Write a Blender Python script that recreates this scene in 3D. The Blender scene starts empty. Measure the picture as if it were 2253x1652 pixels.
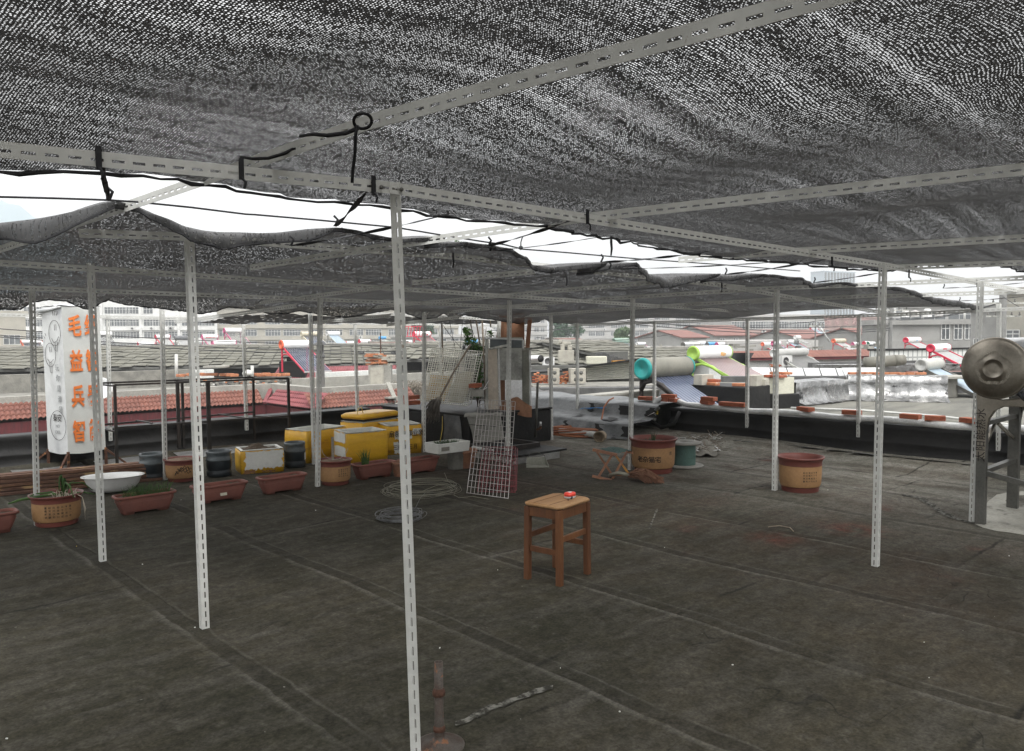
import bpy, math, random
from mathutils import Vector, Matrix
R = math.radians
random.seed(7)
scene = bpy.context.scene
C = scene.collection

# ---------------------------------------------------------------- camera
# world axes: x runs along the shade frame's long beams, y across them, z up; z = 0 is the roof deck
EYE = Vector((-1.578, -2.270, 1.55))
F_PX, CX, CY = 1746.0, 1126.5, 826.0          # measured on the photograph (2253 px wide)
A = R(42.5)
r0 = Vector((math.cos(A), -math.sin(A), 0))    # camera right, level
f0 = Vector((math.sin(A), math.cos(A), 0))     # camera forward, level
pit = math.atan((CY - 735.0) / F_PX)
FW = (f0 * math.cos(pit) + Vector((0, 0, -math.sin(pit)))).normalized()
UP0 = r0.cross(FW)
rol = R(0.4)
RT = r0 * math.cos(rol) - UP0 * math.sin(rol)
UPV = UP0 * math.cos(rol) + r0 * math.sin(rol)
cam_data = bpy.data.cameras.new('camera')
cam = bpy.data.objects.new('camera', cam_data)
C.objects.link(cam)
cam.matrix_world = Matrix(((RT.x, UPV.x, -FW.x, EYE.x), (RT.y, UPV.y, -FW.y, EYE.y), (RT.z, UPV.z, -FW.z, EYE.z), (0, 0, 0, 1)))
cam_data.sensor_width = 36
cam_data.lens = F_PX / 2253 * 36
cam_data.clip_start = 0.05
cam_data.clip_end = 9000
scene.camera = cam

# ---------------------------------------------------------------- overcast daylight
SUN_EL, SUN_AZ = R(58), R(200)
world = bpy.data.worlds.new('World')
scene.world = world
world.use_nodes = True
wn, wl = world.node_tree.nodes, world.node_tree.links
wn.clear()
sky = wn.new('ShaderNodeTexSky'); sky.sky_type = 'NISHITA'
sky.sun_disc = False
sky.sun_elevation = SUN_EL; sky.sun_rotation = SUN_AZ
sky.air_density = 1.0; sky.dust_density = 6.0; sky.ozone_density = 1.0
hsv = wn.new('ShaderNodeHueSaturation'); hsv.inputs['Saturation'].default_value = 0.12
bg = wn.new('ShaderNodeBackground'); bg.inputs['Strength'].default_value = 0.13
wo = wn.new('ShaderNodeOutputWorld')
deck_ = wn.new('ShaderNodeMix'); deck_.data_type = 'RGBA'; deck_.inputs[0].default_value = .75; deck_.inputs[7].default_value = (4.1, 4.12, 4.12, 1)     # even cloud deck over the sky
wl.new(sky.outputs[0], hsv.inputs['Color']); wl.new(hsv.outputs[0], deck_.inputs[6]); wl.new(deck_.outputs[2], bg.inputs['Color']); wl.new(bg.outputs[0], wo.inputs['Surface'])
sun_data = bpy.data.lights.new('sun', 'SUN')
sun_data.energy = 0.5; sun_data.angle = R(40); sun_data.color = (1.0, 0.97, 0.93)
sun = bpy.data.objects.new('sun', sun_data)
C.objects.link(sun)
sd = Vector((math.sin(SUN_AZ) * math.cos(SUN_EL), math.cos(SUN_AZ) * math.cos(SUN_EL), math.sin(SUN_EL)))
sun.rotation_euler = (-sd).to_track_quat('-Z', 'Y').to_euler()
scene.view_settings.view_transform = 'Standard'
scene.view_settings.look = 'None'
scene.view_settings.exposure = 2.0
scene.view_settings.gamma = 1.0
scene.view_settings.use_curve_mapping = False
scene.cycles.use_denoising = True
scene.cycles.max_bounces = 6
scene.cycles.transparent_max_bounces = 24
scene.cycles.volume_bounces = 0

# ---------------------------------------------------------------- measured points
def ray(px, py):
    return FW + RT * ((px - CX) / F_PX) - UPV * ((py - CY) / F_PX)
def gp(px, py, z=0.0):                 # where the sight line meets the level z
    d = ray(px, py); return EYE + d * ((z - EYE.z) / d.z)
def vp(px, py, y):                     # ... meets the vertical plane y = const
    d = ray(px, py); return EYE + d * ((y - EYE.y) / d.y)
def up_(px, py, x):                    # ... meets the vertical plane x = const
    d = ray(px, py); return EYE + d * ((x - EYE.x) / d.x)
def dp(px, py, dist):                  # ... at a distance ahead
    d = ray(px, py); return EYE + d * (dist / d.dot(f0))
def fp(px, py, dz=0.0):                # ... meets the gently sloping frame plane
    d = ray(px, py); n = Vector((-.018, -.02, 0)); c = 2.07 + dz
    t = (c + n.dot(EYE) - EYE.z) / (d.z - n.dot(d)); p = EYE + d * t
    if p.x > 5.5:                       # the last bay slopes down to the rail on the right parapet
        n = Vector((-.058, -.02, 0)); c += .04 * 5.5
        t = (c + n.dot(EYE) - EYE.z) / (d.z - n.dot(d)); p = EYE + d * t
    return p
def zf(x, y):
    return 2.07 - .018 * x - .02 * y - .04 * max(0, x - 5.5)

# ---------------------------------------------------------------- mesh builder
class MB:
    def __init__(s):
        s.v = []; s.f = []; s.m = []; s.s = []
    def add(s, vs, fs, mi=0, sm=False):
        o = len(s.v); s.v += [tuple(p) for p in vs]
        for f in fs:
            s.f.append([i + o for i in f]); s.m.append(mi); s.s.append(sm)
        return s
    def box(s, c, d, mi=0, rz=0.0, rot=None):
        M = rot if rot is not None else Matrix.Rotation(rz, 3, 'Z')
        c = Vector(c); h = [q / 2 for q in d]
        vs = [c + M @ Vector((x * h[0], y * h[1], z * h[2])) for x in (-1, 1) for y in (-1, 1) for z in (-1, 1)]
        return s.add(vs, [(0, 1, 3, 2), (4, 6, 7, 5), (0, 4, 5, 1), (2, 3, 7, 6), (0, 2, 6, 4), (1, 5, 7, 3)], mi)
    def b2(s, a, b, mi=0):             # box between two opposite corners
        return s.box([(a[i] + b[i]) / 2 for i in range(3)], [abs(b[i] - a[i]) for i in range(3)], mi)
    def bar(s, a, b, w, h, mi=0, up=(0, 0, 1)):
        a = Vector(a); b = Vector(b); x = (b - a).normalized(); u = Vector(up)
        y = u.cross(x)
        if y.length < 1e-4: y = Vector((0, 1, 0)).cross(x)
        y.normalize(); z = x.cross(y)
        M = Matrix((x, y, z)).transposed()
        return s.box((a + b) / 2, ((b - a).length, w, h), mi, rot=M)
    def tube(s, pts, r, n=8, mi=0, closed=False, caps=True, sm=True):
        P = [Vector(p) for p in pts]; k = len(P)
        rs = r if isinstance(r, (list, tuple)) else [r] * k
        vs = []; N = None
        for i in range(k):
            if closed: t = P[(i + 1) % k] - P[i - 1]
            else: t = P[min(i + 1, k - 1)] - P[max(i - 1, 0)]
            if t.length < 1e-9: t = Vector((0, 0, 1))
            t.normalize()
            if N is None:
                N = t.cross(Vector((0, 0, 1)))
                if N.length < .05: N = t.cross(Vector((1, 0, 0)))
            N = N - t * N.dot(t)
            if N.length < 1e-6: N = t.orthogonal()
            N.normalize(); B = t.cross(N)
            for j in range(n):
                a = 2 * math.pi * j / n
                vs.append(P[i] + (N * math.cos(a) + B * math.sin(a)) * rs[i])
        fs = []
        for i in range(k if closed else k - 1):
            q = (i + 1) % k
            for j in range(n):
                fs.append((i * n + j, i * n + (j + 1) % n, q * n + (j + 1) % n, q * n + j))
        if caps and not closed:
            fs.append(tuple(range(n - 1, -1, -1))); fs.append(tuple((k - 1) * n + j for j in range(n)))
        return s.add(vs, fs, mi, sm)
    def lathe(s, prof, n=28, mi=0, M=None, sm=True, c=(0, 0, 0), cap0=False, cap1=False):
        vs = []; c = Vector(c)
        for r, z in prof:
            for j in range(n):
                a = 2 * math.pi * j / n
                p = Vector((r * math.cos(a), r * math.sin(a), z))
                vs.append((M @ p if M is not None else p) + c)
        fs = []
        for i in range(len(prof) - 1):
            for j in range(n):
                fs.append((i * n + j, i * n + (j + 1) % n, (i + 1) * n + (j + 1) % n, (i + 1) * n + j))
        if cap0: fs.append(tuple(range(n - 1, -1, -1)))
        if cap1: fs.append(tuple((len(prof) - 1) * n + j for j in range(n)))
        return s.add(vs, fs, mi, sm)
    def loft(s, rings, mi=0, sm=True, cap0=False, cap1=False):
        n = len(rings[0]); vs = [p for r in rings for p in r]; fs = []
        for i in range(len(rings) - 1):
            for j in range(n):
                fs.append((i * n + j, i * n + (j + 1) % n, (i + 1) * n + (j + 1) % n, (i + 1) * n + j))
        if cap0: fs.append(tuple(range(n - 1, -1, -1)))
        if cap1: fs.append(tuple((len(rings) - 1) * n + j for j in range(n)))
        return s.add(vs, fs, mi, sm)
    def prism(s, poly, e, mi=0):       # planar polygon (3-D points) extruded by vector e
        n = len(poly); e = Vector(e); P = [Vector(p) for p in poly]
        vs = P + [p + e for p in P]
        fs = [tuple(range(n - 1, -1, -1)), tuple(range(n, 2 * n))]
        for j in range(n): fs.append((j, (j + 1) % n, n + (j + 1) % n, n + j))
        return s.add(vs, fs, mi)
    def grid(s, nx, ny, fn, mi=0, sm=True):
        vs = [fn(i / nx, j / ny) for j in range(ny + 1) for i in range(nx + 1)]
        fs = [(j * (nx + 1) + i, j * (nx + 1) + i + 1, (j + 1) * (nx + 1) + i + 1, (j + 1) * (nx + 1) + i) for j in range(ny) for i in range(nx)]
        return s.add(vs, fs, mi, sm)
    def build(s, name, mats, parent=None, bev=0.0, loc=None, rz=0.0, seg=2):
        me = bpy.data.meshes.new(name)
        me.from_pydata(s.v, [], s.f)
        for m in (mats if isinstance(mats, (list, tuple)) else [mats]): me.materials.append(m)
        me.polygons.foreach_set('material_index', s.m)
        me.polygons.foreach_set('use_smooth', s.s)
        me.update()
        o = bpy.data.objects.new(name, me); C.objects.link(o)
        if parent is not None: o.parent = parent
        if loc is not None: o.location = loc
        if rz: o.rotation_euler = (0, 0, rz)
        if bev:
            b = o.modifiers.new('bevel', 'BEVEL'); b.width = bev; b.segments = seg; b.limit_method = 'ANGLE'; b.angle_limit = R(40)
        return o

def tag(o, label=None, cat=None, group=None, kind=None):
    if label: o['label'] = label
    if cat: o['category'] = cat
    if group: o['group'] = group
    if kind: o['kind'] = kind
    return o
def thing(name, label, cat, loc=(0, 0, 0), rz=0.0, group=None, rot=None):
    o = bpy.data.objects.new(name, None); C.objects.link(o)
    o.empty_display_size = .1
    o.location = loc; o.rotation_euler = rot if rot else (0, 0, rz)
    return tag(o, label, cat, group)
def solo(name, label, cat, mb, mats, group=None, loc=None, rz=0.0, bev=0.0):
    return tag(mb.build(name, mats, None, bev, loc, rz), label, cat, group)
def kids(o): return [c for c in list(o.children)]
def dup(o, loc=None, rz=None, label=None, parent=None, group=None):
    c = o.copy(); C.objects.link(c)
    c.parent = parent
    if loc is not None: c.location = loc
    if rz is not None: c.rotation_euler = (0, 0, rz)
    if label: c['label'] = label
    if group: c['group'] = group
    for ch in kids(o): dup(ch, parent=c)
    return c
ORD = ['first', 'second', 'third', 'fourth', 'fifth', 'sixth', 'seventh', 'eighth', 'ninth', 'tenth', 'eleventh', 'twelfth', 'thirteenth', 'fourteenth', 'fifteenth', 'sixteenth']

# ---------------------------------------------------------------- materials
def mat(name, col, rough=.7, metal=0.0, col2=None, scale=4.0, amt=1.0, bump=0.0, bscale=40.0, fine=.12, spec=.35, lo=.38, hi=.66, stretch=(1, 1, 1), spots=None, sscale=8.0, sthr=.62, sw=.05, alpha=1.0, trans=0.0):
    m = bpy.data.materials.new(name); m.use_nodes = True
    nt = m.node_tree; N, L = nt.nodes, nt.links
    b = N['Principled BSDF']
    b.inputs['Roughness'].default_value = rough; b.inputs['Metallic'].default_value = metal
    b.inputs['Specular IOR Level'].default_value = spec
    if alpha < 1: b.inputs['Alpha'].default_value = alpha
    tc = N.new('ShaderNodeTexCoord'); oi = N.new('ShaderNodeObjectInfo')
    mul = N.new('ShaderNodeMath'); mul.operation = 'MULTIPLY'; mul.inputs[1].default_value = 37.0
    L.new(oi.outputs['Random'], mul.inputs[0])
    mp = N.new('ShaderNodeVectorMath'); mp.operation = 'MULTIPLY'; mp.inputs[1].default_value = stretch
    ad = N.new('ShaderNodeVectorMath'); ad.operation = 'ADD'
    L.new(tc.outputs['Object'], mp.inputs[0]); L.new(mp.outputs[0], ad.inputs[0]); L.new(mul.outputs[0], ad.inputs[1])
    def noise(sc, det=5.0):
        n = N.new('ShaderNodeTexNoise'); n.inputs['Scale'].default_value = sc; n.inputs['Detail'].default_value = det; n.inputs['Roughness'].default_value = .6
        L.new(ad.outputs[0], n.inputs['Vector']); return n
    def mix(fac, a, bb, mode='MIX'):
        x = N.new('ShaderNodeMix'); x.data_type = 'RGBA'; x.blend_type = mode
        for src, idx in ((fac, 0), (a, 6), (bb, 7)):
            if hasattr(src, 'links'): L.new(src, x.inputs[idx])
            elif idx == 0: x.inputs[0].default_value = src
            else: x.inputs[idx].default_value = (*src[:3], 1)
        return x.outputs[2]
    def ramp(src, a, bb):
        r = N.new('ShaderNodeMapRange'); r.inputs[1].default_value = a; r.inputs[2].default_value = bb; r.clamp = True
        L.new(src, r.inputs[0]); return r.outputs[0]
    c2 = col2 if col2 else tuple(q * .72 for q in col)
    fac = ramp(noise(scale).outputs[0], lo, hi)
    if amt != 1:
        q = N.new('ShaderNodeMath'); q.operation = 'MULTIPLY'; q.inputs[1].default_value = amt; L.new(fac, q.inputs[0]); fac = q.outputs[0]
    out = mix(fac, col, c2)
    if fine:
        fn = ramp(noise(scale * 14, 3).outputs[0], .3, .7)
        g = N.new('ShaderNodeMapRange'); g.inputs[3].default_value = 1 - fine; g.inputs[4].default_value = 1 + fine
        L.new(fn, g.inputs[0])
        vm = N.new('ShaderNodeVectorMath'); vm.operation = 'SCALE'; L.new(out, vm.inputs[0]); L.new(g.outputs[0], vm.inputs['Scale']); out = vm.outputs[0]
    if spots:
        sp = ramp(noise(sscale, 6).outputs[0], sthr, sthr + sw)
        out = mix(sp, out, spots)
    L.new(out, b.inputs['Base Color'])
    if bump:
        bn = noise(bscale, 4); bp = N.new('ShaderNodeBump'); bp.inputs['Strength'].default_value = bump; bp.inputs['Distance'].default_value = .02
        L.new(bn.outputs[0], bp.inputs['Height']); L.new(bp.outputs[0], b.inputs['Normal'])
    if trans:
        tr = N.new('ShaderNodeBsdfTranslucent'); L.new(out, tr.inputs['Color'])
        ms = N.new('ShaderNodeMixShader'); ms.inputs[0].default_value = trans
        L.new(b.outputs[0], ms.inputs[1]); L.new(tr.outputs[0], ms.inputs[2])
        L.new(ms.outputs[0], N['Material Output'].inputs['Surface'])
    return m
M = {}
def mk(key, *a, **k): M[key] = mat(key, *a, **k)
mk('white_steel', (.60, .60, .57), .5, 0, (.47, .47, .44), 2.0, fine=.05, spots=(.28, .22, .16), sscale=22, sthr=.70)
mk('bitumen', (.010, .010, .010), .55, 0, (.020, .0195, .0185), 3, bump=.35, bscale=14, spec=.22, stretch=(1, 1, 1))
mk('bitumen_grey', (.13, .13, .128), .8, 0, (.07, .07, .07), 2, bump=.2, bscale=20)
mk('concrete', (.24, .232, .205), .9, 0, (.145, .141, .127), 2.2, bump=.3, bscale=25, spots=(.10, .098, .09), sscale=3.5, sthr=.60, sw=.12)
mk('concrete_light', (.33, .32, .285), .9, 0, (.235, .228, .205), 1.6, bump=.25, bscale=25, spots=(.2, .195, .18), sscale=4, sthr=.62, sw=.1)
mk('render_grey', (.34, .335, .32), .92, 0, (.27, .265, .25), .5, fine=.05, spots=(.2, .2, .19), sscale=1.1, sthr=.62, sw=.15)
mk('render_white', (.74, .74, .72), .9, 0, (.62, .62, .60), .4, fine=.04)
mk('render_beige', (.42, .395, .335), .92, 0, (.34, .325, .28), .35, fine=.05)
mk('foil', (.62, .62, .61), .34, .85, (.42, .42, .41), 5, bump=1.0, bscale=9, spots=(.02, .02, .02), sscale=5, sthr=.69, sw=.03, spec=.5)
mk('foil_dull', (.165, .17, .171), .45, .25, (.085, .09, .092), 4, bump=.9, bscale=6, spots=(.03, .03, .03), sscale=3.2, sthr=.66, sw=.02)
mk('foil_white', (.66, .66, .65), .38, .35, (.52, .52, .51), 5, bump=.6, bscale=8)
mk('brick_red', (.36, .115, .06), .9, 0, (.27, .08, .05), 9, bump=.5, bscale=60, fine=.2)
mk('brick_orange', (.46, .20, .10), .9, 0, (.36, .13, .07), 9, bump=.5, bscale=60, fine=.2, spots=(.6, .52, .44), sscale=7, sthr=.62)
mk('tile_red', (.215, .09, .066), .75, 0, (.15, .066, .052), 1.4, bump=.2, bscale=40, fine=.12, spots=(.27, .155, .115), sscale=3, sthr=.66, sw=.1)
mk('tile_maroon', (.24, .07, .075), .7, 0, (.17, .055, .06), 2.0, fine=.1)
mk('roof_far_red', (.25, .145, .115), .85, 0, (.25, .12, .10), .8, fine=.1)
mk('maroon_board', (.12, .022, .025), .6, 0, (.07, .018, .02), 5, stretch=(3, 3, .4), spots=(.3, .3, .28), sscale=9, sthr=.70)
mk('slab', (.165, .16, .13), .92, 0, (.115, .112, .093), .9, bump=.2, bscale=15, fine=.12, spots=(.10, .098, .088), sscale=2.2, sthr=.60, sw=.12)
mk('slab_edge', (.13, .13, .12), .95)
mk('wood', (.15, .06, .022), .5, 0, (.085, .034, .015), 6, stretch=(1, 1, .12), bump=.12, bscale=60, spec=.4, fine=.15)
mk('wood_seat', (.30, .175, .08), .55, 0, (.20, .105, .042), 5, stretch=(.12, 1, 1), fine=.12, spec=.4)
mk('wood_grey', (.25, .22, .18), .9, 0, (.16, .14, .11), 6, stretch=(.3, 1, 1), fine=.2)
mk('wood_old', (.30, .15, .085), .8, 0, (.2, .10, .07), 7, fine=.2)
mk('wood_yellow', (.46, .24, .05), .7, 0, (.3, .14, .05), 7, fine=.2)
mk('terracotta', (.215, .082, .062), .65, 0, (.155, .062, .048), 2.5, fine=.06, bump=.05, bscale=80, spots=(.36, .2, .16), sscale=6, sthr=.68, sw=.1)
mk('pot_rim', (.17, .052, .04), .5, 0, (.12, .04, .032), 3, fine=.06)
mk('pot_tan', (.36, .205, .092), .6, 0, (.27, .15, .07), 3, fine=.1, spots=(.20, .13, .08), sscale=5, sthr=.62, sw=.15)
mk('soil', (.075, .055, .038), .98, 0, (.13, .10, .075), 12, bump=1.0, bscale=50, fine=.3)
mk('soil_dry', (.24, .17, .12), .98, 0, (.16, .11, .08), 10, bump=.8, bscale=50, fine=.3)
mk('enamel', (.72, .72, .70), .25, 0, (.6, .6, .58), 4, fine=.03, spots=(.1, .09, .08), sscale=9, sthr=.71, spec=.5)
mk('ink', (.025, .02, .018), .8, 0, fine=0)
mk('ink_faded', (.30, .31, .31), .8, 0, fine=0)
mk('orange_ink', (.72, .20, .045), .65, 0, (.62, .16, .04), 8, fine=.06)
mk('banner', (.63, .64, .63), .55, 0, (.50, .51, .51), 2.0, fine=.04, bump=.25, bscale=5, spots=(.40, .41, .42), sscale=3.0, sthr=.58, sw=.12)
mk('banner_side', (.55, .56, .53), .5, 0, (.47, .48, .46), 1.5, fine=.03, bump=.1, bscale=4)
mk('rust', (.09, .042, .026), .85, .1, (.05, .026, .018), 9, fine=.25, bump=.2, bscale=60, spots=(.26, .12, .05), sscale=11, sthr=.6)
mk('rusty_bar', (.17, .09, .055), .8, .1, (.10, .055, .04), 5, fine=.25, spots=(.33, .22, .11), sscale=8, sthr=.58, stretch=(.35, 1, 1))
mk('pipe_brown', (.055, .036, .026), .6, .3, (.085, .075, .065), 11, fine=.2, spots=(.2, .09, .045), sscale=20, sthr=.6)
mk('black_steel', (.018, .017, .016), .5, .2, (.04, .032, .028), 5)
mk('wire_beige', (.27, .26, .20), .6, .1, (.20, .19, .15), 8)
mk('wire_silver', (.22, .225, .23), .45, .5, (.15, .15, .15), 8)
mk('wire_white', (.78, .77, .70), .5, 0, (.68, .66, .58), 6)
mk('wire_grey', (.48, .46, .44), .5, .3, (.36, .33, .31), 6)
mk('wire_red', (.20, .045, .05), .6, 0, (.13, .035, .04), 6)
mk('tape_yellow', (.66, .38, .018), .4, 0, (.56, .30, .016), 3.0, fine=.06, spots=(.36, .17, .03), sscale=4.5, sthr=.62, sw=.1, stretch=(.6, .6, 2.2), spec=.45)
mk('styrofoam', (.66, .66, .62), .85, 0, (.54, .54, .50), 3, fine=.05, bump=.15, bscale=90)
mk('cardboard', (.28, .15, .07), .9, 0, (.22, .11, .05), 8)
mk('bottle_blue', (.016, .021, .025), .3, 0, (.03, .036, .04), 4, spec=.35)
mk('bottle_top', (.085, .10, .105), .25, 0, (.055, .065, .07), 4, spec=.55)
mk('leaf', (.05, .115, .03), .6, 0, (.09, .17, .045), 9, trans=.25)
mk('leaf_dark', (.04, .075, .035), .7, 0, (.07, .11, .05), 9, trans=.2)
mk('leaf_dry', (.42, .36, .25), .9, 0, (.32, .27, .18), 8)
mk('root_white', (.50, .44, .35), .8)
mk('tree_far', (.045, .095, .055), .8, 0, (.075, .135, .07), .6, trans=.2)
mk('tree_far_light', (.08, .14, .065), .8, 0, (.12, .18, .08), .8, trans=.2)
mk('bark', (.12, .095, .075), .95)
mk('glass_far', (.085, .095, .10), .25, 0, (.16, .17, .175), .6, fine=.05, spec=.5)
mk('frame_white', (.72, .72, .70), .6)
mk('rubber_black', (.018, .018, .018), .6)
mk('strap_black', (.02, .02, .022), .7)
mk('hose_orange', (.36, .135, .06), .5, 0, (.27, .10, .05), 5)
mk('pvc', (.55, .55, .52), .45, 0, (.45, .45, .43), 4)
mk('clay', (.30, .235, .165), .9, 0, (.2, .16, .11), 7)
mk('tarp_blue', (.04, .17, .42), .5, 0, (.06, .24, .52), 5, bump=.5, bscale=12)
mk('steel', (.34, .31, .26), .34, .95, (.23, .205, .168), 3, bump=.06, bscale=8, spec=.5)
mk('steel_bright', (.80, .80, .80), .3, .9, (.7, .7, .7), 3)
mk('steel_dark', (.16, .155, .14), .5, .6, (.10, .10, .09), 4)
mk('galv', (.60, .60, .55), .5, .5, (.22, .22, .205), 3, spots=(.14, .14, .12), sscale=4, sthr=.58, sw=.1)
mk('galv_wet', (.40, .40, .385), .3, .6, (.08, .08, .075), 4)
mk('aluminium', (.66, .66, .65), .4, .6, (.55, .55, .54), 4)
mk('door_cream', (.60, .53, .44), .8, 0, (.52, .45, .37), 2)
mk('board_yellow', (.58, .41, .17), .7, 0, (.44, .29, .11), 4)
mk('board_cream', (.62, .58, .45), .8, 0, (.46, .42, .32), 4)
mk('cloth_brown', (.30, .16, .095), .85, 0, (.24, .12, .07), 3, trans=.2)
mk('mop', (.085, .075, .065), .95, 0, (.16, .145, .125), 15)
mk('stick', (.26, .215, .165), .85, 0, (.2, .16, .12), 8)
mk('broom_straw', (.17, .085, .055), .95, 0, (.24, .13, .08), 20)
mk('spool_green', (.075, .135, .115), .7, 0, (.06, .11, .10), 4)
mk('spool_flange', (.30, .295, .265), .85, 0, (.22, .21, .19), 6)
mk('gravel_green', (.10, .15, .135), .95, 0, (.05, .085, .08), 60, bump=1, bscale=90, fine=.35)
mk('cloth_grey', (.24, .225, .19), .95, 0, (.17, .16, .135), 4, bump=.3, bscale=20)
mk('trash', (.13, .105, .08), .95, 0, (.25, .22, .18), 18, fine=.3)
mk('tape_red', (.72, .06, .035), .35, 0, (.62, .05, .03), 4, spec=.5)
mk('label_pale', (.52, .50, .40), .7, 0, (.42, .41, .32), 8)
mk('plastic_white', (.62, .63, .62), .5)
mk('pink', (.75, .10, .28), .5)
mk('yellow_paint', (.62, .45, .05), .5)
mk('ac_white', (.66, .66, .64), .5, 0, (.56, .56, .54), 2)
mk('ac_grill', (.10, .10, .10), .7)
mk('white_tile', (.70, .71, .68), .35, 0, (.62, .63, .60), 1)
mk('corrug', (.46, .455, .40), .85, 0, (.37, .365, .32), 1.5)
mk('block', (.42, .40, .34), .95, 0, (.33, .31, .27), 6, bump=.4, bscale=40)
mk('cream_paint', (.56, .55, .45), .85, 0, (.5, .49, .4), 2.5)
mk('stain_green', (.33, .33, .28), .9, 0, (.19, .19, .16), 3)
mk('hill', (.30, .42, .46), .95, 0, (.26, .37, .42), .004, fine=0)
mk('city_ground', (.16, .155, .14), .95, 0, (.11, .11, .10), .05)
mk('pole_grey', (.17, .17, .16), .85, 0, (.13, .13, .125), 2)
mk('wire_dark', (.05, .05, .052), .7)
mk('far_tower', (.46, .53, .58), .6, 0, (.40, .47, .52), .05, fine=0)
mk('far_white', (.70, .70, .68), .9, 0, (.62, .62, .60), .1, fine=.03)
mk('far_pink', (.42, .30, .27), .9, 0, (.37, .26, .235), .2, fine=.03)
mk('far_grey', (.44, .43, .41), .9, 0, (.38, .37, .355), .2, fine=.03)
mk('neighbour_felt', (.17, .166, .142), .9, 0, (.10, .098, .086), .8, bump=.1, bscale=10, fine=.1, stretch=(.5, 2.2, 1), spots=(.075, .075, .066), sscale=.9, sthr=.58, sw=.1)
mk('flag_yellow', (.60, .45, .10), .7)
# ---------------------------------------------------------------- special materials
class NG:
    def __init__(s, name):
        s.m = bpy.data.materials.new(name); s.m.use_nodes = True; s.nt = s.m.node_tree; s.N = s.nt.nodes; s.L = s.nt.links
        s.b = s.N['Principled BSDF']; s.out = s.N['Material Output']
    def put(s, src, sock):
        if hasattr(src, 'links'): s.L.new(src, sock)
        else: sock.default_value = src
    def math(s, op, a, b=0.0, c=None, clamp=False):
        n = s.N.new('ShaderNodeMath'); n.operation = op; n.use_clamp = clamp
        s.put(a, n.inputs[0]); s.put(b, n.inputs[1])
        if c is not None: s.put(c, n.inputs[2])
        return n.outputs[0]
    def obj(s): return s.N.new('ShaderNodeTexCoord').outputs['Object']
    def sep(s, v):
        n = s.N.new('ShaderNodeSeparateXYZ'); s.L.new(v, n.inputs[0]); return n.outputs
    def vmul(s, v, k):
        n = s.N.new('ShaderNodeVectorMath'); n.operation = 'MULTIPLY'; s.L.new(v, n.inputs[0]); n.inputs[1].default_value = k; return n.outputs[0]
    def noise(s, v, sc, det=4.0, rough=.6):
        n = s.N.new('ShaderNodeTexNoise'); n.inputs['Scale'].default_value = sc; n.inputs['Detail'].default_value = det; n.inputs['Roughness'].default_value = rough
        s.L.new(v, n.inputs['Vector']); return n.outputs[0]
    def rmp(s, x, a, b, c=0.0, d=1.0):
        n = s.N.new('ShaderNodeMapRange'); n.clamp = True
        for i, q in enumerate((x, a, b, c, d)): s.put(q, n.inputs[i])
        return n.outputs[0]
    def mix(s, fac, a, b):
        n = s.N.new('ShaderNodeMix'); n.data_type = 'RGBA'; s.put(fac, n.inputs[0])
        for q, i in ((a, 6), (b, 7)):
            if hasattr(q, 'links'): s.L.new(q, n.inputs[i])
            else: n.inputs[i].default_value = (*q, 1)
        return n.outputs[2]
    def bump(s, h, st=.5, dist=.02):
        n = s.N.new('ShaderNodeBump'); n.inputs['Strength'].default_value = st; n.inputs['Distance'].default_value = dist
        s.L.new(h, n.inputs['Height']); s.L.new(n.outputs[0], s.b.inputs['Normal'])

def net_material(name, hole, cx, cy, dens_lo, dens_hi, edge=.55, clsc=55, cl0=.5, cl1=1.45, see=.62, rnd=.75):
    g = NG(name); o = g.obj()
    v = g.N.new('ShaderNodeTexVoronoi'); v.inputs['Scale'].default_value = 1; v.inputs['Randomness'].default_value = rnd
    # knitted rows run along x, bent a little by the pull of the ties
    wob = g.noise(o, 2.2, 2)
    sp = g.sep(o)
    x = g.math('MULTIPLY', sp[0], 1 / cx); y = g.math('MULTIPLY', g.math('ADD', sp[1], g.math('MULTIPLY', wob, .12)), 1 / cy)
    cb = g.N.new('ShaderNodeCombineXYZ'); g.L.new(x, cb.inputs[0]); g.L.new(y, cb.inputs[1])
    g.L.new(cb.outputs[0], v.inputs['Vector'])
    band = g.rmp(g.noise(g.vmul(o, (.30, 13, 1)), 1.0, 4), .32, .70, dens_lo, dens_hi)
    clump = g.rmp(g.noise(o, clsc, 3), .3, .7, cl0, cl1)
    lw = g.N.new('ShaderNodeLayerWeight'); lw.inputs[0].default_value = .5
    thick = g.rmp(lw.outputs['Facing'], .25, .95, 1.0, 1 - edge)      # the threads have depth: a slanting view closes the holes
    t = g.math('MULTIPLY', g.math('MULTIPLY', g.math('MULTIPLY', band, clump), thick), hole)
    open_ = g.math('MULTIPLY', g.rmp(v.outputs['Distance'], g.math('MULTIPLY', t, 1.12), g.math('MULTIPLY', t, .80)), see)
    g.b.inputs['Base Color'].default_value = (.10, .10, .101, 1); g.b.inputs['Roughness'].default_value = .55
    tr = g.N.new('ShaderNodeBsdfTranslucent'); tr.inputs[0].default_value = (.022, .022, .023, 1)
    ms = g.N.new('ShaderNodeMixShader'); ms.inputs[0].default_value = .25
    g.L.new(g.b.outputs[0], ms.inputs[1]); g.L.new(tr.outputs[0], ms.inputs[2])
    tp = g.N.new('ShaderNodeBsdfTransparent')
    mx = g.N.new('ShaderNodeMixShader'); g.L.new(open_, mx.inputs[0]); g.L.new(ms.outputs[0], mx.inputs[1]); g.L.new(tp.outputs[0], mx.inputs[2])
    g.L.new(mx.outputs[0], g.out.inputs['Surface'])
    return g.m
M['net'] = net_material('shade_net', .41, .0074, .0080, .74, 1.18, .58, 60, .86, 1.14, .80, .30)
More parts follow.
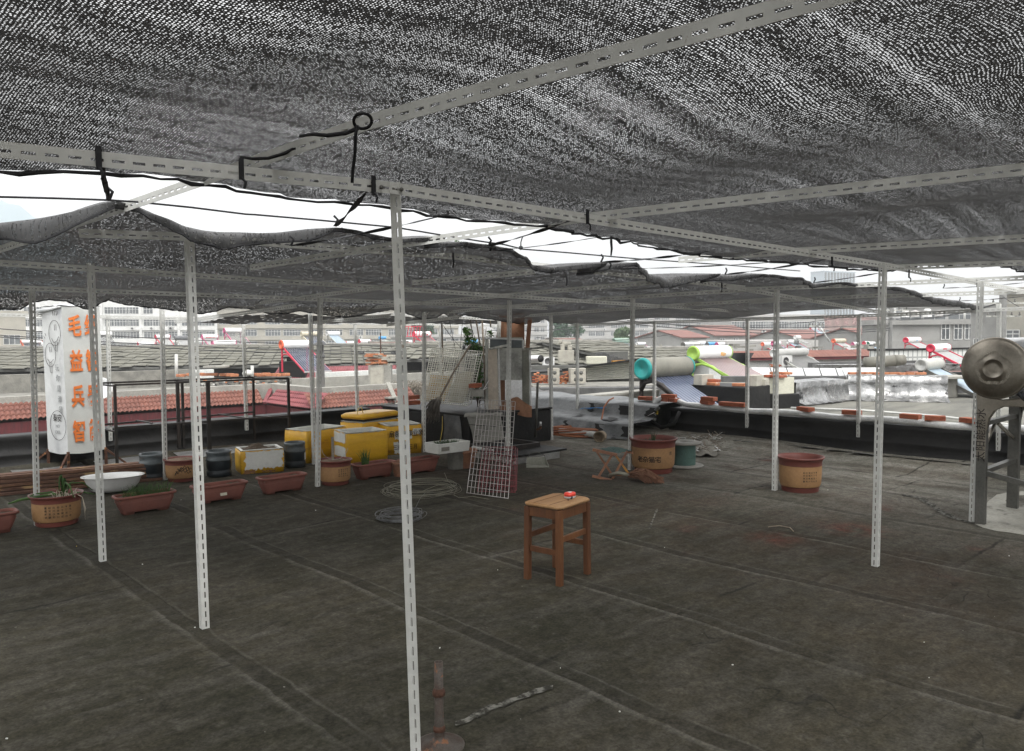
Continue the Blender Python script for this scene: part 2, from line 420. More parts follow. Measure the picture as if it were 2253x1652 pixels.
M['net_far'] = net_material('shade_net_tight', .40, .011, .011, .78, 1.22, .35, 62, .35, 1.65, .66)
M['net_leaf'] = net_material('leaf_net', .34, .10, .055, .8, 1.3, .2)
mk('net_hem', (.02, .02, .022), .7)

RED_SPOTS = [(gp(1705, 1185).x, gp(1705, 1185).y, .26), (gp(1880, 1165).x, gp(1880, 1165).y, .34)]
def deck_material():
    g = NG('roofing_felt'); o = g.obj(); x, y, z = g.sep(o)
    n1 = g.noise(o, .55, 5); n2 = g.noise(g.vmul(o, (1.2, 3.5, 1)), 1.6, 6, .65); n3 = g.noise(o, 9, 6, .7); n4 = g.noise(o, 70, 3)
    col = g.mix(g.rmp(n1, .35, .68), (.046, .045, .031), (.088, .076, .053))
    red = g.math('MULTIPLY', g.rmp(x, 1.5, 5.5), g.rmp(g.noise(o, .9, 4), .40, .68))
    mot = g.rmp(g.noise(o, 3.3, 6, .7), .34, .66)
    col = g.mix(g.math('MULTIPLY', mot, .55), col, (.030, .028, .021))
    col = g.mix(g.math('MULTIPLY', red, .6), col, (.095, .058, .044))
    col = g.mix(g.math('MULTIPLY', g.rmp(n2, .44, .72), .7), col, (.105, .098, .082))       # trodden dust
    col = g.mix(g.math('MULTIPLY', g.rmp(n3, .54, .78), .6), col, (.13, .122, .104))
    # paler, drier felt towards the open right and far sides
    far = g.math('MAXIMUM', g.rmp(x, 4.2, 6.6), g.math('MULTIPLY', g.rmp(y, 5.2, 6.6), g.rmp(x, 2.6, 4.6)))
    dust = g.math('MULTIPLY', far, g.rmp(g.noise(g.vmul(o, (2.2, .8, 1)), 1.3, 6), .30, .66))
    col = g.mix(g.math('MULTIPLY', dust, .9), col, (.27, .26, .225))
    stain = g.rmp(g.noise(o, 2.3, 3), .62, .74)
    col = g.mix(g.math('MULTIPLY', stain, g.math('MULTIPLY', red, .8)), col, (.105, .032, .024))
    for (cx_, cy_, rad_) in RED_SPOTS:
        dx_ = g.math('SUBTRACT', x, cx_); dy_ = g.math('SUBTRACT', y, cy_)
        d_ = g.math('SQRT', g.math('ADD', g.math('MULTIPLY', dx_, dx_), g.math('MULTIPLY', dy_, dy_)))
        k_ = g.math('MULTIPLY', g.rmp(d_, rad_, rad_ * .2), g.rmp(g.noise(o, 6, 5), .36, .6))
        col = g.mix(g.math('MULTIPLY', k_, .75), col, (.12, .040, .026))
    # seams between the rolls: one every 1.03 m, running along y
    wob = g.math('MULTIPLY', g.math('SUBTRACT', g.noise(g.vmul(o, (.2, 1.1, 1)), 1.0, 4), .5), .11)
    cell = g.math('DIVIDE', g.math('ADD', g.math('ADD', x, .08), wob), 1.03)
    f = g.math('FRACT', cell); idx = g.math('FLOOR', cell)
    brk = g.rmp(g.noise(o, 1.7, 4), .36, .58)
    lap = g.math('MULTIPLY', g.rmp(f, .0, .012), g.rmp(f, .085, .075))
    edge = g.math('MULTIPLY', g.math('MULTIPLY', g.rmp(f, .955, .985), g.rmp(f, 1.0, .996)), brk)
    fine = g.math('MULTIPLY', g.rmp(f, .086, .092), g.rmp(f, .106, .098))
    col = g.mix(g.math('MULTIPLY', g.math('MULTIPLY', lap, g.rmp(g.noise(o, 1.1, 3), .34, .62, .0, 1)), .45), col, (.024, .022, .018))
    col = g.mix(g.math('MULTIPLY', edge, .42), col, (.20, .19, .165))
    col = g.mix(g.math('MULTIPLY', g.math('MULTIPLY', fine, brk), .35), col, (.17, .16, .14))
    # end laps across each roll, at a different place on every roll
    h = g.math('FRACT', g.math('MULTIPLY', g.math('SINE', g.math('MULTIPLY', idx, 12.9898)), 437.585))
    w2 = g.math('MULTIPLY', g.math('SUBTRACT', g.noise(g.vmul(o, (1.4, .2, 1)), 1.3, 4), .5), .16)
    fy = g.math('FRACT', g.math('DIVIDE', g.math('ADD', g.math('ADD', y, g.math('MULTIPLY', h, 1.6)), w2), 1.62))
    line = g.math('MULTIPLY', g.rmp(fy, 0, .004), g.rmp(fy, .022, .012))
    scuff = g.math('MULTIPLY', g.math('MULTIPLY', g.rmp(fy, .95, .985), g.rmp(fy, 1.0, .997)), brk)
    col = g.mix(g.math('MULTIPLY', g.math('MULTIPLY', line, g.rmp(g.noise(o, 1.3, 3), .45, .6)), .7), col, (.012, .012, .011))
    col = g.mix(g.math('MULTIPLY', g.math('MULTIPLY', scuff, g.rmp(g.noise(o, .9, 3), .48, .62)), .4), col, (.18, .17, .15))
    # creases
    cr = g.math('ABSOLUTE', g.math('SUBTRACT', g.noise(g.vmul(o, (.7, 1.6, 1)), .9, 3, .5), .5))
    crease = g.math('MULTIPLY', g.rmp(cr, .004, .001), g.rmp(g.noise(o, .8, 2), .54, .64))
    col = g.mix(g.math('MULTIPLY', crease, .45), col, (.014, .014, .013))
    gr = g.noise(o, 16, 8, .8)
    speck = g.rmp(g.noise(o, 34, 2), .765, .79)
    col = g.mix(g.math('MULTIPLY', speck, .7), col, (.34, .33, .30))
    vm = g.N.new('ShaderNodeVectorMath'); vm.operation = 'SCALE'; g.L.new(col, vm.inputs[0]); g.L.new(g.math('MULTIPLY', g.rmp(far, 0, 1, .66, .80), g.math('MULTIPLY', g.rmp(n4, .3, .7, .72, 1.3), g.rmp(gr, .32, .68, .55, 1.5))), vm.inputs['Scale']); col = vm.outputs[0]
    g.L.new(col, g.b.inputs['Base Color']); g.b.inputs['Roughness'].default_value = .92; g.b.inputs['Specular IOR Level'].default_value = .10
    hgt = g.math('ADD', g.math('MULTIPLY', lap, .35), g.math('ADD', g.math('MULTIPLY', n4, .12), g.math('ADD', g.math('MULTIPLY', n2, .5), g.math('MULTIPLY', crease, .35))))
    g.bump(hgt, .55, .02)
    return g.m
M['deck'] = deck_material()

def tile_grid_material():
    g = NG('white_wall_tiles'); o = g.obj(); x, y, z = g.sep(o)
    cb = g.N.new('ShaderNodeCombineXYZ'); g.L.new(g.math('ADD', x, y), cb.inputs[0]); g.L.new(z, cb.inputs[1])
    b = g.N.new('ShaderNodeTexBrick'); g.L.new(cb.outputs[0], b.inputs['Vector'])
    b.offset = 0; b.inputs['Scale'].default_value = 1; b.inputs['Color1'].default_value = (.72, .73, .70, 1); b.inputs['Color2'].default_value = (.66, .67, .64, 1); b.inputs['Mortar'].default_value = (.27, .29, .28, 1)
    b.inputs['Mortar Size'].default_value = .028; b.inputs['Brick Width'].default_value = .24; b.inputs['Row Height'].default_value = .50; b.inputs['Mortar Smooth'].default_value = 0
    col = g.mix(g.math('MULTIPLY', g.rmp(g.noise(o, .8, 4), .45, .7), .3), b.outputs[0], (.45, .44, .40))
    g.L.new(col, g.b.inputs['Base Color']); g.b.inputs['Roughness'].default_value = .4
    return g.m
M['tilegrid'] = tile_grid_material()

def tiled_roof_material():
    g = NG('red_clay_roof_tiles'); o = g.obj(); x, y, z = g.sep(o)
    w = g.N.new('ShaderNodeTexWave'); w.inputs['Scale'].default_value = 1.3; w.bands_direction = 'X'; g.L.new(o, w.inputs['Vector'])
    w2 = g.N.new('ShaderNodeTexWave'); w2.inputs['Scale'].default_value = 1.0; w2.bands_direction = 'Z'; w2.wave_profile = 'SAW'; g.L.new(o, w2.inputs['Vector'])
    col = g.mix(g.rmp(g.noise(o, .6, 5), .35, .65), (.24, .105, .085), (.175, .088, .075))
    col = g.mix(g.math('MULTIPLY', g.rmp(w.outputs[1], .1, .0), .5), col, (.13, .07, .06))
    col = g.mix(g.math('MULTIPLY', g.rmp(w2.outputs[1], .2, .0), .5), col, (.13, .07, .06))
    col = g.mix(g.math('MULTIPLY', g.rmp(g.noise(o, 3, 4), .6, .75), .5), col, (.42, .25, .2))
    g.L.new(col, g.b.inputs['Base Color']); g.b.inputs['Roughness'].default_value = .85
    return g.m
M['roof_tiles'] = tiled_roof_material()

# ---------------------------------------------------------------- the ground far below, hills, own roof deck
mb = MB(); mb.grid(8, 8, lambda a, b: ((a - .5) * 2600, (b - .5) * 2600, -8.0))
tag(mb.build('ground', M['city_ground']), kind='structure')
mb = MB()
def hill(a, b):
    x = -700 + 1300 * a
    base = dp(0, 700, 860); p = base + r0 * (x - 18) + f0 * (b * 260)
    hh = 176 * math.exp(-((x + 60) / 150) ** 2) + 60 * math.exp(-((x + 430) / 200) ** 2) + 4 * math.sin(x * .07) + 3 * math.sin(x * .17 + 1)
    return (p.x, p.y, -8 + hh * math.sin(math.pi * min(1, b + .02)) ** .8)
mb.grid(90, 10, hill)
tag(mb.build('hills', M['hill']), kind='structure')

mb = MB()
def deck(a, b):
    x = -6 + 14.3 * a; y = -6 + 14.3 * b
    z = .010 * math.sin(x * 1.3 + .6) * math.sin(y * 1.1) + .006 * math.sin(x * 3.1 + y * 2.3)
    k = max(0, (x - 7.3) / 1.0); k2 = max(0, (y - 7.5) / .8)
    z += .10 * min(1, k) ** 2 + .09 * min(1, k2) ** 2                 # felt coved up towards the parapets
    return (x, y, z)
mb.grid(90, 90, deck)
mb.b2((-6, -6, -8), (8.3, 8.3, -.15))
tag(mb.build('roof_deck', M['deck']), kind='structure')

# pale cement and spill marks on the felt
def splat(name, pts, mt, z=.006, n=5):
    mb = MB(); P = [Vector(p) for p in pts]; vs = []; c = sum(P, Vector()) / len(P)
    k = len(P)
    for i in range(k):
        for j in range(n):
            t = j / n; q = P[i].lerp(P[(i + 1) % k], t); d = (q - c)
            q = c + d * (1 + random.uniform(-.07, .07)); vs.append(q)
    return vs
def on_deck(p, dz=.004):
    x, y = p.x, p.y
    z = .010 * math.sin(x * 1.3 + .6) * math.sin(y * 1.1) + .006 * math.sin(x * 3.1 + y * 2.3)
    z += .10 * min(1, max(0, (x - 7.3))) ** 2 + .09 * min(1, max(0, (y - 7.5) / .8)) ** 2
    return Vector((x, y, z + dz))
mk('cement_smear', (.17, .165, .145), .98, 0, (.035, .033, .027), 26, lo=.40, hi=.56, spec=.1)
def strip(px, w, name):
    mb = MB(); P = [on_deck(gp(*q), .005) for q in px]; vs = []; fs = []
    Q = []
    for i in range(len(P) - 1):
        for t in range(8): Q.append(P[i].lerp(P[i + 1], t / 8))
    Q.append(P[-1])
    for i, p in enumerate(Q):
        d = (Q[min(i + 1, len(Q) - 1)] - Q[max(i - 1, 0)]); d.z = 0; d.normalize(); n = Vector((-d.y, d.x, 0))
        a = w * random.uniform(.35, 1.0); b = w * random.uniform(.35, 1.0)
        if i in (0, len(Q) - 1): a *= .2; b *= .2
        vs += [on_deck(p + n * a, .005), on_deck(p - n * b, .005)]
    fs = [(2 * i, 2 * i + 1, 2 * i + 3, 2 * i + 2) for i in range(len(Q) - 1)]
    mb.add(vs, fs); return tag(mb.build(name, M['cement_smear']), kind='structure')
strip([(1003, 1602), (1060, 1572), (1130, 1545), (1216, 1511)], .030, 'cement_streak')
strip([(1985, 1092), (2030, 1100), (2065, 1122), (2100, 1140), (2150, 1152)], .05, 'cement_streak')
strip([(1446, 1118), (1434, 1150), (1428, 1165)], .014, 'cement_streak')
mk('cement_patch', (.46, .445, .39), .95, 0, (.30, .29, .25), 3, fine=.15, spots=(.06, .058, .05), sscale=4, sthr=.58, sw=.12)
mb = MB(); rz_ = random.Random(5); P = [on_deck(gp(x + rz_.uniform(-5, 5), y + rz_.uniform(-3, 3)), .0045) for x, y in ((2142, 1150), (2160, 1158), (2190, 1166), (2225, 1172), (2270, 1180), (2330, 1186), (2420, 1150), (2400, 1096), (2330, 1080), (2270, 1078), (2225, 1084), (2190, 1092), (2172, 1108), (2166, 1122), (2160, 1134), (2150, 1142))]
c_ = sum(P, Vector()) / len(P); mb.add([c_] + P, [(0, i + 1, (i + 1) % len(P) + 1) for i in range(len(P))]); tag(mb.build('cement_patch', M['cement_patch']), kind='structure')

# ---------------------------------------------------------------- parapets
PX, PY, PH = 8.3, 8.3, .42
def cove(mb, a, b, nrm, h, th, steps):
    # wall with a rolled ridge half way up and a coved foot; a,b on the inner face line, nrm points outwards
    a = Vector(a); b = Vector(b); nrm = Vector(nrm); L = (b - a).length; n = max(2, int(L / .25))
    prof = [(-.16, .03), (-.10, .055), (-.05, .10), (-.035, .17), (-.05, .195), (-.045, .215), (-.01, .235), (0, .30), (-.004, .36), (-.018, h - .012), (0, h), (th, h), (th, -.4)]
    def fn(i, j):
        t = i; k = prof[min(len(prof) - 1, int(round(j * (len(prof) - 1))))]
        p = a.lerp(b, t); w = .010 * math.sin(p.x * 2.3 + p.y * 1.9) + .006 * math.sin(p.x * 6 + p.y * 5.3)
        return p + nrm * (k[0] + w) + Vector((0, 0, k[1] + (w * .6 if .05 < k[1] < h else 0)))
    mb.grid(n, len(prof) - 1, fn)
t = thing('parapet_wall', 'low black felted parapet along the left edge of the roof, behind the yellow boxes', 'wall', (0, 0, 0))
mb = MB(); cove(mb, (-6, PY, 0), (5.1, PY, 0), (0, 1, 0), PH, .3, 0); mb.build('wall', M['bitumen'], t)
mb = MB()
for i in range(9):
    x = -1.2 + i * .45 + random.uniform(-.1, .1); 
    vs = [(x, PY - .42 - random.random() * .2, .055), (x + .42, PY - .36 - random.random() * .1, .06), (x + .42, PY - .168, .062), (x, PY - .168, .062)]
    mb.add([on_deck(Vector(q), .004) if q[1] < PY - .2 else Vector(q) for q in vs], [(0, 1, 2, 3)])
mb.build('foil_edge', M['foil'], t)
t = thing('parapet_wall', 'low black felted parapet with a silver pipe and bricks on top, on the right side', 'wall', (0, 0, 0))
mb = MB(); cove(mb, (PX, 4.95, 0), (PX, -6, 0), (1, 0, 0), PH, .3, 0); mb.build('wall', M['bitumen'], t)
mb = MB()
for i in range(26):
    y = 4.6 - i * .32 + random.uniform(-.08, .08)
    w = random.uniform(.02, .12)
    mb.add([(PX - .17 - w, y, .075), (PX - .17 - w * random.random(), y - .3, .07), (PX - .158, y - .3, .062), (PX - .158, y, .062)], [(0, 1, 2, 3)])
mb.build('foil_edge', M['foil'], t)
# foil-faced stretch between the chimney block and the right parapet
t = thing('parapet_wall', 'stepped silver foil covered parapet with black patches, behind the orange hose', 'wall', (0, 0, 0))
mb = MB()
def foilw(i, j):
    prof = [(-1.05, .015), (-.95, .06), (-.90, .20), (-.86, .235), (-.45, .26), (-.36, .30), (-.32, .44), (-.25, .47), (.28, .50), (.28, -.4)]
    k = prof[min(9, int(round(j * 9)))]
    y = 4.98 + 3.6 * i; w = .02 * math.sin(y * 4.1 + k[0] * 6) + .012 * math.sin(y * 9 + k[1] * 30)
    sh = 1 if y < 6.6 else 1
    return (PX + k[0] * sh + w, y, k[1] + w * .5)
mb.grid(44, 9, foilw)
mb.build('wall', M['foil_dull'], t)
mb = MB()
for (y, s) in ((5.55, .10), (5.05, .09), (6.25, .05)):
    for (x0, z0, x1, z1) in ((-.955, .045, -.905, .195), (-.365, .29, -.325, .43), (-.80, .247, -.55, .262)):
        Q = [Vector((PX + x0 - .014, y - s * .9, z0)), Vector((PX + x0 - .014, y + s * .9, z0)), Vector((PX + x1 - .014, y + s * .9, z1 + .004)), Vector((PX + x1 - .014, y - s * .9, z1 + .004))]; P = []
        for k in range(4):
            for j in range(5):
                p_ = Q[k].lerp(Q[(k + 1) % 4], j / 5); p_.y += random.uniform(-.055, .055); P.append(p_)
        mb.add(P, [tuple(range(20))])
mb.build('black_patch', M['bitumen'], t)
mb = MB()
mb.add([(PX - .372, 6.5 - .12 * k, .315 + .011 * k + .02 * (k % 2)) for k in range(6)] + [(PX - .366, 5.95 + .12 * k, .335 + .011 * (5 - k)) for k in range(5)], [tuple(range(11))])
mb.build('blue_stain', M['tarp_blue'], t)
# ---------------------------------------------------------------- slotted-angle shade frame
def angle_bar(mb, a, b, d1, d2, w=.04, th=.0025, pitch=.052, slot=.032):
    a = Vector(a); b = Vector(b); t = (b - a); L = t.length; t.normalize()
    def blk(s0, s1, d, e, w0, w1):
        o = a + t * s0 + d * w0
        X = t * (s1 - s0); Y = d * (w1 - w0); Z = e * th
        vs = [o, o + X, o + X + Y, o + Y, o + Z, o + X + Z, o + X + Y + Z, o + Y + Z]
        mb.add(vs, [(0, 1, 2, 3), (4, 7, 6, 5), (0, 4, 5, 1), (1, 5, 6, 2), (2, 6, 7, 3), (3, 7, 4, 0)])
    n = int(L / pitch)
    for d, e in ((d1, d2), (d2, d1)):
        d = Vector(d); d = (d - t * d.dot(t)).normalized(); e = Vector(e); e = (e - t * e.dot(t)).normalized()
        s0 = th if d is not None and (d - Vector(d2)).length < .3 else 0
        blk(0, L, d, e, s0, w * .46); blk(0, L, d, e, w * .65, w)
        for k in range(n + 1):
            lo = 0 if k == 0 else k * pitch - (pitch - slot) / 2
            hi = min(L, k * pitch + (pitch - slot) / 2)
            if hi > lo: blk(lo, hi, d, e, w * .46, w * .65)
frame = thing('net_pergola', 'white slotted steel pergola of posts and beams carrying the black shade nets', 'pergola')
def post(base, top, da=(1, 0, 0), db=(0, 1, 0)):
    mb = MB(); angle_bar(mb, base, top, da, db); return mb.build('post', M['white_steel'], frame)
def gpost(bx, by, tx, ty, **k):
    b = gp(bx, by); b = on_deck(b, 0); t = ray(tx, ty); dist = (b - EYE).dot(f0)
    return post(b, dp(tx, ty, dist), **k)
ground_posts = [((905, 1700), (857, 402)), ((445, 1385), (410, 515)), ((221, 1237), (194, 578)), ((77, 1155), (65, 628)),
                ((1930, 1246), (1947, 578)), ((2143, 1148), (2162, 620)), ((1706, 1083), (1711, 638)), ((697, 1072), (703, 655)),
                ((1117, 1020), (1121, 638)), ((1387, 1033), (1393, 657)), ((1213, 968), (1212, 683)), ((690, 1020), (681, 683)),
                ((931, 995), (933, 686)), ((361, 1058), (353, 668))]
for i, (b, t) in enumerate(ground_posts): gpost(*b, *t, **({'da': r0 - f0 * .35, 'db': f0 + r0 * .35} if i == 0 else {}))
for (x, y0, y1) in ((1440, 925, 705), (1645, 945, 700), (1891, 962, 694), (2200, 992, 668)):      # bolted to the inner face of the right parapet
    a = up_(x, y0, PX - .03); b = up_(x + 1, y1, PX - .03); post(a, b)
for (x, y0, x1, y1) in ((240, 970, 234, 692), (541, 947, 533, 700), (786, 925, 780, 708), (968, 895, 969, 710)):
    a = vp(x, y0, PY - .05); b = vp(x1, y1, PY - .05); post(a, b)
a = Vector((7.93, 6.2, .30)); post(up_(1271, 905, 7.93), up_(1270, 711, 7.93))
a = gp(1094, 893, .5); post(a, dp(1098, 704, (a - EYE).dot(f0)))
def beam(a, b, d1, d2, name='beam', w=.04):
    mb = MB(); angle_bar(mb, a, b, d1, d2, w); return mb.build(name, M['white_steel'], frame)
DN = (0, 0, -1)
def row(y, pa, pb, ext0=0.0, ext1=0.0):
    a = vp(*pa, y); b = vp(*pb, y); d = b - a
    return beam(a - d * ext0, b + d * ext1, DN, (0, 1, 0))
row(-.005, (0, 310), (857, 399), .25, 0); row(-.008, (857, 399), (1948, 577)); row(-.01, (1948, 577), (2253, 636), 0, .5)
row(1.80, (178, 503), (410, 512), .02, 0); row(1.80, (410, 512), (1000, 557)); row(1.78, (1000, 557), (1640, 628)); row(1.72, (1600, 625), (1930, 682), 0, .1)
row(3.53, (0, 571), (1590, 679), .2, .02)
row(5.06, (0, 626), (1190, 674), .2, .02)
row(PY - .06, (205, 693), (1150, 715), .2, 0)
row(6.42, (860, 688), (1150, 702), .2, .1)
def purlin(pts, dz=.028, e0=0.0, e1=0.0, flip=False):
    a = fp(*pts[0], dz); b = fp(*pts[1], dz); d = b - a
    return beam(a - d * e0, b + d * e1, DN, (1, 0, 0), 'purlin')
purlin(((0, 540), (470, 374)), .028, .1); purlin(((470, 374), (810, 251)), .028, 0, 0); purlin(((810, 251), (1700, -2)), .028, 0, .5)
purlin(((550, 582), (853, 533))); purlin(((853, 533), (1290, 468)), .028); purlin(((1290, 468), (2253, 358)), .028, 0, .9)
purlin(((550, 665), (857, 625))); purlin(((907, 617), (1177, 591))); purlin(((1640, 553), (1740, 545)), .028, 1.6); purlin(((1740, 545), (2253, 515)), .028, 0, 2.0)
purlin(((805, 674), (1112, 645))); purlin(((1112, 645), (1422, 617)), .028, 0, .2)
purlin(((970, 684), (1317, 654)), .028); purlin(((1317, 654), (1625, 634)), .028, 0, .1)
purlin(((1102, 696), (1462, 669)), .028); purlin(((1462, 669), (1662, 657)), .028, 0, .2)
purlin(((1650, 631), (1939, 620)), .028, .1, .0); purlin(((1955, 582), (2253, 571)), .028, 0, 2.5); purlin(((1940, 619), (2253, 606)), .028, 0, 1.5)
purlin(((1650, 660), (1936, 645)), .028); purlin(((1936, 647), (2253, 637)), .028, 0, .3)
for (pa, pb) in (((1250, 713), (1650, 699)), ((1650, 699), (1936, 690)), ((1936, 690), (2253, 674))):
    beam(up_(*pa, PX - .06), up_(*pb, PX - .06), DN, (1, 0, 0), 'beam')
# low rails out towards the left parapet
for pa, pb in (((385, 705), (650, 668)), ((690, 706), (860, 690)), ((850, 712), (1010, 694))):
    a = fp(*pa, -.12); b = fp(*pb, -.12); beam(a, b, DN, (1, 0, 0), 'purlin')
mb = MB()
for (px, py) in ((1390, 428), (1412, 440), (1455, 437)): pass
for k in range(2):
    p = vp(838 + k * 44, 412 + k * 5, -.012); mb.tube([p, p + Vector((0, -.006, 0))], .007, 10)
mb.build('bolt', M['steel_dark'], frame)

# ---------------------------------------------------------------- shade nets
rn = random.Random(3)
def interp(tab, x):
    if x <= tab[0][0]: return tab[0][1:]
    for i in range(len(tab) - 1):
        if tab[i][0] <= x <= tab[i + 1][0]:
            k = (x - tab[i][0]) / max(1e-6, tab[i + 1][0] - tab[i][0])
            return [a + (b - a) * k for a, b in zip(tab[i][1:], tab[i + 1][1:])]
    return tab[-1][1:]
# near net: from behind the camera out to a slack hem a little past the first beam
hem_near = [(0, 383), (200, 380), (380, 391), (520, 410), (650, 431), (760, 440), (880, 455), (965, 476), (1040, 482), (1180, 489), (1260, 507), (1345, 524), (1420, 543), (1520, 556), (1620, 566), (1750, 578), (1900, 590), (2253, 615)]
HN = []
for q in hem_near:
    p = fp(*q, .0); HN.append((p.x, p.y))
HN.sort(); HN = [(-4.5, HN[0][1])] + HN + [(9.5, .2)]
def near(i, j):
    x = -4.2 + 13.2 * i; yh = interp(HN, x)[0] + .015 * math.sin(x * 31) + .01 * math.sin(x * 57)
    y0 = -2.3 - .16 * max(0, x); y = y0 + (yh - y0) * j
    sag = -.035 * math.sin((x + .6) * 4.4) * math.sin(y * 2.1) - .02 * math.sin(x * 2.2 + y)
    z = zf(x, y) + .06 + sag * (1 if y < -.25 else max(.2, -y / .25 if y < 0 else .2))
    if y > 0: z -= .06 * (y / max(.12, yh)) ** 1.0
    return (x, y, z)
t = thing('shade_net', 'large black knitted shade net overhead, nearest the viewer and stretched over the beams', 'shade net')
mb = MB(); mb.grid(260, 60, near); mb.build('netting', M['net'], t)
mb = MB(); P = [Vector(near(i / 260, 1)) for i in range(261)]
P = [p + Vector((0, rn.uniform(-.006, .006), -.006 + rn.uniform(-.006, .004))) for p in P]
mb.tube(P, [rn.uniform(.004, .010) for _ in P], 5, sm=False); mb.build('hem', M['net_hem'], t)

# far net: slack scalloped edge towards the gap, curled hem at the far side
# near edge: pixel of the rolled-over top, pixel of the loose hem below it
edge_far = [(-120, 505, 540), (0, 490, 525), (70, 482, 527), (130, 473, 517), (180, 462, 492), (250, 441, 456), (300, 452, 458), (350, 474, 488), (400, 496, 516), (450, 507, 540), (500, 512, 545), (560, 513, 536), (620, 511, 534), (680, 503, 524), (737, 500, 506), (790, 508, 512), (835, 517, 520), (880, 527, 534), (930, 533, 543), (1000, 518, 521), (1020, 532, 538), (1045, 536, 545), (1080, 538, 541), (1120, 546, 549), (1160, 566, 569), (1172, 582, 590), (1215, 588, 602), (1265, 590, 604), (1300, 585, 601), (1340, 576, 580), (1370, 577, 590), (1400, 577, 582), (1428, 602, 618), (1462, 610, 632), (1500, 611, 638), (1560, 606, 619), (1597, 601, 604), (1625, 605, 613), (1680, 602, 606), (1765, 611, 616), (1790, 624, 634), (1850, 620, 623), (1890, 624, 630), (1990, 633, 640), (2060, 655, 668), (2110, 662, 674), (2170, 676, 683)]
EF = []
for (px, yt, yh) in edge_far:
    p = fp(px, yt, .02)
    y = min(max(p.y, .72), 1.95)
    q = vp(px, yt, y); h = vp(px, yh, y - .02)
    EF.append((q.x, q.y, q.z, h.z))
EF.sort()
far_low = [(-60, 690), (0, 679), (45, 680), (70, 664), (110, 658), (150, 662), (190, 679), (205, 678), (225, 665), (240, 659), (270, 668), (330, 676), (400, 684), (440, 690), (470, 685), (500, 675), (545, 678), (600, 690), (640, 688), (660, 683), (700, 690), (760, 698), (810, 689), (860, 680), (900, 690), (930, 701), (965, 699), (980, 688), (1000, 703), (1020, 692), (1060, 700), (1100, 706), (1150, 713), (1186, 708), (1200, 698)]
FL = []
for q in far_low:
    p = vp(*q, 6.35); FL.append((p.x, p.z))
FL.sort(); FL = [(-3, FL[0][1])] + FL + [(7.5, 1.74), (8.6, 1.72)]
def far(i, j):
    x = -2.2 + 10.48 * i
    yn, zt, zh = interp(EF, x)
    yfar = 6.35 + .05 * math.sin(x * 2.9) if x < 6.9 else 6.35 + .6 * min(1, x - 6.9)
    if x > 8.25: x0 = 8.25
    zfar = interp(FL, x)[0]
    def body(s):                        # s: 0 at the rolled edge, 1 at the far hem
        y = yn + (yfar - yn) * s
        z = zf(x, y) + .055 - .03 * math.sin(x * 3.9 + .6) * math.sin(y * 2.0) - .012 * math.sin(x * 7 + y * 3)
        a = max(0.0, 1 - s / .10); z = z * (1 - a) + zt * a
        c = max(0.0, (s - .86) / .14); c = c * c; z = z * (1 - c) + zfar * c
        return (x, y, z)
    if j < .12:
        k = 1 - j / .12                 # loose flap hanging over the near edge
        d = max(.014, zt - zh) * (1 + .10 * math.sin(x * 23) + .07 * math.sin(x * 41 + 1)); fold = .012 * k * math.sin(x * 34 + 2 * math.sin(x * 9)) + .006 * k * math.sin(x * 71)
        return (x, yn - .055 * math.sin(k * 2.4) * min(1, d * 9) + .02 * k + fold, zt + .004 * math.sin(x * 17) - d * (1 - math.cos(k * math.pi / 2)))
    return body((j - .12) / .88)
t = thing('shade_net', 'farther black shade net with a slack scalloped edge beyond the strip of open sky', 'shade net')
mb = MB(); mb.grid(420, 66, far); mb.build('netting', M['net_far'], t)
mb = MB(); P = [Vector(far(i / 420, 0)) + Vector((0, -.003, 0)) for i in range(421)]
vs = []
for p in P: w = rn.uniform(.010, .018); vs += [p + Vector((0, 0, w)), p + Vector((0, -.002, 0)), p + Vector((0, .004, -.002 - rn.uniform(0, .004)))]
mb.add(vs, [q for i in range(420) for q in ((3 * i, 3 * i + 3, 3 * i + 4, 3 * i + 1), (3 * i + 1, 3 * i + 4, 3 * i + 5, 3 * i + 2))])
P = [Vector(far(i / 420, 1)) + Vector((0, 0, rn.uniform(-.006, .002))) for i in range(421)]
mb.tube(P, [rn.uniform(.005, .010) for _ in P], 5, sm=False); mb.build('hem', M['net_hem'], t)

# ragged camouflage net beyond, lying lower on its own rails
def camo(i, j):
    x = 2.35 + 5.2 * i; y = 6.55 + 1.55 * j
    return (x, y, 1.80 - .075 * j + .012 * math.sin(x * 5) * math.sin(y * 6) + rn.uniform(-.01, .01))
mb = MB(); mb.grid(60, 22, camo)
solo('camouflage_net', 'dark ragged leaf pattern net behind and below the far shade net', 'net', mb, M['net_leaf'])

# ---------------------------------------------------------------- straps, ropes and cords
def sagline(a, b, sag, n=14, wig=0.0):
    a = Vector(a); b = Vector(b)
    return [a.lerp(b, k / n) + Vector((0, 0, -sag * 4 * (k / n) * (1 - k / n) + (wig * math.sin(k * 2.1) if 0 < k < n else 0))) for k in range(n + 1)]
def ribbon(mb, pts, w, side, mi=0):
    vs = []; sd = Vector(side).normalized()
    for i, p in enumerate(pts):
        a = .6 * math.sin(i * .9); s = (sd * math.cos(a) + Vector((0, 0, 1)) * math.sin(a)) * w / 2
        vs += [p + s, p - s, p - s + Vector((0, .0015, .0015)), p + s + Vector((0, .0015, .0015))]
    fs = []
    for i in range(len(pts) - 1):
        for j in range(4): fs.append((4 * i + j, 4 * i + (j + 1) % 4, 4 * i + 4 + (j + 1) % 4, 4 * i + 4 + j))
    mb.add(vs, fs, mi)
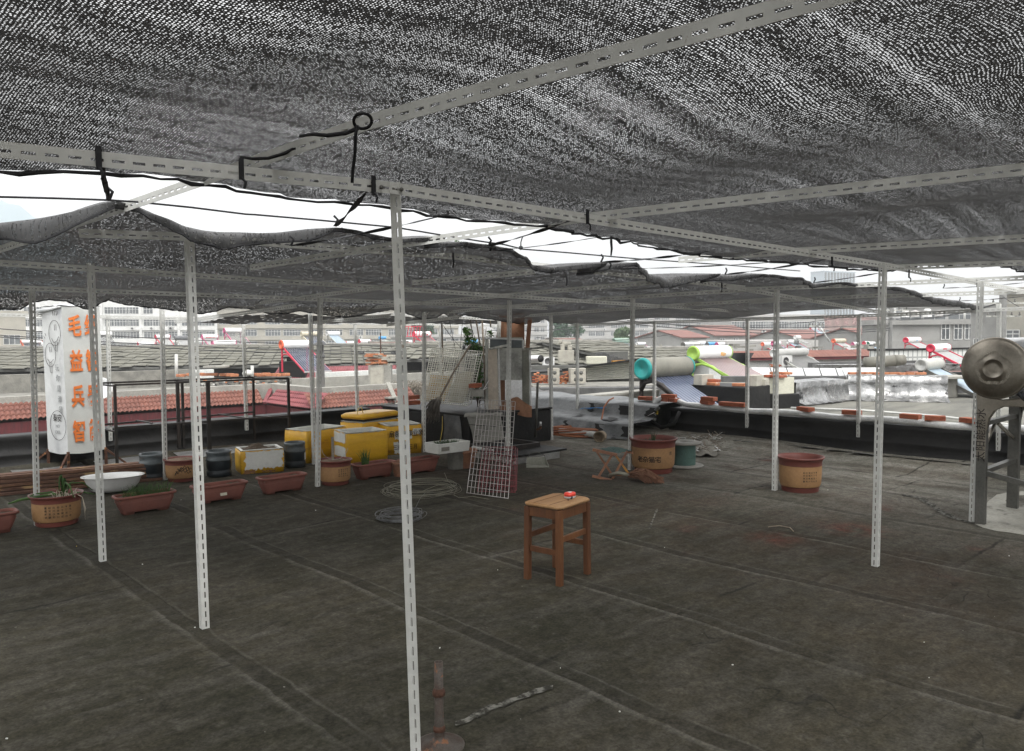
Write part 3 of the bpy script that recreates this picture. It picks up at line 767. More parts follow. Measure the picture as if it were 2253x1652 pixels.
straps = [
    ((217, 330, 0, 'v', -.012), (240, 441, .80, 'v', 0), .020, 'black strap from the first beam to the peak of the far net, at the left'),
    ((822, 402, 0, 'v', -.012), (737, 498, .98, 'v', 0), .020, 'black strap running down left from beside the front post to the far net'),
    ((968, 476, .32, 'v', 0), (640, 541, 1.2, 'v', 0), .018, 'long thin black strap crossing behind the front post'),
    ((1290, 472, 0, 'v', -.012), (1075, 541, 1.0, 'v', 0), .020, 'black strap stretched across the middle of the open gap'),
    ((1332, 519, .30, 'v', 0), (1078, 552, 1.12, 'v', 0), .008, 'very thin black tie below the middle strap of the gap'),
    ((1560, 553, .28, 'v', 0), (1322, 577, .95, 'v', 0), .020, 'black strap from the near hem to a knotted fold right of the gap middle'),
    ((1830, 568, 0, 'v', -.01), (1595, 604, .98, 'v', 0), .018, 'black strap under the beam left of the big right post'),
    ((1700, 577, .25, 'v', 0), (1340, 592, 1.25, 'v', 0), .012, 'double thin strap at the right end of the gap'),
    ((1990, 590, -.0, 'v', -.01), (1790, 622, 1.1, 'v', 0), .016, 'short black strap just behind the big right post'),
    ((2253, 606, 0, 'v', 0), (2045, 622, 1.0, 'v', 0), .014, 'black strap in the clear sky at the far right, uppermost'),
    ((2253, 622, .1, 'v', 0), (2075, 634, 1.1, 'v', 0), .014, 'black strap in the clear sky at the far right, between two others'),
    ((2253, 652, .2, 'v', 0), (2110, 662, 1.3, 'v', 0), .014, 'black strap in the clear sky at the far right, lowest')]
for (a, b, w, lab) in straps:
    pa = vp(a[0], a[1], a[2] + a[4]); pb = vp(b[0], b[1], b[2])
    mb = MB(); ribbon(mb, sagline(pa, pb, .008), w, (1, .2, 0)); mb.tube([pb, pb + Vector((.01, -.01, .03)), pb + Vector((-.012, -.015, .045))], .006, 5)
    solo('tie_strap', lab, 'strap', mb, M['strap_black'], 'straps tying the nets')
loops = [(217, 343, 'left end of the first beam'), (531, 368, 'crossing of the first long purlin'), (822, 404, 'first beam just left of the front post'), (1293, 474, 'second purlin crossing on the first beam'), (1831, 574, 'first beam left of the big right post'), (2000, 600, 'first beam right of the big right post'), (2150, 622, 'first beam beside the right end post')]
for (px, py, wh) in loops:
    p = vp(px, py, -.012); mb = MB()
    mb.box(p + Vector((0, 0, -.005)), (.014, .006, .062)); mb.tube([p + Vector((0, -.003, -.03)), p + Vector((.008, -.010, -.045)), p + Vector((.003, -.01, -.062))], .004, 5)
    solo('tie_strap', 'short black strap looped round the ' + wh, 'strap', mb, M['strap_black'], 'strap loops on the first beam')
mb = MB()
rope = [(-100, 432), (0, 433), (120, 436), (240, 440), (300, 444), (420, 456), (540, 471), (560, 472), (700, 484), (870, 500)]
rope = [vp(x, y, .98) for x, y in rope] + [vp(x, y, 1.0) for x, y in ((990, 520), (1060, 531), (1110, 538), (1150, 548), (1240, 555), (1400, 569), (1600, 583), (1760, 596))]
mb.tube(rope, .0042, 6)
k = vp(1146, 545, 1.0); mb.lathe([(.0, -.014), (.012, -.006), (.012, .006), (0, .014)], 8, c=k); mb.tube([k, k + Vector((.0, 0, .03)), k + Vector((.012, 0, .06)), vp(1151, 521, 1.0)], .0035, 5)
solo('rope', 'thin grey rope strung along the open gap between the two nets', 'rope', mb, M['strap_black'])
# hanging cord with a loop on the nearest purlin
pc = fp(802, 262, .0)
mb = MB(); d1 = RT * 1.0
ring = [dp(798 + 20 * math.cos(a), 266 + 17 * math.sin(a) , (pc - EYE).dot(f0) - .02 + .02 * math.sin(a)) for a in [k * math.pi / 9 for k in range(19)]]
mb.tube(ring, .0042, 6)
D = (pc - EYE).dot(f0)
mb.tube([dp(786, 275, D - .03), dp(782, 300, D - .02), dp(781, 340, D), dp(776, 375, D + .02), dp(775, 402, D + .03)], .0045, 6)
mb.tube([dp(788, 282, D - .02), dp(760, 293, D), dp(720, 298, D), dp(690, 295, D + .04), dp(660, 299, D + .1)], [.005, .0055, .0055, .005, .003], 6)
solo('cord', 'black cord looped on the nearest purlin with a loose end hanging down', 'cord', mb, M['strap_black'])
mb = MB(); D = (fp(560, 345, 0) - EYE).dot(f0)
mb.tube([dp(530, 345, D), dp(555, 349, D - .03), dp(590, 348, D - .04), dp(625, 338, D - .04), dp(650, 325, D - .06)], .005, 6)
solo('cord', 'black cord drooping below the near purlin beside the beam crossing', 'cord', mb, M['strap_black'])
for (px, py, y, lab) in ((1345, 533, .3, 'black strap end dangling from the near hem'), (1247, 606, 1.2, 'black strap end dangling from the far net edge'), (997, 566, 1.78, 'black strap tail knotted on the second beam, behind the front post'), (1588, 627, 1.75, 'black strap tail knotted on the second beam, at the right')):
    p = vp(px, py, y); mb = MB(); mb.tube([p + Vector((0, 0, .03)), p, p + Vector((.004, 0, -.03)), p + Vector((-.002, 0, -.065))], [.006, .007, .006, .004], 5)
    solo('strap_end', lab, 'strap', mb, M['strap_black'], 'dangling strap ends')
# ---------------------------------------------------------------- lettering
def text_mesh(name, body, size, mt, parent, at, X, Y, depth=.0015, align='CENTER', bold=0.0, sx=1.0):
    cu = bpy.data.curves.new(name, 'FONT'); cu.body = body; cu.size = size; cu.align_x = align; cu.align_y = 'CENTER'; cu.extrude = depth; cu.offset = bold; cu.resolution_u = 3
    tmp = bpy.data.objects.new(name, cu); C.objects.link(tmp)
    bpy.context.view_layer.update()
    me = bpy.data.meshes.new_from_object(tmp.evaluated_get(bpy.context.evaluated_depsgraph_get()))
    bpy.data.objects.remove(tmp); me.name = name
    X = Vector(X).normalized(); Y = Vector(Y); Y = (Y - X * Y.dot(X)).normalized(); Z = X.cross(Y)
    for v in me.vertices: v.co = Vector(at) + X * v.co.x * sx + Y * v.co.y + Z * v.co.z
    me.materials.clear(); me.materials.append(mt)
    o = bpy.data.objects.new(name, me); C.objects.link(o); o.parent = parent
    return o
def wrap_text(name, cols, size, mt, parent, rad, ang0, dang, z0, dz):
    """columns of characters wrapped on a round pot: radius function rad(z)"""
    mb = MB()
    for ci, col in enumerate(cols):
        a = ang0 + ci * dang
        for k, ch in enumerate(col):
            z = z0 - k * dz
            cu = bpy.data.curves.new('glyph', 'FONT'); cu.body = ch; cu.size = size; cu.align_x = 'CENTER'; cu.align_y = 'CENTER'; cu.resolution_u = 2; cu.offset = size * .012
            tmp = bpy.data.objects.new('glyph', cu); C.objects.link(tmp); bpy.context.view_layer.update()
            me = bpy.data.meshes.new_from_object(tmp.evaluated_get(bpy.context.evaluated_depsgraph_get())); bpy.data.objects.remove(tmp)
            vs = []
            for v in me.vertices:
                zz = z + v.co.y; r = rad(zz) + .002; aa = a + v.co.x / r
                vs.append((r * math.cos(aa), r * math.sin(aa), zz))
            mb.add(vs, [tuple(p.vertices) for p in me.polygons]); bpy.data.meshes.remove(me)
    return mb.build(name, mt, parent)

# ---------------------------------------------------------------- stool and tape measure
sc = gp(1231, 1293); sx_, sy_ = .30, .42
st = thing('stool', 'wooden stool with square legs and a red tape measure on its seat', 'stool', (0, 0, 0))
pA = gp(1231, 1290); pB = gp(1165, 1275); pC = gp(1292, 1262)
e1 = (pB - pA); e2 = (pC - pA); e1.z = 0; e2.z = 0
ax = math.atan2(e2.y, e2.x)
LX, LY, HS = .312, .236, .50
st.location = (pA.x, pA.y, .0); st.rotation_euler = (0, 0, ax)
lg = .038
for i, (x, y) in enumerate(((0, 0), (LX, 0), (0, LY), (LX, LY))):
    mb = MB(); sxn = -1 if x == 0 else 1; syn = -1 if y == 0 else 1
    o = [(x - lg / 2 + sxn * .004, y - lg / 2 + syn * .004, 0), (x + lg / 2 + sxn * .004, y - lg / 2 + syn * .004, 0), (x + lg / 2 + sxn * .004, y + lg / 2 + syn * .004, 0), (x - lg / 2 + sxn * .004, y + lg / 2 + syn * .004, 0)]
    tp = [(x - lg / 2, y - lg / 2, HS - .028), (x + lg / 2, y - lg / 2, HS - .028), (x + lg / 2, y + lg / 2, HS - .028), (x - lg / 2, y + lg / 2, HS - .028)]
    mb.loft([o, tp], 0, False, True, True); mb.build('leg', M['wood'], st, .004)
for (a, b) in (((lg / 2, -.002, HS - .058), (LX - lg / 2, -.002, HS - .058)), ((lg / 2, LY + .002, HS - .058), (LX - lg / 2, LY + .002, HS - .058)), ((-.002, lg / 2, HS - .058), (-.002, LY - lg / 2, HS - .058)), ((LX + .002, lg / 2, HS - .058), (LX + .002, LY - lg / 2, HS - .058))):
    MB().bar(a, b, .022, .058).build('apron', M['wood'], st, .002)
for (a, b) in (((lg / 2, 0, .285), (LX - lg / 2, 0, .285)), ((lg / 2, LY, .285), (LX - lg / 2, LY, .285)), ((0, lg / 2, .205), (0, LY - lg / 2, .205)), ((LX, lg / 2, .205), (LX, LY - lg / 2, .205))):
    MB().bar(a, b, .020, .034).build('stretcher', M['wood'], st, .002)
mb = MB(); x0, x1, y0, y1 = -.028, LX + .028, -.026, LY + .026
def ringz(ins, z, ch=.03):
    a, b, c, d = x0 + ins, x1 - ins, y0 + ins, y1 - ins
    return [(a + ch, c, z), (b - ch, c, z), (b, c + ch, z), (b, d - ch, z), (b - ch, d, z), (a + ch, d, z), (a, d - ch, z), (a, c + ch, z)]
mb.loft([ringz(.012, HS - .027), ringz(.0, HS - .018), ringz(.0, HS - .008), ringz(.016, HS)], 0, False, True, True)
sp_ = mb.build('seat', M['wood_seat'], st, .002)
mb = MB()
for q in (.30, .72): mb.box((LX / 2, y0 + (y1 - y0) * q, HS + .0003), (LX + .03, .003, .0012))
mb.build('board_gap', M['rust'], st)
tm = thing('tape_measure', 'red tape measure with a black wrist strap lying on the stool seat', 'tape measure', (pA.x, pA.y, HS + .001), ax)
hit = gp(1254, 1095, HS); lc = Matrix.Rotation(-ax, 3, 'Z') @ (hit - Vector((pA.x, pA.y, HS))); cx, cy = lc.x, lc.y
def body(z, s, rx=.040, ry=.030):
    return [(cx + rx * s * (abs(math.cos(a)) ** .6) * (1 if math.cos(a) > 0 else -1), cy + ry * s * (abs(math.sin(a)) ** .7) * (1 if math.sin(a) > 0 else -1), z) for a in [k * math.pi / 10 for k in range(20)]]
MB().loft([body(.0, .93), body(.006, 1), body(.012, 1)], 0, True, True, True).build('base', M['plastic_white'], tm)
MB().loft([body(.0125, 1.01), body(.028, 1.0), body(.034, .88), body(.036, .6)], 0, True, True, True).build('case', M['tape_red'], tm)
mb = MB(); ribbon(mb, [Vector((cx - .02 - k * .012, cy - .028 - k * .004 - .008 * math.sin(k * .9), .006 + .010 * max(0, 1 - k / 3))) for k in range(8)], .010, (0, 1, 0)); mb.build('wrist_strap', M['strap_black'], tm)
mb = MB(); mb.lathe([(.014, .0362), (.0145, .0372), (0.001, .0376)], 16, c=(cx, cy, 0)); mb.build('disc_label', M['plastic_white'], tm)

# ---------------------------------------------------------------- rusty vent pipe
b = gp(967, 1642)
vpipe = thing('vent_pipe', 'short rusty vent pipe rising from a round cast flange in the near foreground', 'pipe', (b.x, b.y, .0))
H1 = .325
MB().lathe([(.019, .02), (.019, .10), (.017, .105), (.017, H1), (.013, H1), (.013, H1 - .06)], 20).build('pipe', M['pipe_brown'], vpipe)
MB().lathe([(.017, .195), (.024, .198), (.025, .212), (.021, .222), (.017, .226)], 20).build('collar', M['rust'], vpipe)
MB().lathe([(.019, .06), (.023, .062), (.023, .075), (.019, .082)], 20).build('collar', M['rust'], vpipe)
MB().lathe([(.094, .001), (.095, .008), (.080, .012), (.066, .009), (.060, .015), (.04, .017), (.034, .024), (.0195, .03), (.0195, .05)], 40).build('flange', M['pipe_brown'], vpipe)

# ---------------------------------------------------------------- wire coils
def coil(px, py, rx_px, rad, turns, mt, lab, wob, seed, lean=.06):
    rr = random.Random(seed); c = on_deck(gp(px, py), 0); mb = MB()
    for k in range(turns):
        r = rad * (1 + rr.uniform(-.10, .10)); ox, oy = rr.uniform(-1, 1) * wob, rr.uniform(-1, 1) * wob; z0 = .006 + rr.random() * lean; ph = rr.random() * 6.28; tl = rr.uniform(-.05, .05)
        e = rr.uniform(.92, 1.06)
        mb.tube([(ox + r * math.cos(a), oy + r * e * math.sin(a), max(.004, z0 + tl * r * math.cos(a + ph) + .006 * math.sin(3 * a + ph))) for a in [i * 2 * math.pi / 40 for i in range(40)]], .0016, 4, closed=True)
    t_ = solo('wire_coil', lab, 'wire', mb, mt, 'coils of wire on the roof', c)
    return t_, c
t1, c1 = coil(925, 1083, 80, .345, 12, M['wire_beige'], 'large loose coil of pale beige wire lying on the roof', .05, 4)
mb = MB(); mb.tube([gp(1000, 1085, .03), gp(1005, 1075, .05), gp(985, 1058, .10), gp(978, 1040, .16)], .0022, 4)
mb.tube([gp(998, 1088, .03), gp(1010, 1095, .02), gp(1040, 1092, .03), gp(1075, 1098, .006)], .0018, 4)
mb.tube([gp(930, 1080, .02), gp(960, 1068, .05), gp(975, 1064, .04)], .0022, 4)
mb.build('loose_end', M['wire_beige'], t1).matrix_parent_inverse = Matrix.Translation(c1).inverted()
t2, c2 = coil(882, 1142, 48, .172, 18, M['wire_silver'], 'smaller tangled coil of thin silver wire in front of the beige one', .03, 9, .05)
mb = MB(); mb.tube([gp(905, 1128, .03), gp(915, 1115, .05), gp(925, 1095, .07), gp(935, 1085, .04)], .0015, 4); mb.build('loose_end', M['wire_silver'], t2).matrix_parent_inverse = Matrix.Translation(c2).inverted()

# ---------------------------------------------------------------- wire grid panels
def grid_panel(name, lab, P00, P10, P01, nx, ny, r, mt, rim=None, jit=0):
    P00, P10, P01 = map(Vector, (P00, P10, P01)); X = P10 - P00; Y = P01 - P00; nrm = X.cross(Y).normalized()
    mb = MB()
    for i in range(nx + 1):
        rr = (rim or r) if i in (0, nx) else r
        a = P00 + X * (i / nx); mb.tube([a, a + Y], rr, 5)
    for j in range(ny + 1):
        rr = (rim or r) if j in (0, ny) else r
        a = P00 + Y * (j / ny) + nrm * r * 1.8; mb.tube([a, a + X], rr, 5)
    return solo(name, lab, 'grid panel', mb, mt, 'wire grid panels')
gA = on_deck(gp(1027, 1087), .005); gB = on_deck(gp(1118, 1098), .005)
topd = (gp(1112, 1040) - EYE).dot(f0)
T0 = dp(1054, 879, topd); T1 = dp(1146, 881, topd)
grid_panel('wire_grid_panel', 'tall grey wire grid panel leaning against a frame post beside the red one', gA, gB, T0, 11, 17, .0028, M['wire_grey'], .004)
gC = on_deck(gp(1085, 1080), .005); gD = on_deck(gp(1133, 1086), .005); td = (gp(1112, 1038) - EYE).dot(f0)
grid_panel('wire_grid_panel', 'dark red wire grid panel standing close behind the grey one', gp(1050, 1083) , gD, dp(1062, 984, td), 12, 9, .0035, M['wire_red'], .005)
grid_panel('wire_grid_panel', 'second dark red wire grid panel, half hidden behind the leaning grey one', gp(1058, 1078), gp(1136, 1081), dp(1070, 985, td + .1), 12, 9, .0035, M['wire_red'], .005)

# ---------------------------------------------------------------- round flower pots
def pot_profile(R1, H_, rim=.05, foot=.78, belly=1.0):
    r = R1
    body = [(r * foot * .97, .0), (r * foot, .012), (r * foot, H_ * .13), (r * (foot + .02), H_ * .15)]
    mid = [(r * (foot + .035) * belly, H_ * .16), (r * .865 * belly, H_ * .24), (r * .885 * belly, H_ * .5), (r * .89, H_ * .755)]
    rimp = [(r * .893, H_ * .76), (r * .90, H_ * .88), (r * .95, H_ * .94), (r * 1.0, H_ * .965), (r * 1.0, H_), (r * .96, H_), (r * .88, H_ * .93), (r * .84, H_ * .80), (r * .82, H_ * .7)]
    return body, mid, rimp
def round_pot(px, py, R1, H_, lab, rz=0, soil_z=.8, soil='soil', feet=True):
    c = on_deck(gp(px, py), 0)
    view = math.atan2(EYE.y - c.y, EYE.x - c.x)
    c = c + Vector((-math.cos(view), -math.sin(view), 0)) * R1 * .78
    t = thing('flower_pot', lab, 'flower pot', (c.x, c.y, on_deck(c, 0).z), view + rz, 'round flower pots on the roof')
    bo, mi, ri = pot_profile(R1, H_)
    MB().lathe(bo, 40).build('foot', M['pot_rim'], t)
    MB().lathe(mi, 40).build('body', M['pot_tan'], t)
    MB().lathe(ri, 40).build('rim', M['pot_rim'], t)
    if soil:
        rs = R1 * .86
        def so(i, j):
            a = i * 2 * math.pi; r = rs * j
            return (r * math.cos(a), r * math.sin(a), H_ * soil_z + .02 * (1 - j) + random.uniform(-.006, .006))
        MB().grid(24, 7, so).build('soil', M[soil], t)
    return t, R1 * .885, H_
POEM = ['黄鹤一去', '不复返白', '云千载空', '悠悠晴川', '历历汉阳', '树芳草萋', '萋鹦鹉洲', '日暮乡关']
t, rr_, hh_ = round_pot(126, 1158, .205, .255, 'tan pot with a poem in small characters and drooping onion leaves, far left')
wrap_text('lettering', POEM[:7], .019, M['ink'], t, lambda z: .183, .55, -.165, .165, .026)
def blades(mb, n, c, spread, hgt, w, rn_, droop=.4, mi=0, sq=(1, 1)):
    for k in range(n):
        a = rn_.uniform(0, 6.28); r = spread * math.sqrt(rn_.random()); x = c[0] + r * math.cos(a) * sq[0]; y = c[1] + r * math.sin(a) * sq[1]
        h = hgt * rn_.uniform(.5, 1.1); dx, dy = rn_.uniform(-1, 1) * droop * h, rn_.uniform(-1, 1) * droop * h
        pts = [Vector((x + dx * t_ ** 1.8, y + dy * t_ ** 1.8, c[2] + h * (t_ - .15 * t_ * t_ * droop * 2))) for t_ in (0, .35, .7, 1)]
        mb.tube(pts, [w, w * .9, w * .6, w * .15], 4, mi, caps=False)
rq = random.Random(5)
mb = MB()
for (a, l, dx, dy, up) in ((.2, .22, .15, .05, .14), (1.0, .2, -.05, .15, .12), (2.2, .16, -.03, .02, .17), (2.6, .18, .02, -.02, .2), (-1.2, .28, -.02, -.2, .06), (1.6, .24, .02, .16, .04)):
    p = Vector((.02, .05, .21)); mb.tube([p, p + Vector((dx * .4, dy * .4, up)), p + Vector((dx, dy, up * .9)), p + Vector((dx * 1.5, dy * 1.5, up * .25))], [.007, .008, .007, .003], 6)
mb.tube([(.05, .1, .22), (.06, -.02, .26), (.02, -.26, .23), (-.02, -.34, .2)], [.008, .012, .012, .006], 6)
blades(mb, 10, (.03, .06, .2), .06, .2, .004, rq, .6); mb.build('onion_leaf', M['leaf'], t)
mb = MB()
for k in range(40):
    p = Vector((rq.uniform(.02, .15), rq.uniform(-.02, .14), .235)); q = p + Vector((rq.uniform(-.05, .05), rq.uniform(-.05, .05), rq.uniform(-.02, .06)))
    mb.tube([p, (p + q) / 2 + Vector((rq.uniform(-.02, .02), 0, .02)), q], [.004, .003, .001], 4, caps=False)
for k in range(4): mb.tube([(.10 + k * .012, .155, .25), (.12, .19, .22), (.13, .2 + .004 * k, .12), (.12, .205, .03 + .02 * k)], [.003, .002, .002, .001], 4)
mb.build('root', M['root_white'], t)
t, _, _ = round_pot(402, 1062, .19, .235, 'round tan pot with a painted mountain view, between two grey half bottles', 0, .93, 'soil_dry')
mb = MB(); rq = random.Random(8); base = .075
for k in range(3):
    pts = []
    for i in range(19):
        a = -.45 + i * .05 + k * .07; z = base + .02 * k + .03 * abs(math.sin(i * .8 + k * 2)) + .03 * math.exp(-((i - 9) / 5) ** 2); r = .1695
        pts.append((r * math.cos(a), r * math.sin(a), z))
    mb.tube(pts, [.002 + .003 * rq.random() for _ in pts], 4)
mb.build('landscape_drawing', M['ink'], t)
t, _, _ = round_pot(738, 1071, .178, .255, 'round tan pot with a dowel and hanging wire in it, before a yellow box', 0, .93, 'soil_dry')
wrap_text('lettering', POEM[:5], .016, M['ink'], t, lambda z: .160, .85, -.15, .165, .022)
mb = MB(); mb.box((.02, -.02, .36), (.028, .028, .26)); mb.build('dowel', M['wood_grey'], t)
mb = MB(); mb.tube([(.05 + .0 * k, .13 * math.sin(a), .43 - .12 * math.cos(a) - .05) for k, a in enumerate([-1.5 + .25 * i for i in range(13)])], .0022, 5); mb.build('wire', M['wire_grey'], t)
t, _, _ = round_pot(1437, 1043, .272, .385, 'largest tan flower pot with smudged black writing, behind the folding stool', 0, .86, 'soil')
wrap_text('lettering', ['老', '杂', '猫', '宅'], .072, M['ink'], t, lambda z: .242, -.62, .28, .165, .1)
wrap_text('small_lettering', ['吉'], .045, M['ink'], t, lambda z: .242, .88, .2, .23, .05)
mb = MB(); blades(mb, 16, (.0, 0, .33), .03, .12, .006, rq, .3); blades(mb, 50, (.0, 0, .32), .2, .05, .002, rq, .5); mb.build('seedling', M['leaf_dark'], t)
t, _, _ = round_pot(1760, 1089, .222, .335, 'round tan pot with a poem and nothing growing, alone at the right', 0, .55, 'soil')
wrap_text('lettering', POEM[:6][::1], .019, M['ink'], t, lambda z: .198, .80, -.125, .200, .027)

def tub(px, py, R1, H_, lab):
    c = on_deck(gp(px, py), 0); view = math.atan2(EYE.y - c.y, EYE.x - c.x); c += Vector((-math.cos(view), -math.sin(view), 0)) * R1 * .8
    t = thing('flower_pot', lab, 'flower pot', c, 0, 'round flower pots on the roof')
    MB().lathe([(R1 * .72, 0), (R1 * .76, .01), (R1 * .93, H_ * .8), (R1 * .95, H_ * .82), (R1, H_ * .84), (R1, H_), (R1 * .93, H_), (R1 * .88, H_ * .8)], 32).build('body', M['wood_old'], t)
    def so(i, j): return (R1 * .9 * j * math.cos(i * 6.2832), R1 * .9 * j * math.sin(i * 6.2832), H_ * .85 + random.uniform(-.006, .006))
    MB().grid(18, 5, so).build('soil', M['soil'], t)
    return t
tub(1020, 1031, .165, .21, 'dark brown round tub behind the rightmost long planter')
tub(882, 1052, .10, .16, 'small dark pot hidden behind the front post between two planters')

# ---------------------------------------------------------------- long terracotta planters
def rrect(hx, hy, rad, z, n=6, off=(0, 0)):
    out = []
    for (sx, sy, a0) in ((1, 1, 0), (-1, 1, 90), (-1, -1, 180), (1, -1, 270)):
        for k in range(n + 1):
            a = R(a0 + 90 * k / n); out.append((off[0] + sx * (hx - rad) + rad * math.cos(a), off[1] + sy * (hy - rad) + rad * math.sin(a), z))
    return out
def planter(px, py, lab, L=.50, W=.20, H_=.165, rz=0.0):
    c = on_deck(gp(px, py), 0)
    t = thing('planter', lab, 'planter', (c.x, c.y + W * .36, on_deck(c, 0).z), rz, 'long terracotta planters on the roof')
    l, w = L / 2, W / 2
    mb = MB()
    mb.loft([rrect(l * .74, w * .68, .03, .018), rrect(l * .78, w * .74, .04, .03), rrect(l * .88, w * .86, .05, H_ * .55), rrect(l * .92, w * .91, .05, H_ * .86)], 0, True, True)
    for k in range(3): 
        z = H_ * (.62 + .07 * k); mb.loft([rrect(l * .905, w * .885, .05, z), rrect(l * .915, w * .897, .05, z + .004), rrect(l * .905, w * .885, .05, z + .008)], 0, True)
    mb.build('trough', M['terracotta'], t)
    mb = MB(); mb.loft([rrect(l * .92, w * .90, .05, H_ * .84), rrect(l * .985, w * .97, .05, H_ * .87), rrect(l, w, .05, H_ * .94), rrect(l * .985, w * .97, .05, H_), rrect(l * .93, w * .88, .045, H_), rrect(l * .90, w * .85, .04, H_ * .9), rrect(l * .88, w * .83, .04, H_ * .6)], 0, True)
    mb.build('rim', M['terracotta'], t)
    for s in (-1, 1):
        mb = MB(); mb.loft([rrect(l * .17, w * .62, .02, 0, off=(s * l * .56, 0)), rrect(l * .19, w * .66, .02, .028, off=(s * l * .57, 0))], 0, True, True); mb.build('foot', M['terracotta'], t)
    def so(i, j): return ((i * 2 - 1) * l * .9, (j * 2 - 1) * w * .86, H_ * .80 + random.uniform(-.007, .007) + .01 * math.sin(i * 9))
    MB().grid(22, 9, so).build('soil', M['soil'], t)
    return t
rq = random.Random(12)
t = planter(325, 1127, 'long terracotta planter full of thin green grass blades, next to the poem pot at left', .52)
mb = MB(); blades(mb, 190, (0.03, 0, .125), .2, .15, .0022, rq, .55, sq=(1.05, .38)); mb.build('grass_blades', M['leaf'], t)
t = planter(490, 1102, 'long bare terracotta planter with a pale price label on its front', .52)
MB().box((-.0, -.0985, .075), (.062, .004, .026), rot=Matrix.Rotation(R(-12), 3, 'X')).build('price_label', M['label_pale'], t)
planter(628, 1082, 'long bare terracotta planter between the labelled planter and the pot with a dowel', .50)
t = planter(830, 1054, 'long terracotta planter with one tuft of green leaves, just left of the front post', .50)
mb = MB(); blades(mb, 46, (-.10, 0, .125), .035, .21, .0035, rq, .38); mb.build('leaf_tuft', M['leaf'], t)
planter(930, 1041, 'rightmost long terracotta planter, below the white foam tray', .50)
planter(-35, 1178, 'terracotta planter cut off by the left edge of the picture', .50)

# ---------------------------------------------------------------- white enamel basin
c = on_deck(gp(235, 1087), 0); bs = thing('enamel_basin', 'wide white enamel basin standing in front of the rusty bars', 'basin', (c.x + .1, c.y + .14, c.z))
MB().lathe([(.0, .004), (.17, .004), (.20, .02), (.235, .07), (.262, .135), (.270, .146), (.290, .150), (.2915, .156), (.284, .1565), (.262, .151), (.228, .075), (.19, .024), (.0, .018)], 48).build('bowl', M['enamel'], bs)
bs.rotation_euler = (R(-2.5), R(1.5), 0)

# ---------------------------------------------------------------- cut water bottles
def bottle(px, py, lab, Hh=.285, rad=.135, label=False):
    c = on_deck(gp(px, py), 0)
    t = thing('cut_bottle', lab, 'bottle', (c.x + rad * .6, c.y + rad * .6, c.z), 0, 'cut off water bottles used as pots')
    r = rad
    MB().lathe([(r * .90, 0), (r * .98, .012), (r * .98, Hh * .22), (r * .93, Hh * .25), (r * .93, Hh * .29), (r * .98, Hh * .32), (r * .985, Hh * .60)], 32).build('body', M['bottle_blue'], t)
    MB().lathe([(r * .985, Hh * .602), (r * 1.02, Hh * .62), (r * 1.02, Hh * .68), (r * .97, Hh * .71), (r * .95, Hh * .86), (r * .99, Hh * .90), (r * 1.0, Hh * .97), (r * .96, Hh), (r * .92, Hh * .985), (r * .90, Hh * .8)], 32).build('cut_neck', M['bottle_top'], t)
    def so(i, j): return (r * .9 * j * math.cos(i * 6.2832), r * .9 * j * math.sin(i * 6.2832), Hh * .84 + random.uniform(-.005, .005))
    MB().grid(18, 5, so).build('soil', M['soil'], t)
    if label:
        mb = MB(); mb.grid(6, 1, lambda i, j: (1.004 * r * math.cos(-.98 + .38 * i), 1.004 * r * math.sin(-.98 + .38 * i), Hh * (.30 + .28 * j))); mb.build('paper_label', M['plastic_white'], t)
    return t
bottle(325, 1060, 'dark cut off bottle at left with a dull pale cloudy neck, behind the basin')
bottle(473, 1052, 'bluish cut off bottle standing left of the torn white foam box')
bottle(643, 1028, 'cut off bottle with a white paper label, right of the torn white foam box', .30, .125, True)

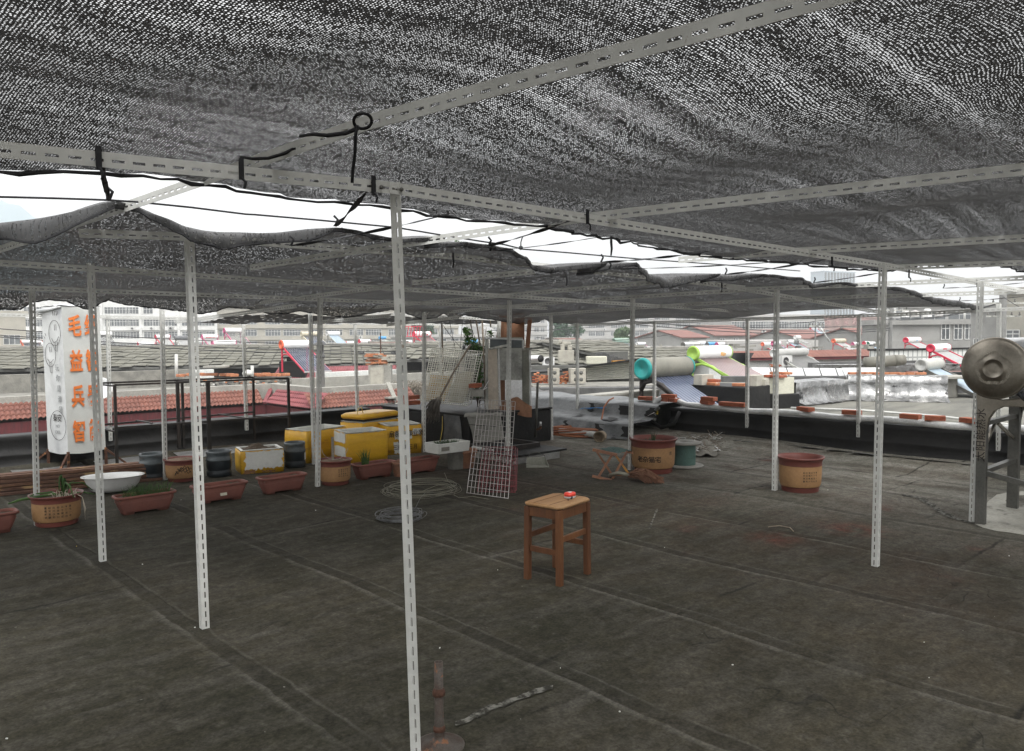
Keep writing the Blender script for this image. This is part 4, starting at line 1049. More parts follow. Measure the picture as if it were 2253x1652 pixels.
# ---------------------------------------------------------------- foam boxes wrapped in yellow tape
def torn(mb, x0, x1, z0, z1, y, seed, n=20, ragged=.018):
    rr = random.Random(seed); P = []
    for k in range(n): P.append((x0 + (x1 - x0) * k / n, y, z0 + rr.uniform(-1, 1) * ragged))
    for k in range(max(4, n // 2)): P.append((x1 + rr.uniform(-1, 1) * ragged, y, z0 + (z1 - z0) * k / max(4, n // 2)))
    for k in range(n): P.append((x1 - (x1 - x0) * k / n, y, z1 + rr.uniform(-1, .3) * ragged * .6))
    for k in range(max(4, n // 2)): P.append((x0 + rr.uniform(-1, 1) * ragged, y, z1 - (z1 - z0) * k / max(4, n // 2)))
    mb.add(P, [tuple(range(len(P)))])
def foam_box(pl, pr, H_, D, lab, hin=.7, name='foam_box'):
    """pl, pr: front bottom corners on the deck"""
    a = on_deck(gp(*pl), 0); b = on_deck(gp(*pr), 0); L = (b - a).length; rz = math.atan2(b.y - a.y, b.x - a.x)
    t = thing(name, lab, 'foam box', (a.x, a.y, min(a.z, b.z)), rz, 'yellow taped foam boxes on the roof')
    w = .034
    mb = MB(); z0 = H_ * (1 - hin)
    o = [(0, 0), (L, 0), (L, D), (0, D)]; i_ = [(w, w), (L - w, w), (L - w, D - w), (w, D - w)]
    mb.loft([[(*p, H_) for p in o], [(*p, H_ + .003) for p in o], [(*p, H_ + .003) for p in i_], [(*p, z0) for p in i_]], 0, False, False, True)
    mb.build('foam_body', M['styrofoam'], t)
    mb = MB(); rr = random.Random(hash(lab) % 1000)
    n = 14; top = []
    rg = []
    for (p, q) in zip(o, o[1:] + o[:1]):
        for k in range(n):
            rg.append((p[0] + (q[0] - p[0]) * k / n, p[1] + (q[1] - p[1]) * k / n))
    zt = [H_ - .004 - rr.random() * .014 for _ in rg]
    off = lambda p, d: (L / 2 + (p[0] - L / 2) * (1 + d / L), D / 2 + (p[1] - D / 2) * (1 + d / D))
    mb.loft([[(*off(p, .0), .002) for p in rg], [(*off(p, .012 + .004 * rr.random()), H_ * .35) for p in rg], [(*off(p, .012 + .005 * rr.random()), H_ * .7) for p in rg], [(*off(p, .006), z) for p, z in zip(rg, zt)], [(*off(p, 0), z) for p, z in zip(rg, zt)]], 0, True, True)
    mb.build('yellow_tape', M['tape_yellow'], t)
    return t, L, H_, D
t, L, Hb, D = foam_box((531, 1044), (624, 1036), .27, .36, 'foam box with a torn white front and dry soil heaped inside', .5)
mb = MB(); torn(mb, .035, L - .01, .055, Hb - .012, -.014, 3); mb.build('bare_foam', M['styrofoam'], t)
mb = MB(); torn(mb, .03, .34 * L, .004, .05, -.0155, 4, 10); torn(mb, .5 * L, .8 * L, .006, .035, -.0155, 5, 10); mb.build('bare_cardboard', M['cardboard'], t)
def heap(i, j):
    x = .03 + (L - .06) * i; y = .03 + (D - .06) * j
    return (x, y, Hb - .02 + .075 * math.exp(-((i - .42) / .25) ** 2 - ((j - .5) / .3) ** 2) + random.uniform(-.012, .012))
MB().grid(22, 16, heap).build('soil', M['soil'], t)
t, L, Hb, D = foam_box((677, 1018), (762, 1003), .40, .40, 'yellow taped foam box behind a pair of frame posts', .7)
t, L, Hb, D = foam_box((765, 1025), (852, 1016), .40, .42, 'nearest tall yellow taped foam box, white at its left end', .7)
mb = MB(); 
def endpatch(mb, z0, z1, y0, y1, x=-.012, seed=1):
    rr = random.Random(seed); P = []
    for (a, b) in (((y0, z0), (y1, z0)), ((y1, z0), (y1, z1)), ((y1, z1), (y0, z1)), ((y0, z1), (y0, z0))):
        for k in range(6): P.append((x, a[0] + (b[0] - a[0]) * k / 6 + rr.uniform(-.008, .008), a[1] + (b[1] - a[1]) * k / 6 + rr.uniform(-.008, .008)))
    mb.add(P, [tuple(range(len(P)))])
endpatch(mb, .27, Hb - .01, .03, D - .03, seed=2); endpatch(mb, .10, .22, .03, D - .04, seed=3)
mb.build('bare_foam', M['styrofoam'], t)
t, L, Hb, D = foam_box((800, 1000), (880, 985), .42, .40, 'rearmost yellow taped foam box with its puffy lid on top, by the parapet', .7)
mb = MB()
mb.loft([rrect(L / 2 * .98, D / 2 * .98, .04, .455, off=(L / 2, D / 2)), rrect(L / 2 * 1.04, D / 2 * 1.04, .05, .47, off=(L / 2, D / 2)), rrect(L / 2 * 1.04, D / 2 * 1.04, .05, .50, off=(L / 2, D / 2)), rrect(L / 2 * .9, D / 2 * .9, .05, .525, off=(L / 2, D / 2))], 0, True, True, True)
lid = mb.build('lid', M['tape_yellow'], None, loc=t.location.copy()); lid.rotation_euler = t.rotation_euler.copy(); tag(lid, 'puffy yellow taped lid resting on the rearmost foam box', 'lid')
mb = MB(); mb.box((L / 2, D / 2, Hb + .018), (L * .9, D * .9, .026)); mb.build('black_lining', M['rubber_black'], t)
mb = MB(); mb.tube([(.0, .1, .52), (.02, .1, .6), (.1, .12, .61), (.14, .12, .50)], .005, 5)
solo('cable', 'loop of yellow cable sticking up behind the rearmost foam box', 'cable', mb, M['yellow_paint'], loc=t.location.copy(), rz=t.rotation_euler[2])
t, L, Hb, D = foam_box((852, 1002), (927, 996), .385, .40, 'yellow taped foam box with handwritten characters on white labels, at the right end', .7)
mb = MB(); torn(mb, .10, L * .72, .20, .30, -.014, 8, 10, .008); torn(mb, .09, L * .60, .02, .17, -.014, 9, 12, .012); torn(mb, L * .74, L - .01, .25, .33, -.014, 10, 8, .01); mb.build('bare_foam', M['styrofoam'], t)
text_mesh('lettering', '扇袁  羊隶业亲', .095, M['ink'], t, (L * .55, -.017, .265), (1, 0, 0), (0, 0, 1), sx=.75)
text_mesh('lettering', '8.4 10', .07, M['ink'], t, (L * .45, -.017, .17), (1, 0, 0), (0, 0, 1), sx=.75)
text_mesh('lettering', '三洲花桂三 月', .075, M['ink'], t, (L * .52, -.017, .09), (1, 0, 0), (0, 0, 1), sx=.7)

# ---------------------------------------------------------------- rusty bars stacked on the deck
a0 = on_deck(gp(-60, 1098), 0); b0 = on_deck(gp(345, 1058), 0)
rq = random.Random(21); dirv = (b0 - a0).normalized(); side = Vector((-dirv.y, dirv.x, 0))
for lay in range(5):
    for k in range(3):
        mb = MB(); off = side * (k * .075 + rq.uniform(-.025, .02) + .01 * lay); z = .016 + lay * .040
        e0, e1 = rq.uniform(-.25, .1), rq.uniform(-.12, .15)
        mb.bar(a0 + off + Vector((0, 0, z)) + dirv * e0, b0 + off + dirv * e1 + Vector((0, 0, z + rq.uniform(-.003, .003))), .05, .029)
        solo('steel_bar', 'rusty flat steel bar in the pile below the banner stand', 'steel bar', mb, M['rusty_bar'], 'rusty steel bars stacked on the roof', bev=.003)

# ---------------------------------------------------------------- banner column on a steel stand
bd = 9.0
cpt = dp(150, 998, bd); ctop = dp(135, 674, bd)
sg = thing('advertising_column', 'white square cloth column with orange characters on a rusty stand, at the left', 'sign', (cpt.x, cpt.y, 0))
W1, W2 = .44, .44                                    # right face along x, left face along y
zb, zt = cpt.z, ctop.z
lean = Vector(((ctop - cpt).x, (ctop - cpt).y, 0)) / (zt - zb)
def cp(x, y, z): return Vector((x, y, z)) + lean * (z - zb)
ya = R(-14.5)                                            # slightly turned on its stand
ex = Vector((math.cos(ya), -math.sin(ya), 0)); ey = Vector((math.sin(ya), math.cos(ya), 0)) 
def cw(x, y, z): v = ex * x + ey * y; return cp(v.x, v.y, z)
def cloth(i, j, f):
    z = zb + (zt - zb) * j
    w = .006 * math.sin(j * 17 + i * 9 + f) * math.sin(i * math.pi) + .010 * math.sin(i * math.pi) * math.exp(-((j - .97) / .05) ** 2)
    sgz = -.02 * math.sin(i * math.pi) * (1 if j < .02 else 0)
    if f == 0: return cw(W1 * i, -w, z + sgz)
    if f == 1: return cw(-w, W2 * (1 - i), z + sgz)
    if f == 2: return cw(W1 + w, W2 * i, z)
    return cw(W1 * (1 - i), W2 + w, z)
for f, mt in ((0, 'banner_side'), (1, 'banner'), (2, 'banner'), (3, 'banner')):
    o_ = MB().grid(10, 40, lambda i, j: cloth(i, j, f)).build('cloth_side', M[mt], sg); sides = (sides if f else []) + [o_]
MB().grid(8, 8, lambda i, j: cw(-.015 + (W1 + .03) * i, -.015 + (W2 + .03) * j, zt + .012 + .03 * math.sin(i * 3.1) * math.sin(j * 3.1) + random.uniform(-.006, .006))).build('cloth_top', M['banner'], sg)
mb = MB(); ed = [cw(-.012, -.004, zt - .004), cw(-.025, W2 * .5, zt - .03), cw(-.03, W2 + .02, zt - .045)]
mb.tube(ed, [.010, .02, .026], 8); mb.build('folded_seam', M['banner'], sg)
for (x, y) in ((0, 0), (W1, 0), (0, W2), (W1, W2)):
    b_ = cw(x, y, zb + .01); MB().bar((b_.x, b_.y, .01), (b_.x, b_.y, zb + .02), .028, .028).build('leg', M['rust'], sg)
    o_ = cw(x + (-.20 if x == 0 else .20), y + (-.14 if y == 0 else .14), zb); MB().bar((o_.x, o_.y, .012), (b_.x, b_.y, zb), .022, .022).build('brace', M['rust'], sg)
for row_, pair in enumerate(('毛绒', '益智', '兵器', '智能')):
    z = zt - .235 - row_ * .405
    for k, ch in enumerate(pair):
        text_mesh('orange_lettering', ch, .262, M['orange_ink'], sides[0], cw(.135 + .185 * k, -.012, z), ex, cw(0, 0, 1) - cw(0, 0, 0), .002, bold=.0065, sx=.58)
Yv = cw(0, 0, 1) - cw(0, 0, 0)
def doodle(cy_, cz_, ry, rz_, mb):
    P = [cw(-.012, W2 * (1 - (.5 + cy_)) + ry * math.cos(a), zt + cz_ + rz_ * math.sin(a)) for a in [k * math.pi / 14 for k in range(28)]]
    mb.tube(P, .0024, 5, closed=True)
mb = MB(); doodle(.16, -.30, .125, .145, mb); doodle(-.10, -.55, .115, .135, mb)
def dl(pts): mb.tube([cw(-.012, W2 * (1 - (.5 + a)), zt + b) for a, b in pts], .0024, 5)
dl([(.16, -.20), (.16, -.27)]); dl([(.24, -.20), (.24, -.27)]); dl([(-.13, -.46), (-.11, -.52)]); dl([(-.05, -.46), (-.03, -.52)])
dl([(-.0, -.36), (.1, -.41), (.25, -.39), (.35, -.34)]); dl([(.16, -.40), (.17, -.5), (.24, -.51), (.28, -.40)]); dl([(-.25, -.60), (-.12, -.64), (.05, -.60)]); dl([(-.15, -.63), (-.14, -.75), (-.06, -.76), (-.04, -.64)])
for k in range(3): dl([(.12 + .09 * k, -.10), (.10 + .12 * k, -.05)])
for k in range(2): dl([(-.33 + .05 * k, -.36 + .03 * k), (-.40 + .08 * k, -.33 + .03 * k)])
mb.build('smiley_drawing', M['ink'], sides[1])
mb = MB(); doodle(.12, -1.36, .17, .17, mb); mb.build('speech_bubble', M['ink'], sides[1])
LX_ = ey * -1
text_mesh('lettering', '泰安', .095, M['ink'], sides[1], cw(-.013, W2 * .40, zt - 1.28), LX_, Yv, .001)
text_mesh('lettering', 'NO', .055, M['ink_faded'], sides[1], cw(-.013, W2 * .40, zt - 1.37), LX_, Yv, .001)
text_mesh('lettering', 'JOKE', .055, M['ink_faded'], sides[1], cw(-.013, W2 * .42, zt - 1.44), LX_, Yv, .001)
for k, ch in enumerate('玩你是谁号'): text_mesh('faded_lettering', ch, .085, M['ink_faded'], sides[1], cw(-.013, W2 * .30 - .01 * k, zt - .70 - .12 * k), LX_, Yv, .001)

# ---------------------------------------------------------------- black steel rack by the left parapet
rk = thing('steel_rack', 'open black steel angle rack standing along the left parapet', 'rack')
zt_, zm_ = .95, .44
fr = [gp(252, 847, zt_), gp(457, 838, zt_), gp(634, 832, zt_)]; bk = [gp(215, 843, zt_), gp(390, 835, zt_), gp(557, 830, zt_)]
yF = sum(p.y for p in fr) / 3; yF = min(yF, PY - .62); yB = yF + .56
for k in range(3):
    w_ = .045 if k == 1 else .03
    x_ = fr[k].x
    fz = vp(*((252, 847), (457, 838), (634, 832))[k], yF)
    MB().bar((fz.x, yF, .02), (fz.x, yF, fz.z), w_, .03, up=(0, 1, 0)).build('leg', M['black_steel'], rk)
    bz = vp(*((215, 843), (390, 835), (557, 830))[k], yB)
    MB().bar((bz.x, yB, .10), (bz.x, yB, bz.z), w_ * .9, .03, up=(0, 1, 0)).build('leg', M['black_steel'], rk)
    if k == 1: MB().bar((bz.x + .06, yB, .10), (bz.x + .06, yB, bz.z), .03, .03, up=(0, 1, 0)).build('leg', M['black_steel'], rk)
    for z_ in (fz.z - .012, zm_):
        MB().bar((fz.x, yF, z_), (bz.x, yB, z_), .022, .016).build('cross_bar', M['black_steel'], rk)
for (y_, pts, pm) in ((yF, ((252, 847), (634, 832)), ((255, 941), (634, 915))), (yB, ((215, 843), (557, 830)), ((215, 935), (560, 906)))):
    for (p, q) in (pts, pm):
        a_, b_ = vp(*p, y_), vp(*q, y_); MB().bar(a_, b_, .022, .022).build('rail', M['black_steel'], rk)
for px_ in ((335, 931, 300, 925), (548, 921, 480, 911)):
    MB().bar(vp(px_[0], px_[1], yF), vp(px_[2], px_[3], yB), .02, .016).build('cross_bar', M['black_steel'], rk)
# ---------------------------------------------------------------- seedling tray on a bucket, roof hatch, dustpan
c = on_deck(gp(1003, 1030), 0); bz = .17
MBk = MB().lathe([(.085, 0), (.09, .01), (.11, .20), (.115, .20), (.115, .21), (.10, .21), (.10, .12), (.0, .12)], 24)
solo('bucket', 'small pale bucket holding up the white foam tray', 'bucket', MBk, M['concrete'], loc=c)
t = thing('seedling_tray', 'white foam tray of small green seedlings on a bucket, above the rightmost planter', 'tray', (c.x - .12, c.y + .0, .212), R(0))
mb = MB(); mb.loft([rrect(.22, .13, .015, 0), rrect(.23, .14, .015, .11), rrect(.205, .115, .015, .112), rrect(.20, .11, .015, .06)], 0, False, True, True); mb.build('foam_tray', M['styrofoam'], t)
mb = MB(); mb.b2((-.19, -.141, .03), (-.08, -.136, .075)); mb.build('handle_slot', M['bare'] if 'bare' in M else M['cloth_grey'], t)
rq = random.Random(31); mb = MB(); blades(mb, 160, (-.02, .0, .07), .15, .075, .003, rq, .5, sq=(1.1, .6)); mb.build('seedlings', M['leaf_dark'], t)
mb = MB(); mb.tube([(-.03, .1, .1), (.08, .2, .22), (.2, .35, .36)], .003, 5); mb.build('yellow_string', M['yellow_paint'], t)

t = thing('roof_hatch', 'low dark roof hatch with a wet sheet metal curb, behind the wire grids', 'hatch', (0, 0, 0))
mb = MB(); mb.b2((4.78, 4.62, -.02), (5.55, 5.50, .09)); mb.build('curb', M['foil'], t, .02)
mb = MB(); mb.b2((4.72, 4.57, .09), (5.62, 5.55, .115)); mb.build('metal_cover', M['bitumen'], t, .006)
mb = MB()
for (a, b) in (((4.78, 4.95, .14), (5.5, 4.95, .14)), ((4.78, 5.45, .14), (5.5, 5.45, .14)), ((4.78, 4.95, .14), (4.78, 5.45, .14)), ((5.5, 4.95, .14), (5.5, 5.45, .14))): mb.bar(a, b, .05, .055)
mb.build('frame', M['black_steel'], t, .004)
mb = MB(); mb.b2((4.8, 4.97, .116), (5.48, 5.43, .125)); mb.build('wet_panel', M['bottle_top'], t)
mb = MB(); mb.tube([gp(1040, 984, .14), gp(1085, 992, .14)], .02, 8); solo('pipe_offcut', 'short white pipe offcut lying on the roof hatch edge', 'pipe', mb, M['pvc'])
p = gp(1034, 967, .0); mb = MB(); mb.lathe([(.02, 0), (.025, .05), (.022, .10), (.0, .105)], 12, c=p + Vector((.2, .2, .12))); solo('plastic_cup', 'small pink plastic cup standing behind the wire grid', 'cup', mb, M['pink'])

c = on_deck(gp(1183, 1028), 0); t = thing('dustpan', 'dull green dustpan with a curved wire handle in front of the roof hatch', 'dustpan', c, R(-38))
mb = MB(); mb.prism([(-.13, 0, .003), (.13, 0, .003), (.115, .16, .012), (-.115, .16, .012)], (0, 0, .005)); mb.prism([(-.115, .16, .0), (.115, .16, .0), (.105, .175, .10), (-.105, .175, .10)], (0, .004, 0))
for s in (-1, 1): mb.prism([(s * .13, 0, .004), (s * .115, .165, .01), (s * .106, .172, .1), (s * .128, .02, .03)], (s * .004, 0, 0))
mb.build('pan', M['stain_green'], t)
MB().tube([(-.10, .17, .09), (-.07, .2, .14), (.02, .2, .155), (.10, .18, .12), (.125, .15, .05)], .004, 6).build('handle', M['steel_dark'], t)

# ---------------------------------------------------------------- chimney block with the things piled on it
BX0, BX1, BY0, BY1, BH = 5.06, 6.60, 5.82, 7.9, .49
t = thing('chimney_block', 'black felted masonry block carrying the broken cabinet and white grid, at the back', 'chimney', (0, 0, 0))
mb = MB(); mb.b2((BX0, BY0, -.05), (BX1, BY1, BH - .03)); mb.build('block', M['bitumen'], t, .02)
mb = MB(); mb.b2((BX0 - .02, BY0 - .02, BH - .03), (BX1 + .02, BY1, BH)); mb.build('coping', M['bitumen'], t, .012)
mb = MB()
def fs(i, j):
    x = BX0 - .012; y = 6.35 - .34 * i - .10 * (1 - j) * i
    return (x - .02 * math.sin(i * 5 + j * 7) * (1 - j) - .13 * max(0, .12 - j), y, .03 + (BH - .05) * j)
mb.grid(6, 8, fs); mb.build('foil_strip', M['foil_dull'], t)
# broken concrete funnel
fx = gp(1075, 990); cpos = Vector((5.12, 5.45, 0))
t = thing('concrete_hopper', 'broken concrete trough standing upright with a jagged pale rim, behind the wire grids', 'trough', (vp(1076, 970, 5.62).x, 5.62, 0))
def rr4(z, x0, x1, y0, y1): return [(x0, y0, z), (x1, y0, z), (x1, y1, z), (x0, y1, z)]
dX = RT.copy(); dX.z = 0; dX.normalize(); dY = f0
def cam_box(z, l, r_, near_, far_): return [tuple(dX * l + dY * near_ + Vector((0, 0, z))), tuple(dX * r_ + dY * near_ + Vector((0, 0, z))), tuple(dX * r_ + dY * far_ + Vector((0, 0, z))), tuple(dX * l + dY * far_ + Vector((0, 0, z)))]
MB().loft([cam_box(.0, -.19, .22, .0, .18), cam_box(.24, -.22, .19, -.02, .18), cam_box(.48, -.29, .15, -.05, .18)], 0, False, True, True).build('trough', M['concrete_light'], t, .012)
mb = MB(); rq = random.Random(3)
q = [(-.32 + .50 * k / 12, .50 + rq.uniform(-.008, .010)) for k in range(13)]
mb.prism([tuple(dX * x + dY * -.08 + Vector((0, 0, z))) for x, z in q] + [tuple(dX * x + dY * -.08 + Vector((0, 0, .475 + rq.uniform(-.006, .006)))) for x, z in reversed(q)], dY * .27); mb.build('jagged_rim', M['concrete_light'], t)
mb = MB(); mb.tube([tuple(dX * x + dY * -.052 + Vector((0, 0, z))) for x, z in ((-.26, .37), (-.1, .355), (-.02, .36), (.06, .34), (.16, .355))], .004, 4); mb.tube([tuple(dX * x + dY * -.04 + Vector((0, 0, z))) for x, z in ((-.2, .2), (-.12, .23), (-.05, .30), (-.0, .31))], .003, 4); mb.build('crack', M['rubber_black'], t)

# things leaning on the block, placed at the distance of the block's top
def at(px, py, off=0.0): return dp(px, py, D0 + off)
D0 = (Vector((5.4, 6.5, .6)) - EYE).dot(f0)
G00, G10, G01 = at(926, 883, -.15), at(1029, 893, -.25), at(950, 765, .15)
G00.z = max(G00.z, BH + .01)
grid_panel('wire_grid_panel', 'big white wire grid panel leaning on the chimney block at left', G00, G10, G01, 22, 28, .0045, M['wire_white'], .007)
grid_panel('wire_grid_panel', 'second white wire grid panel standing close behind the big one', at(932, 880, .02), at(1036, 889, -.1), at(960, 766, .3), 18, 20, .004, M['wire_white'], .006)
def board(name, lab, cat, corners, mt, th=.012, off=0.0, extra=None):
    P = [at(x, y, off + o) for x, y, o in corners]; n = (P[1] - P[0]).cross(P[3] - P[0]).normalized()
    mb = MB(); mb.prism(P, n * th); return solo(name, lab, cat, mb, mt, bev=.002)
board('wood_board', 'yellow wooden board leaning behind the white wire grid', 'board', [(933, 882, .1), (978, 882, .1), (1000, 828, .3), (948, 826, .3)], M['board_yellow'])
board('wood_board', 'cream board leaning behind the white wire grid beside the yellow one', 'board', [(985, 886, .06), (1022, 886, .06), (1042, 818, .28), (1004, 822, .28)], M['board_cream'])
# mop
t = thing('mop', 'grey rag mop with a long wooden stick propped upside down against the white grid', 'mop')
hd = at(965, 879, -.45); MB().tube([at(966, 878, -.44), at(1000, 815, -.28), at(1036, 757, -.1)], [.014, .013, .012], 8).build('stick', M['stick'], t)
rq = random.Random(17); mb = MB()
for k in range(70):
    a = hd + Vector((rq.uniform(-.03, .03), rq.uniform(-.03, .03), rq.uniform(-.02, .02)))
    e = at(rq.uniform(934, 966), rq.uniform(895, 932), -.5 + rq.uniform(-.05, .06)); m_ = a.lerp(e, .45) + Vector((rq.uniform(-.03, .03), rq.uniform(-.03, .03), .05))
    mb.tube([a, m_, e], [.008, .012, .007], 5)
mb.build('rag_head', M['mop'], t)
mb = MB(); mb.lathe([(.018, -.03), (.04, -.01), (.042, .015), (.02, .035)], 12, c=hd + Vector((.0, 0, .0))); mb.build('rag_knot', M['wood_grey'], t)
# old cabinet or duct hood
t = thing('metal_cabinet', 'tall broken aluminium framed cabinet with grey stained panels on the chimney block', 'cabinet')
def pan(name, pts, mt, th=.012, off=.12):
    P = [at(x, y, off + o) for x, y, o in pts]; n = (P[1] - P[0]).cross(P[3] - P[0]).normalized(); mb = MB(); mb.prism(P, n * th); return mb.build(name, mt, t, .002)
pan('back_panel', [(1100, 835, .22), (1150, 835, .22), (1150, 742, .22), (1090, 742, .22)], M['stain_green'])
pan('lower_panel', [(1100, 836, .02), (1149, 836, .02), (1149, 766, .02), (1100, 766, .02)], M['galv'])
pan('dark_panel', [(1078, 765, .20), (1148, 765, .20), (1148, 746, .20), (1078, 746, .20)], M['bottle_top'])
pan('side_panel', [(1149, 898, .05), (1166, 908, -.05), (1164, 768, -.05), (1149, 766, .05)], M['stain_green'])
pan('cream_door', [(1075, 905, -.10), (1098, 905, -.12), (1093, 766, -.12), (1074, 766, -.10)], M['door_cream'])
pan('side_panel', [(1070, 905, .06), (1075, 905, -.10), (1073, 745, -.10), (1069, 744, .06)], M['galv'])
mb = MB()
for (a, b) in (((1073, 744, .05), (1151, 747, .05)), ((1073, 744, .05), (1074, 768, .05)), ((1151, 747, .05), (1151, 768, .05)), ((1097, 766, -.12), (1101, 905, -.12)), ((1166, 768, -.06), (1168, 906, -.06)), ((1078, 767, .0), (1078, 905, .0))):
    mb.bar(at(a[0], a[1], .11 + a[2]), at(b[0], b[1], .11 + b[2]), .028, .022)
mb.build('aluminium_frame', M['aluminium'], t, .002)
mb = MB()
for (a, b) in (((1075, 768, .1), (1116, 760, -.9)), ((1150, 769, .1), (1196, 764, -.9))):
    mb.bar(at(a[0], a[1], a[2]), at(b[0], b[1], b[2]), .03, .028)
mb.build('arm_bar', M['galv'], t, .002)
pan('foil_panel', [(1111, 880, .0), (1149, 880, .0), (1149, 836, .0), (1111, 836, .0)], M['steel_bright'])
pan('brown_panel', [(1098, 900, .04), (1115, 900, .04), (1112, 837, .04), (1098, 836, .04)], M['cloth_brown'])
# brown cloth slung over two poles behind, with a rusty tube
t = thing('cloth_screen', 'translucent brown cloth stretched between rusty poles behind the cabinet', 'screen')
def sc_(i, j):
    x = 1098 + 56 * i + (10 * (1 - j) * (1 - i) * -1); y = 770 - 78 * j + 3 * math.sin(i * 6)
    return at(x, y, .62 + .04 * math.sin(i * 9 + j * 3))
MB().grid(16, 12, sc_).build('cloth', M['cloth_brown'], t)
MB().bar(at(1160, 772, .55), at(1166, 698, .55), .062, .062).build('pole', M['wood_old'], t)
MB().bar(at(1120, 745, .60), at(1119, 690, .60), .09, .02).build('fold', M['wood_yellow'], t)
# crumpled brown sheet under the cabinet edge
mb = MB(); mb.grid(14, 8, lambda i, j: at(1100 + 70 * i, 908 - 4 * math.sin(i * 5) + 6 * (1 - j) - 34 * j * (.35 + .65 * (1 - abs(i - .55) * 1.6)), -.16 + .12 * j + .02 * math.sin(i * 14 + j * 5)))
solo('brown_sheet', 'crumpled brown plastic sheet hanging over the edge of the block below the cabinet', 'sheet', mb, M['cloth_brown'])
# shrub in a clump behind the grid
def leaf_cloud(mb, spots, n, size, rn_, squash=1.0):
    for (c_, r_) in spots:
        for k in range(int(n * r_[0])):
            d = Vector((rn_.gauss(0, 1), rn_.gauss(0, 1), rn_.gauss(0, 1))); d.normalize(); d *= rn_.random() ** .5
            p = Vector(c_) + Vector((d.x * r_[1], d.y * r_[1], d.z * r_[2]))
            u_ = Vector((rn_.uniform(-1, 1), rn_.uniform(-1, 1), rn_.uniform(-.6, 1))).normalized(); w_ = u_.orthogonal().normalized(); w_ = (Matrix.Rotation(rn_.uniform(0, 6.28), 3, u_) @ w_)
            s = size * rn_.uniform(.6, 1.3)
            mb.add([p - u_ * s, p + w_ * s * .42, p + u_ * s, p - w_ * s * .42], [(0, 1, 2, 3)], 0)
t = thing('shrub', 'leafy green pomegranate like bush growing behind the white grid', 'shrub')
base = at(1052, 895, .4); rq = random.Random(23); mb = MB()
for (px, py, o) in ((1028, 735, .3), (1040, 760, .4), (1055, 800, .4), (1058, 850, .35), (1046, 790, .35), (1070, 720, .5), (1050, 830, .3)):
    e = at(px, py, o); mb.tube([base, base.lerp(e, .5) + Vector((rq.uniform(-.06, .06), rq.uniform(-.06, .06), .03)), e], [.014, .010, .004], 5)
mb.build('stems', M['bark'], t)
mb = MB(); sp = []
for (px, py, o, n, r, h) in ((1030, 735, .3, 1, .07, .10), (1036, 752, .3, 1.4, .11, .08), (1044, 765, .35, 1.2, .10, .08), (1050, 800, .35, 1.3, .09, .14), (1055, 830, .35, 1.2, .08, .14), (1048, 860, .3, 1, .08, .12), (1057, 775, .4, .8, .10, .10), (1078, 735, .5, .5, .05, .08), (1024, 727, .3, .5, .04, .05)):
    sp.append((at(px, py, o), (n, r, h)))
leaf_cloud(mb, sp, 110, .026, rq); mb.build('leaves', M['leaf'], t)
mb = MB()
for (a, b, o) in (((1068, 900), (1061, 705), .30), ((1080, 720), (1068, 640), .5), ((975, 880), (972, 712), .45), ((1058, 770), (1040, 668), .5)):
    mb.tube([at(*a, o), at((a[0] + b[0]) / 2 + 1, (a[1] + b[1]) / 2, o), at(*b, o)], .012, 6)
solo('bamboo_sticks', 'thin upright sticks tied up beside the bush and cabinet', 'sticks', mb, M['stick'])
mb = MB()
for (a, b) in (((988, 700), (1003, 772)), ((1018, 700), (1012, 770)), ((975, 715), (1015, 765)), ((1030, 700), (1056, 770))):
    mb.tube(sagline(at(*a, .5), at(*b, .3), .02), .004, 5)
solo('strings', 'dark strings hanging from the frame behind the white grid', 'string', mb, M['strap_black'])
def brick(loc, rz, lab, mt='brick_red', grp=None, dims=(.235, .115, .055), rx=0):
    mb = MB(); mb.box((0, 0, 0), dims); o = solo('brick', lab, 'brick', mb, M[mt], grp, loc, 0, .004); o.rotation_euler = (rx, 0, rz); return o
for k, (px, py, lab) in enumerate(((905, 886, 'red brick lowest in the little stack at the left end of the chimney block'), (905, 874, 'red brick topmost in the little stack at the left end of the chimney block'), (1046, 848, 'red brick on the white lump beside the jagged trough'))):
    p = at(px, py, -.1 if k < 2 else -.25); brick(p, R(15 * k), lab)
mb = MB(); mb.lathe([(.0, .05), (.05, .04), (.09, .02), (.10, -.06)], 14, c=at(1050, 862, -.25)); solo('plaster_lump', 'white plaster lump under the brick beside the jagged trough', 'lump', mb, M['concrete_light'])
mb = MB()
for k in range(7): mb.bar(at(1030 + 5 * k, 860 + rq.uniform(-6, 6), -.2), at(1052 + 4 * k, 842 + rq.uniform(-14, 16), -.1), .008, .006)
solo('scrap_metal', 'small heap of pale scrap strips beside the bush stems', 'scrap', mb, M['aluminium'])
# water pipe with tap on the block's right side
t = thing('standpipe', 'dark upright water pipe with a brass tap at the right end of the chimney block', 'pipe')
b0 = gp(1183, 978); dd = (b0 - EYE).dot(f0) - .02
MB().tube([dp(1178, 962, dd), dp(1180, 910, dd), dp(1182, 870, dd), dp(1183, 841, dd)], .018, 10).build('pipe', M['steel_dark'], t)
MB().tube([dp(1179, 944, dd), dp(1186, 944, dd), dp(1189, 942, dd), dp(1189, 936, dd)], [.016, .016, .016, .014], 8).build('tap', M['rust'], t)
MB().tube([dp(1189, 937, dd), dp(1189, 928, dd)], .016, 8).build('tap_handle', M['aluminium'], t)

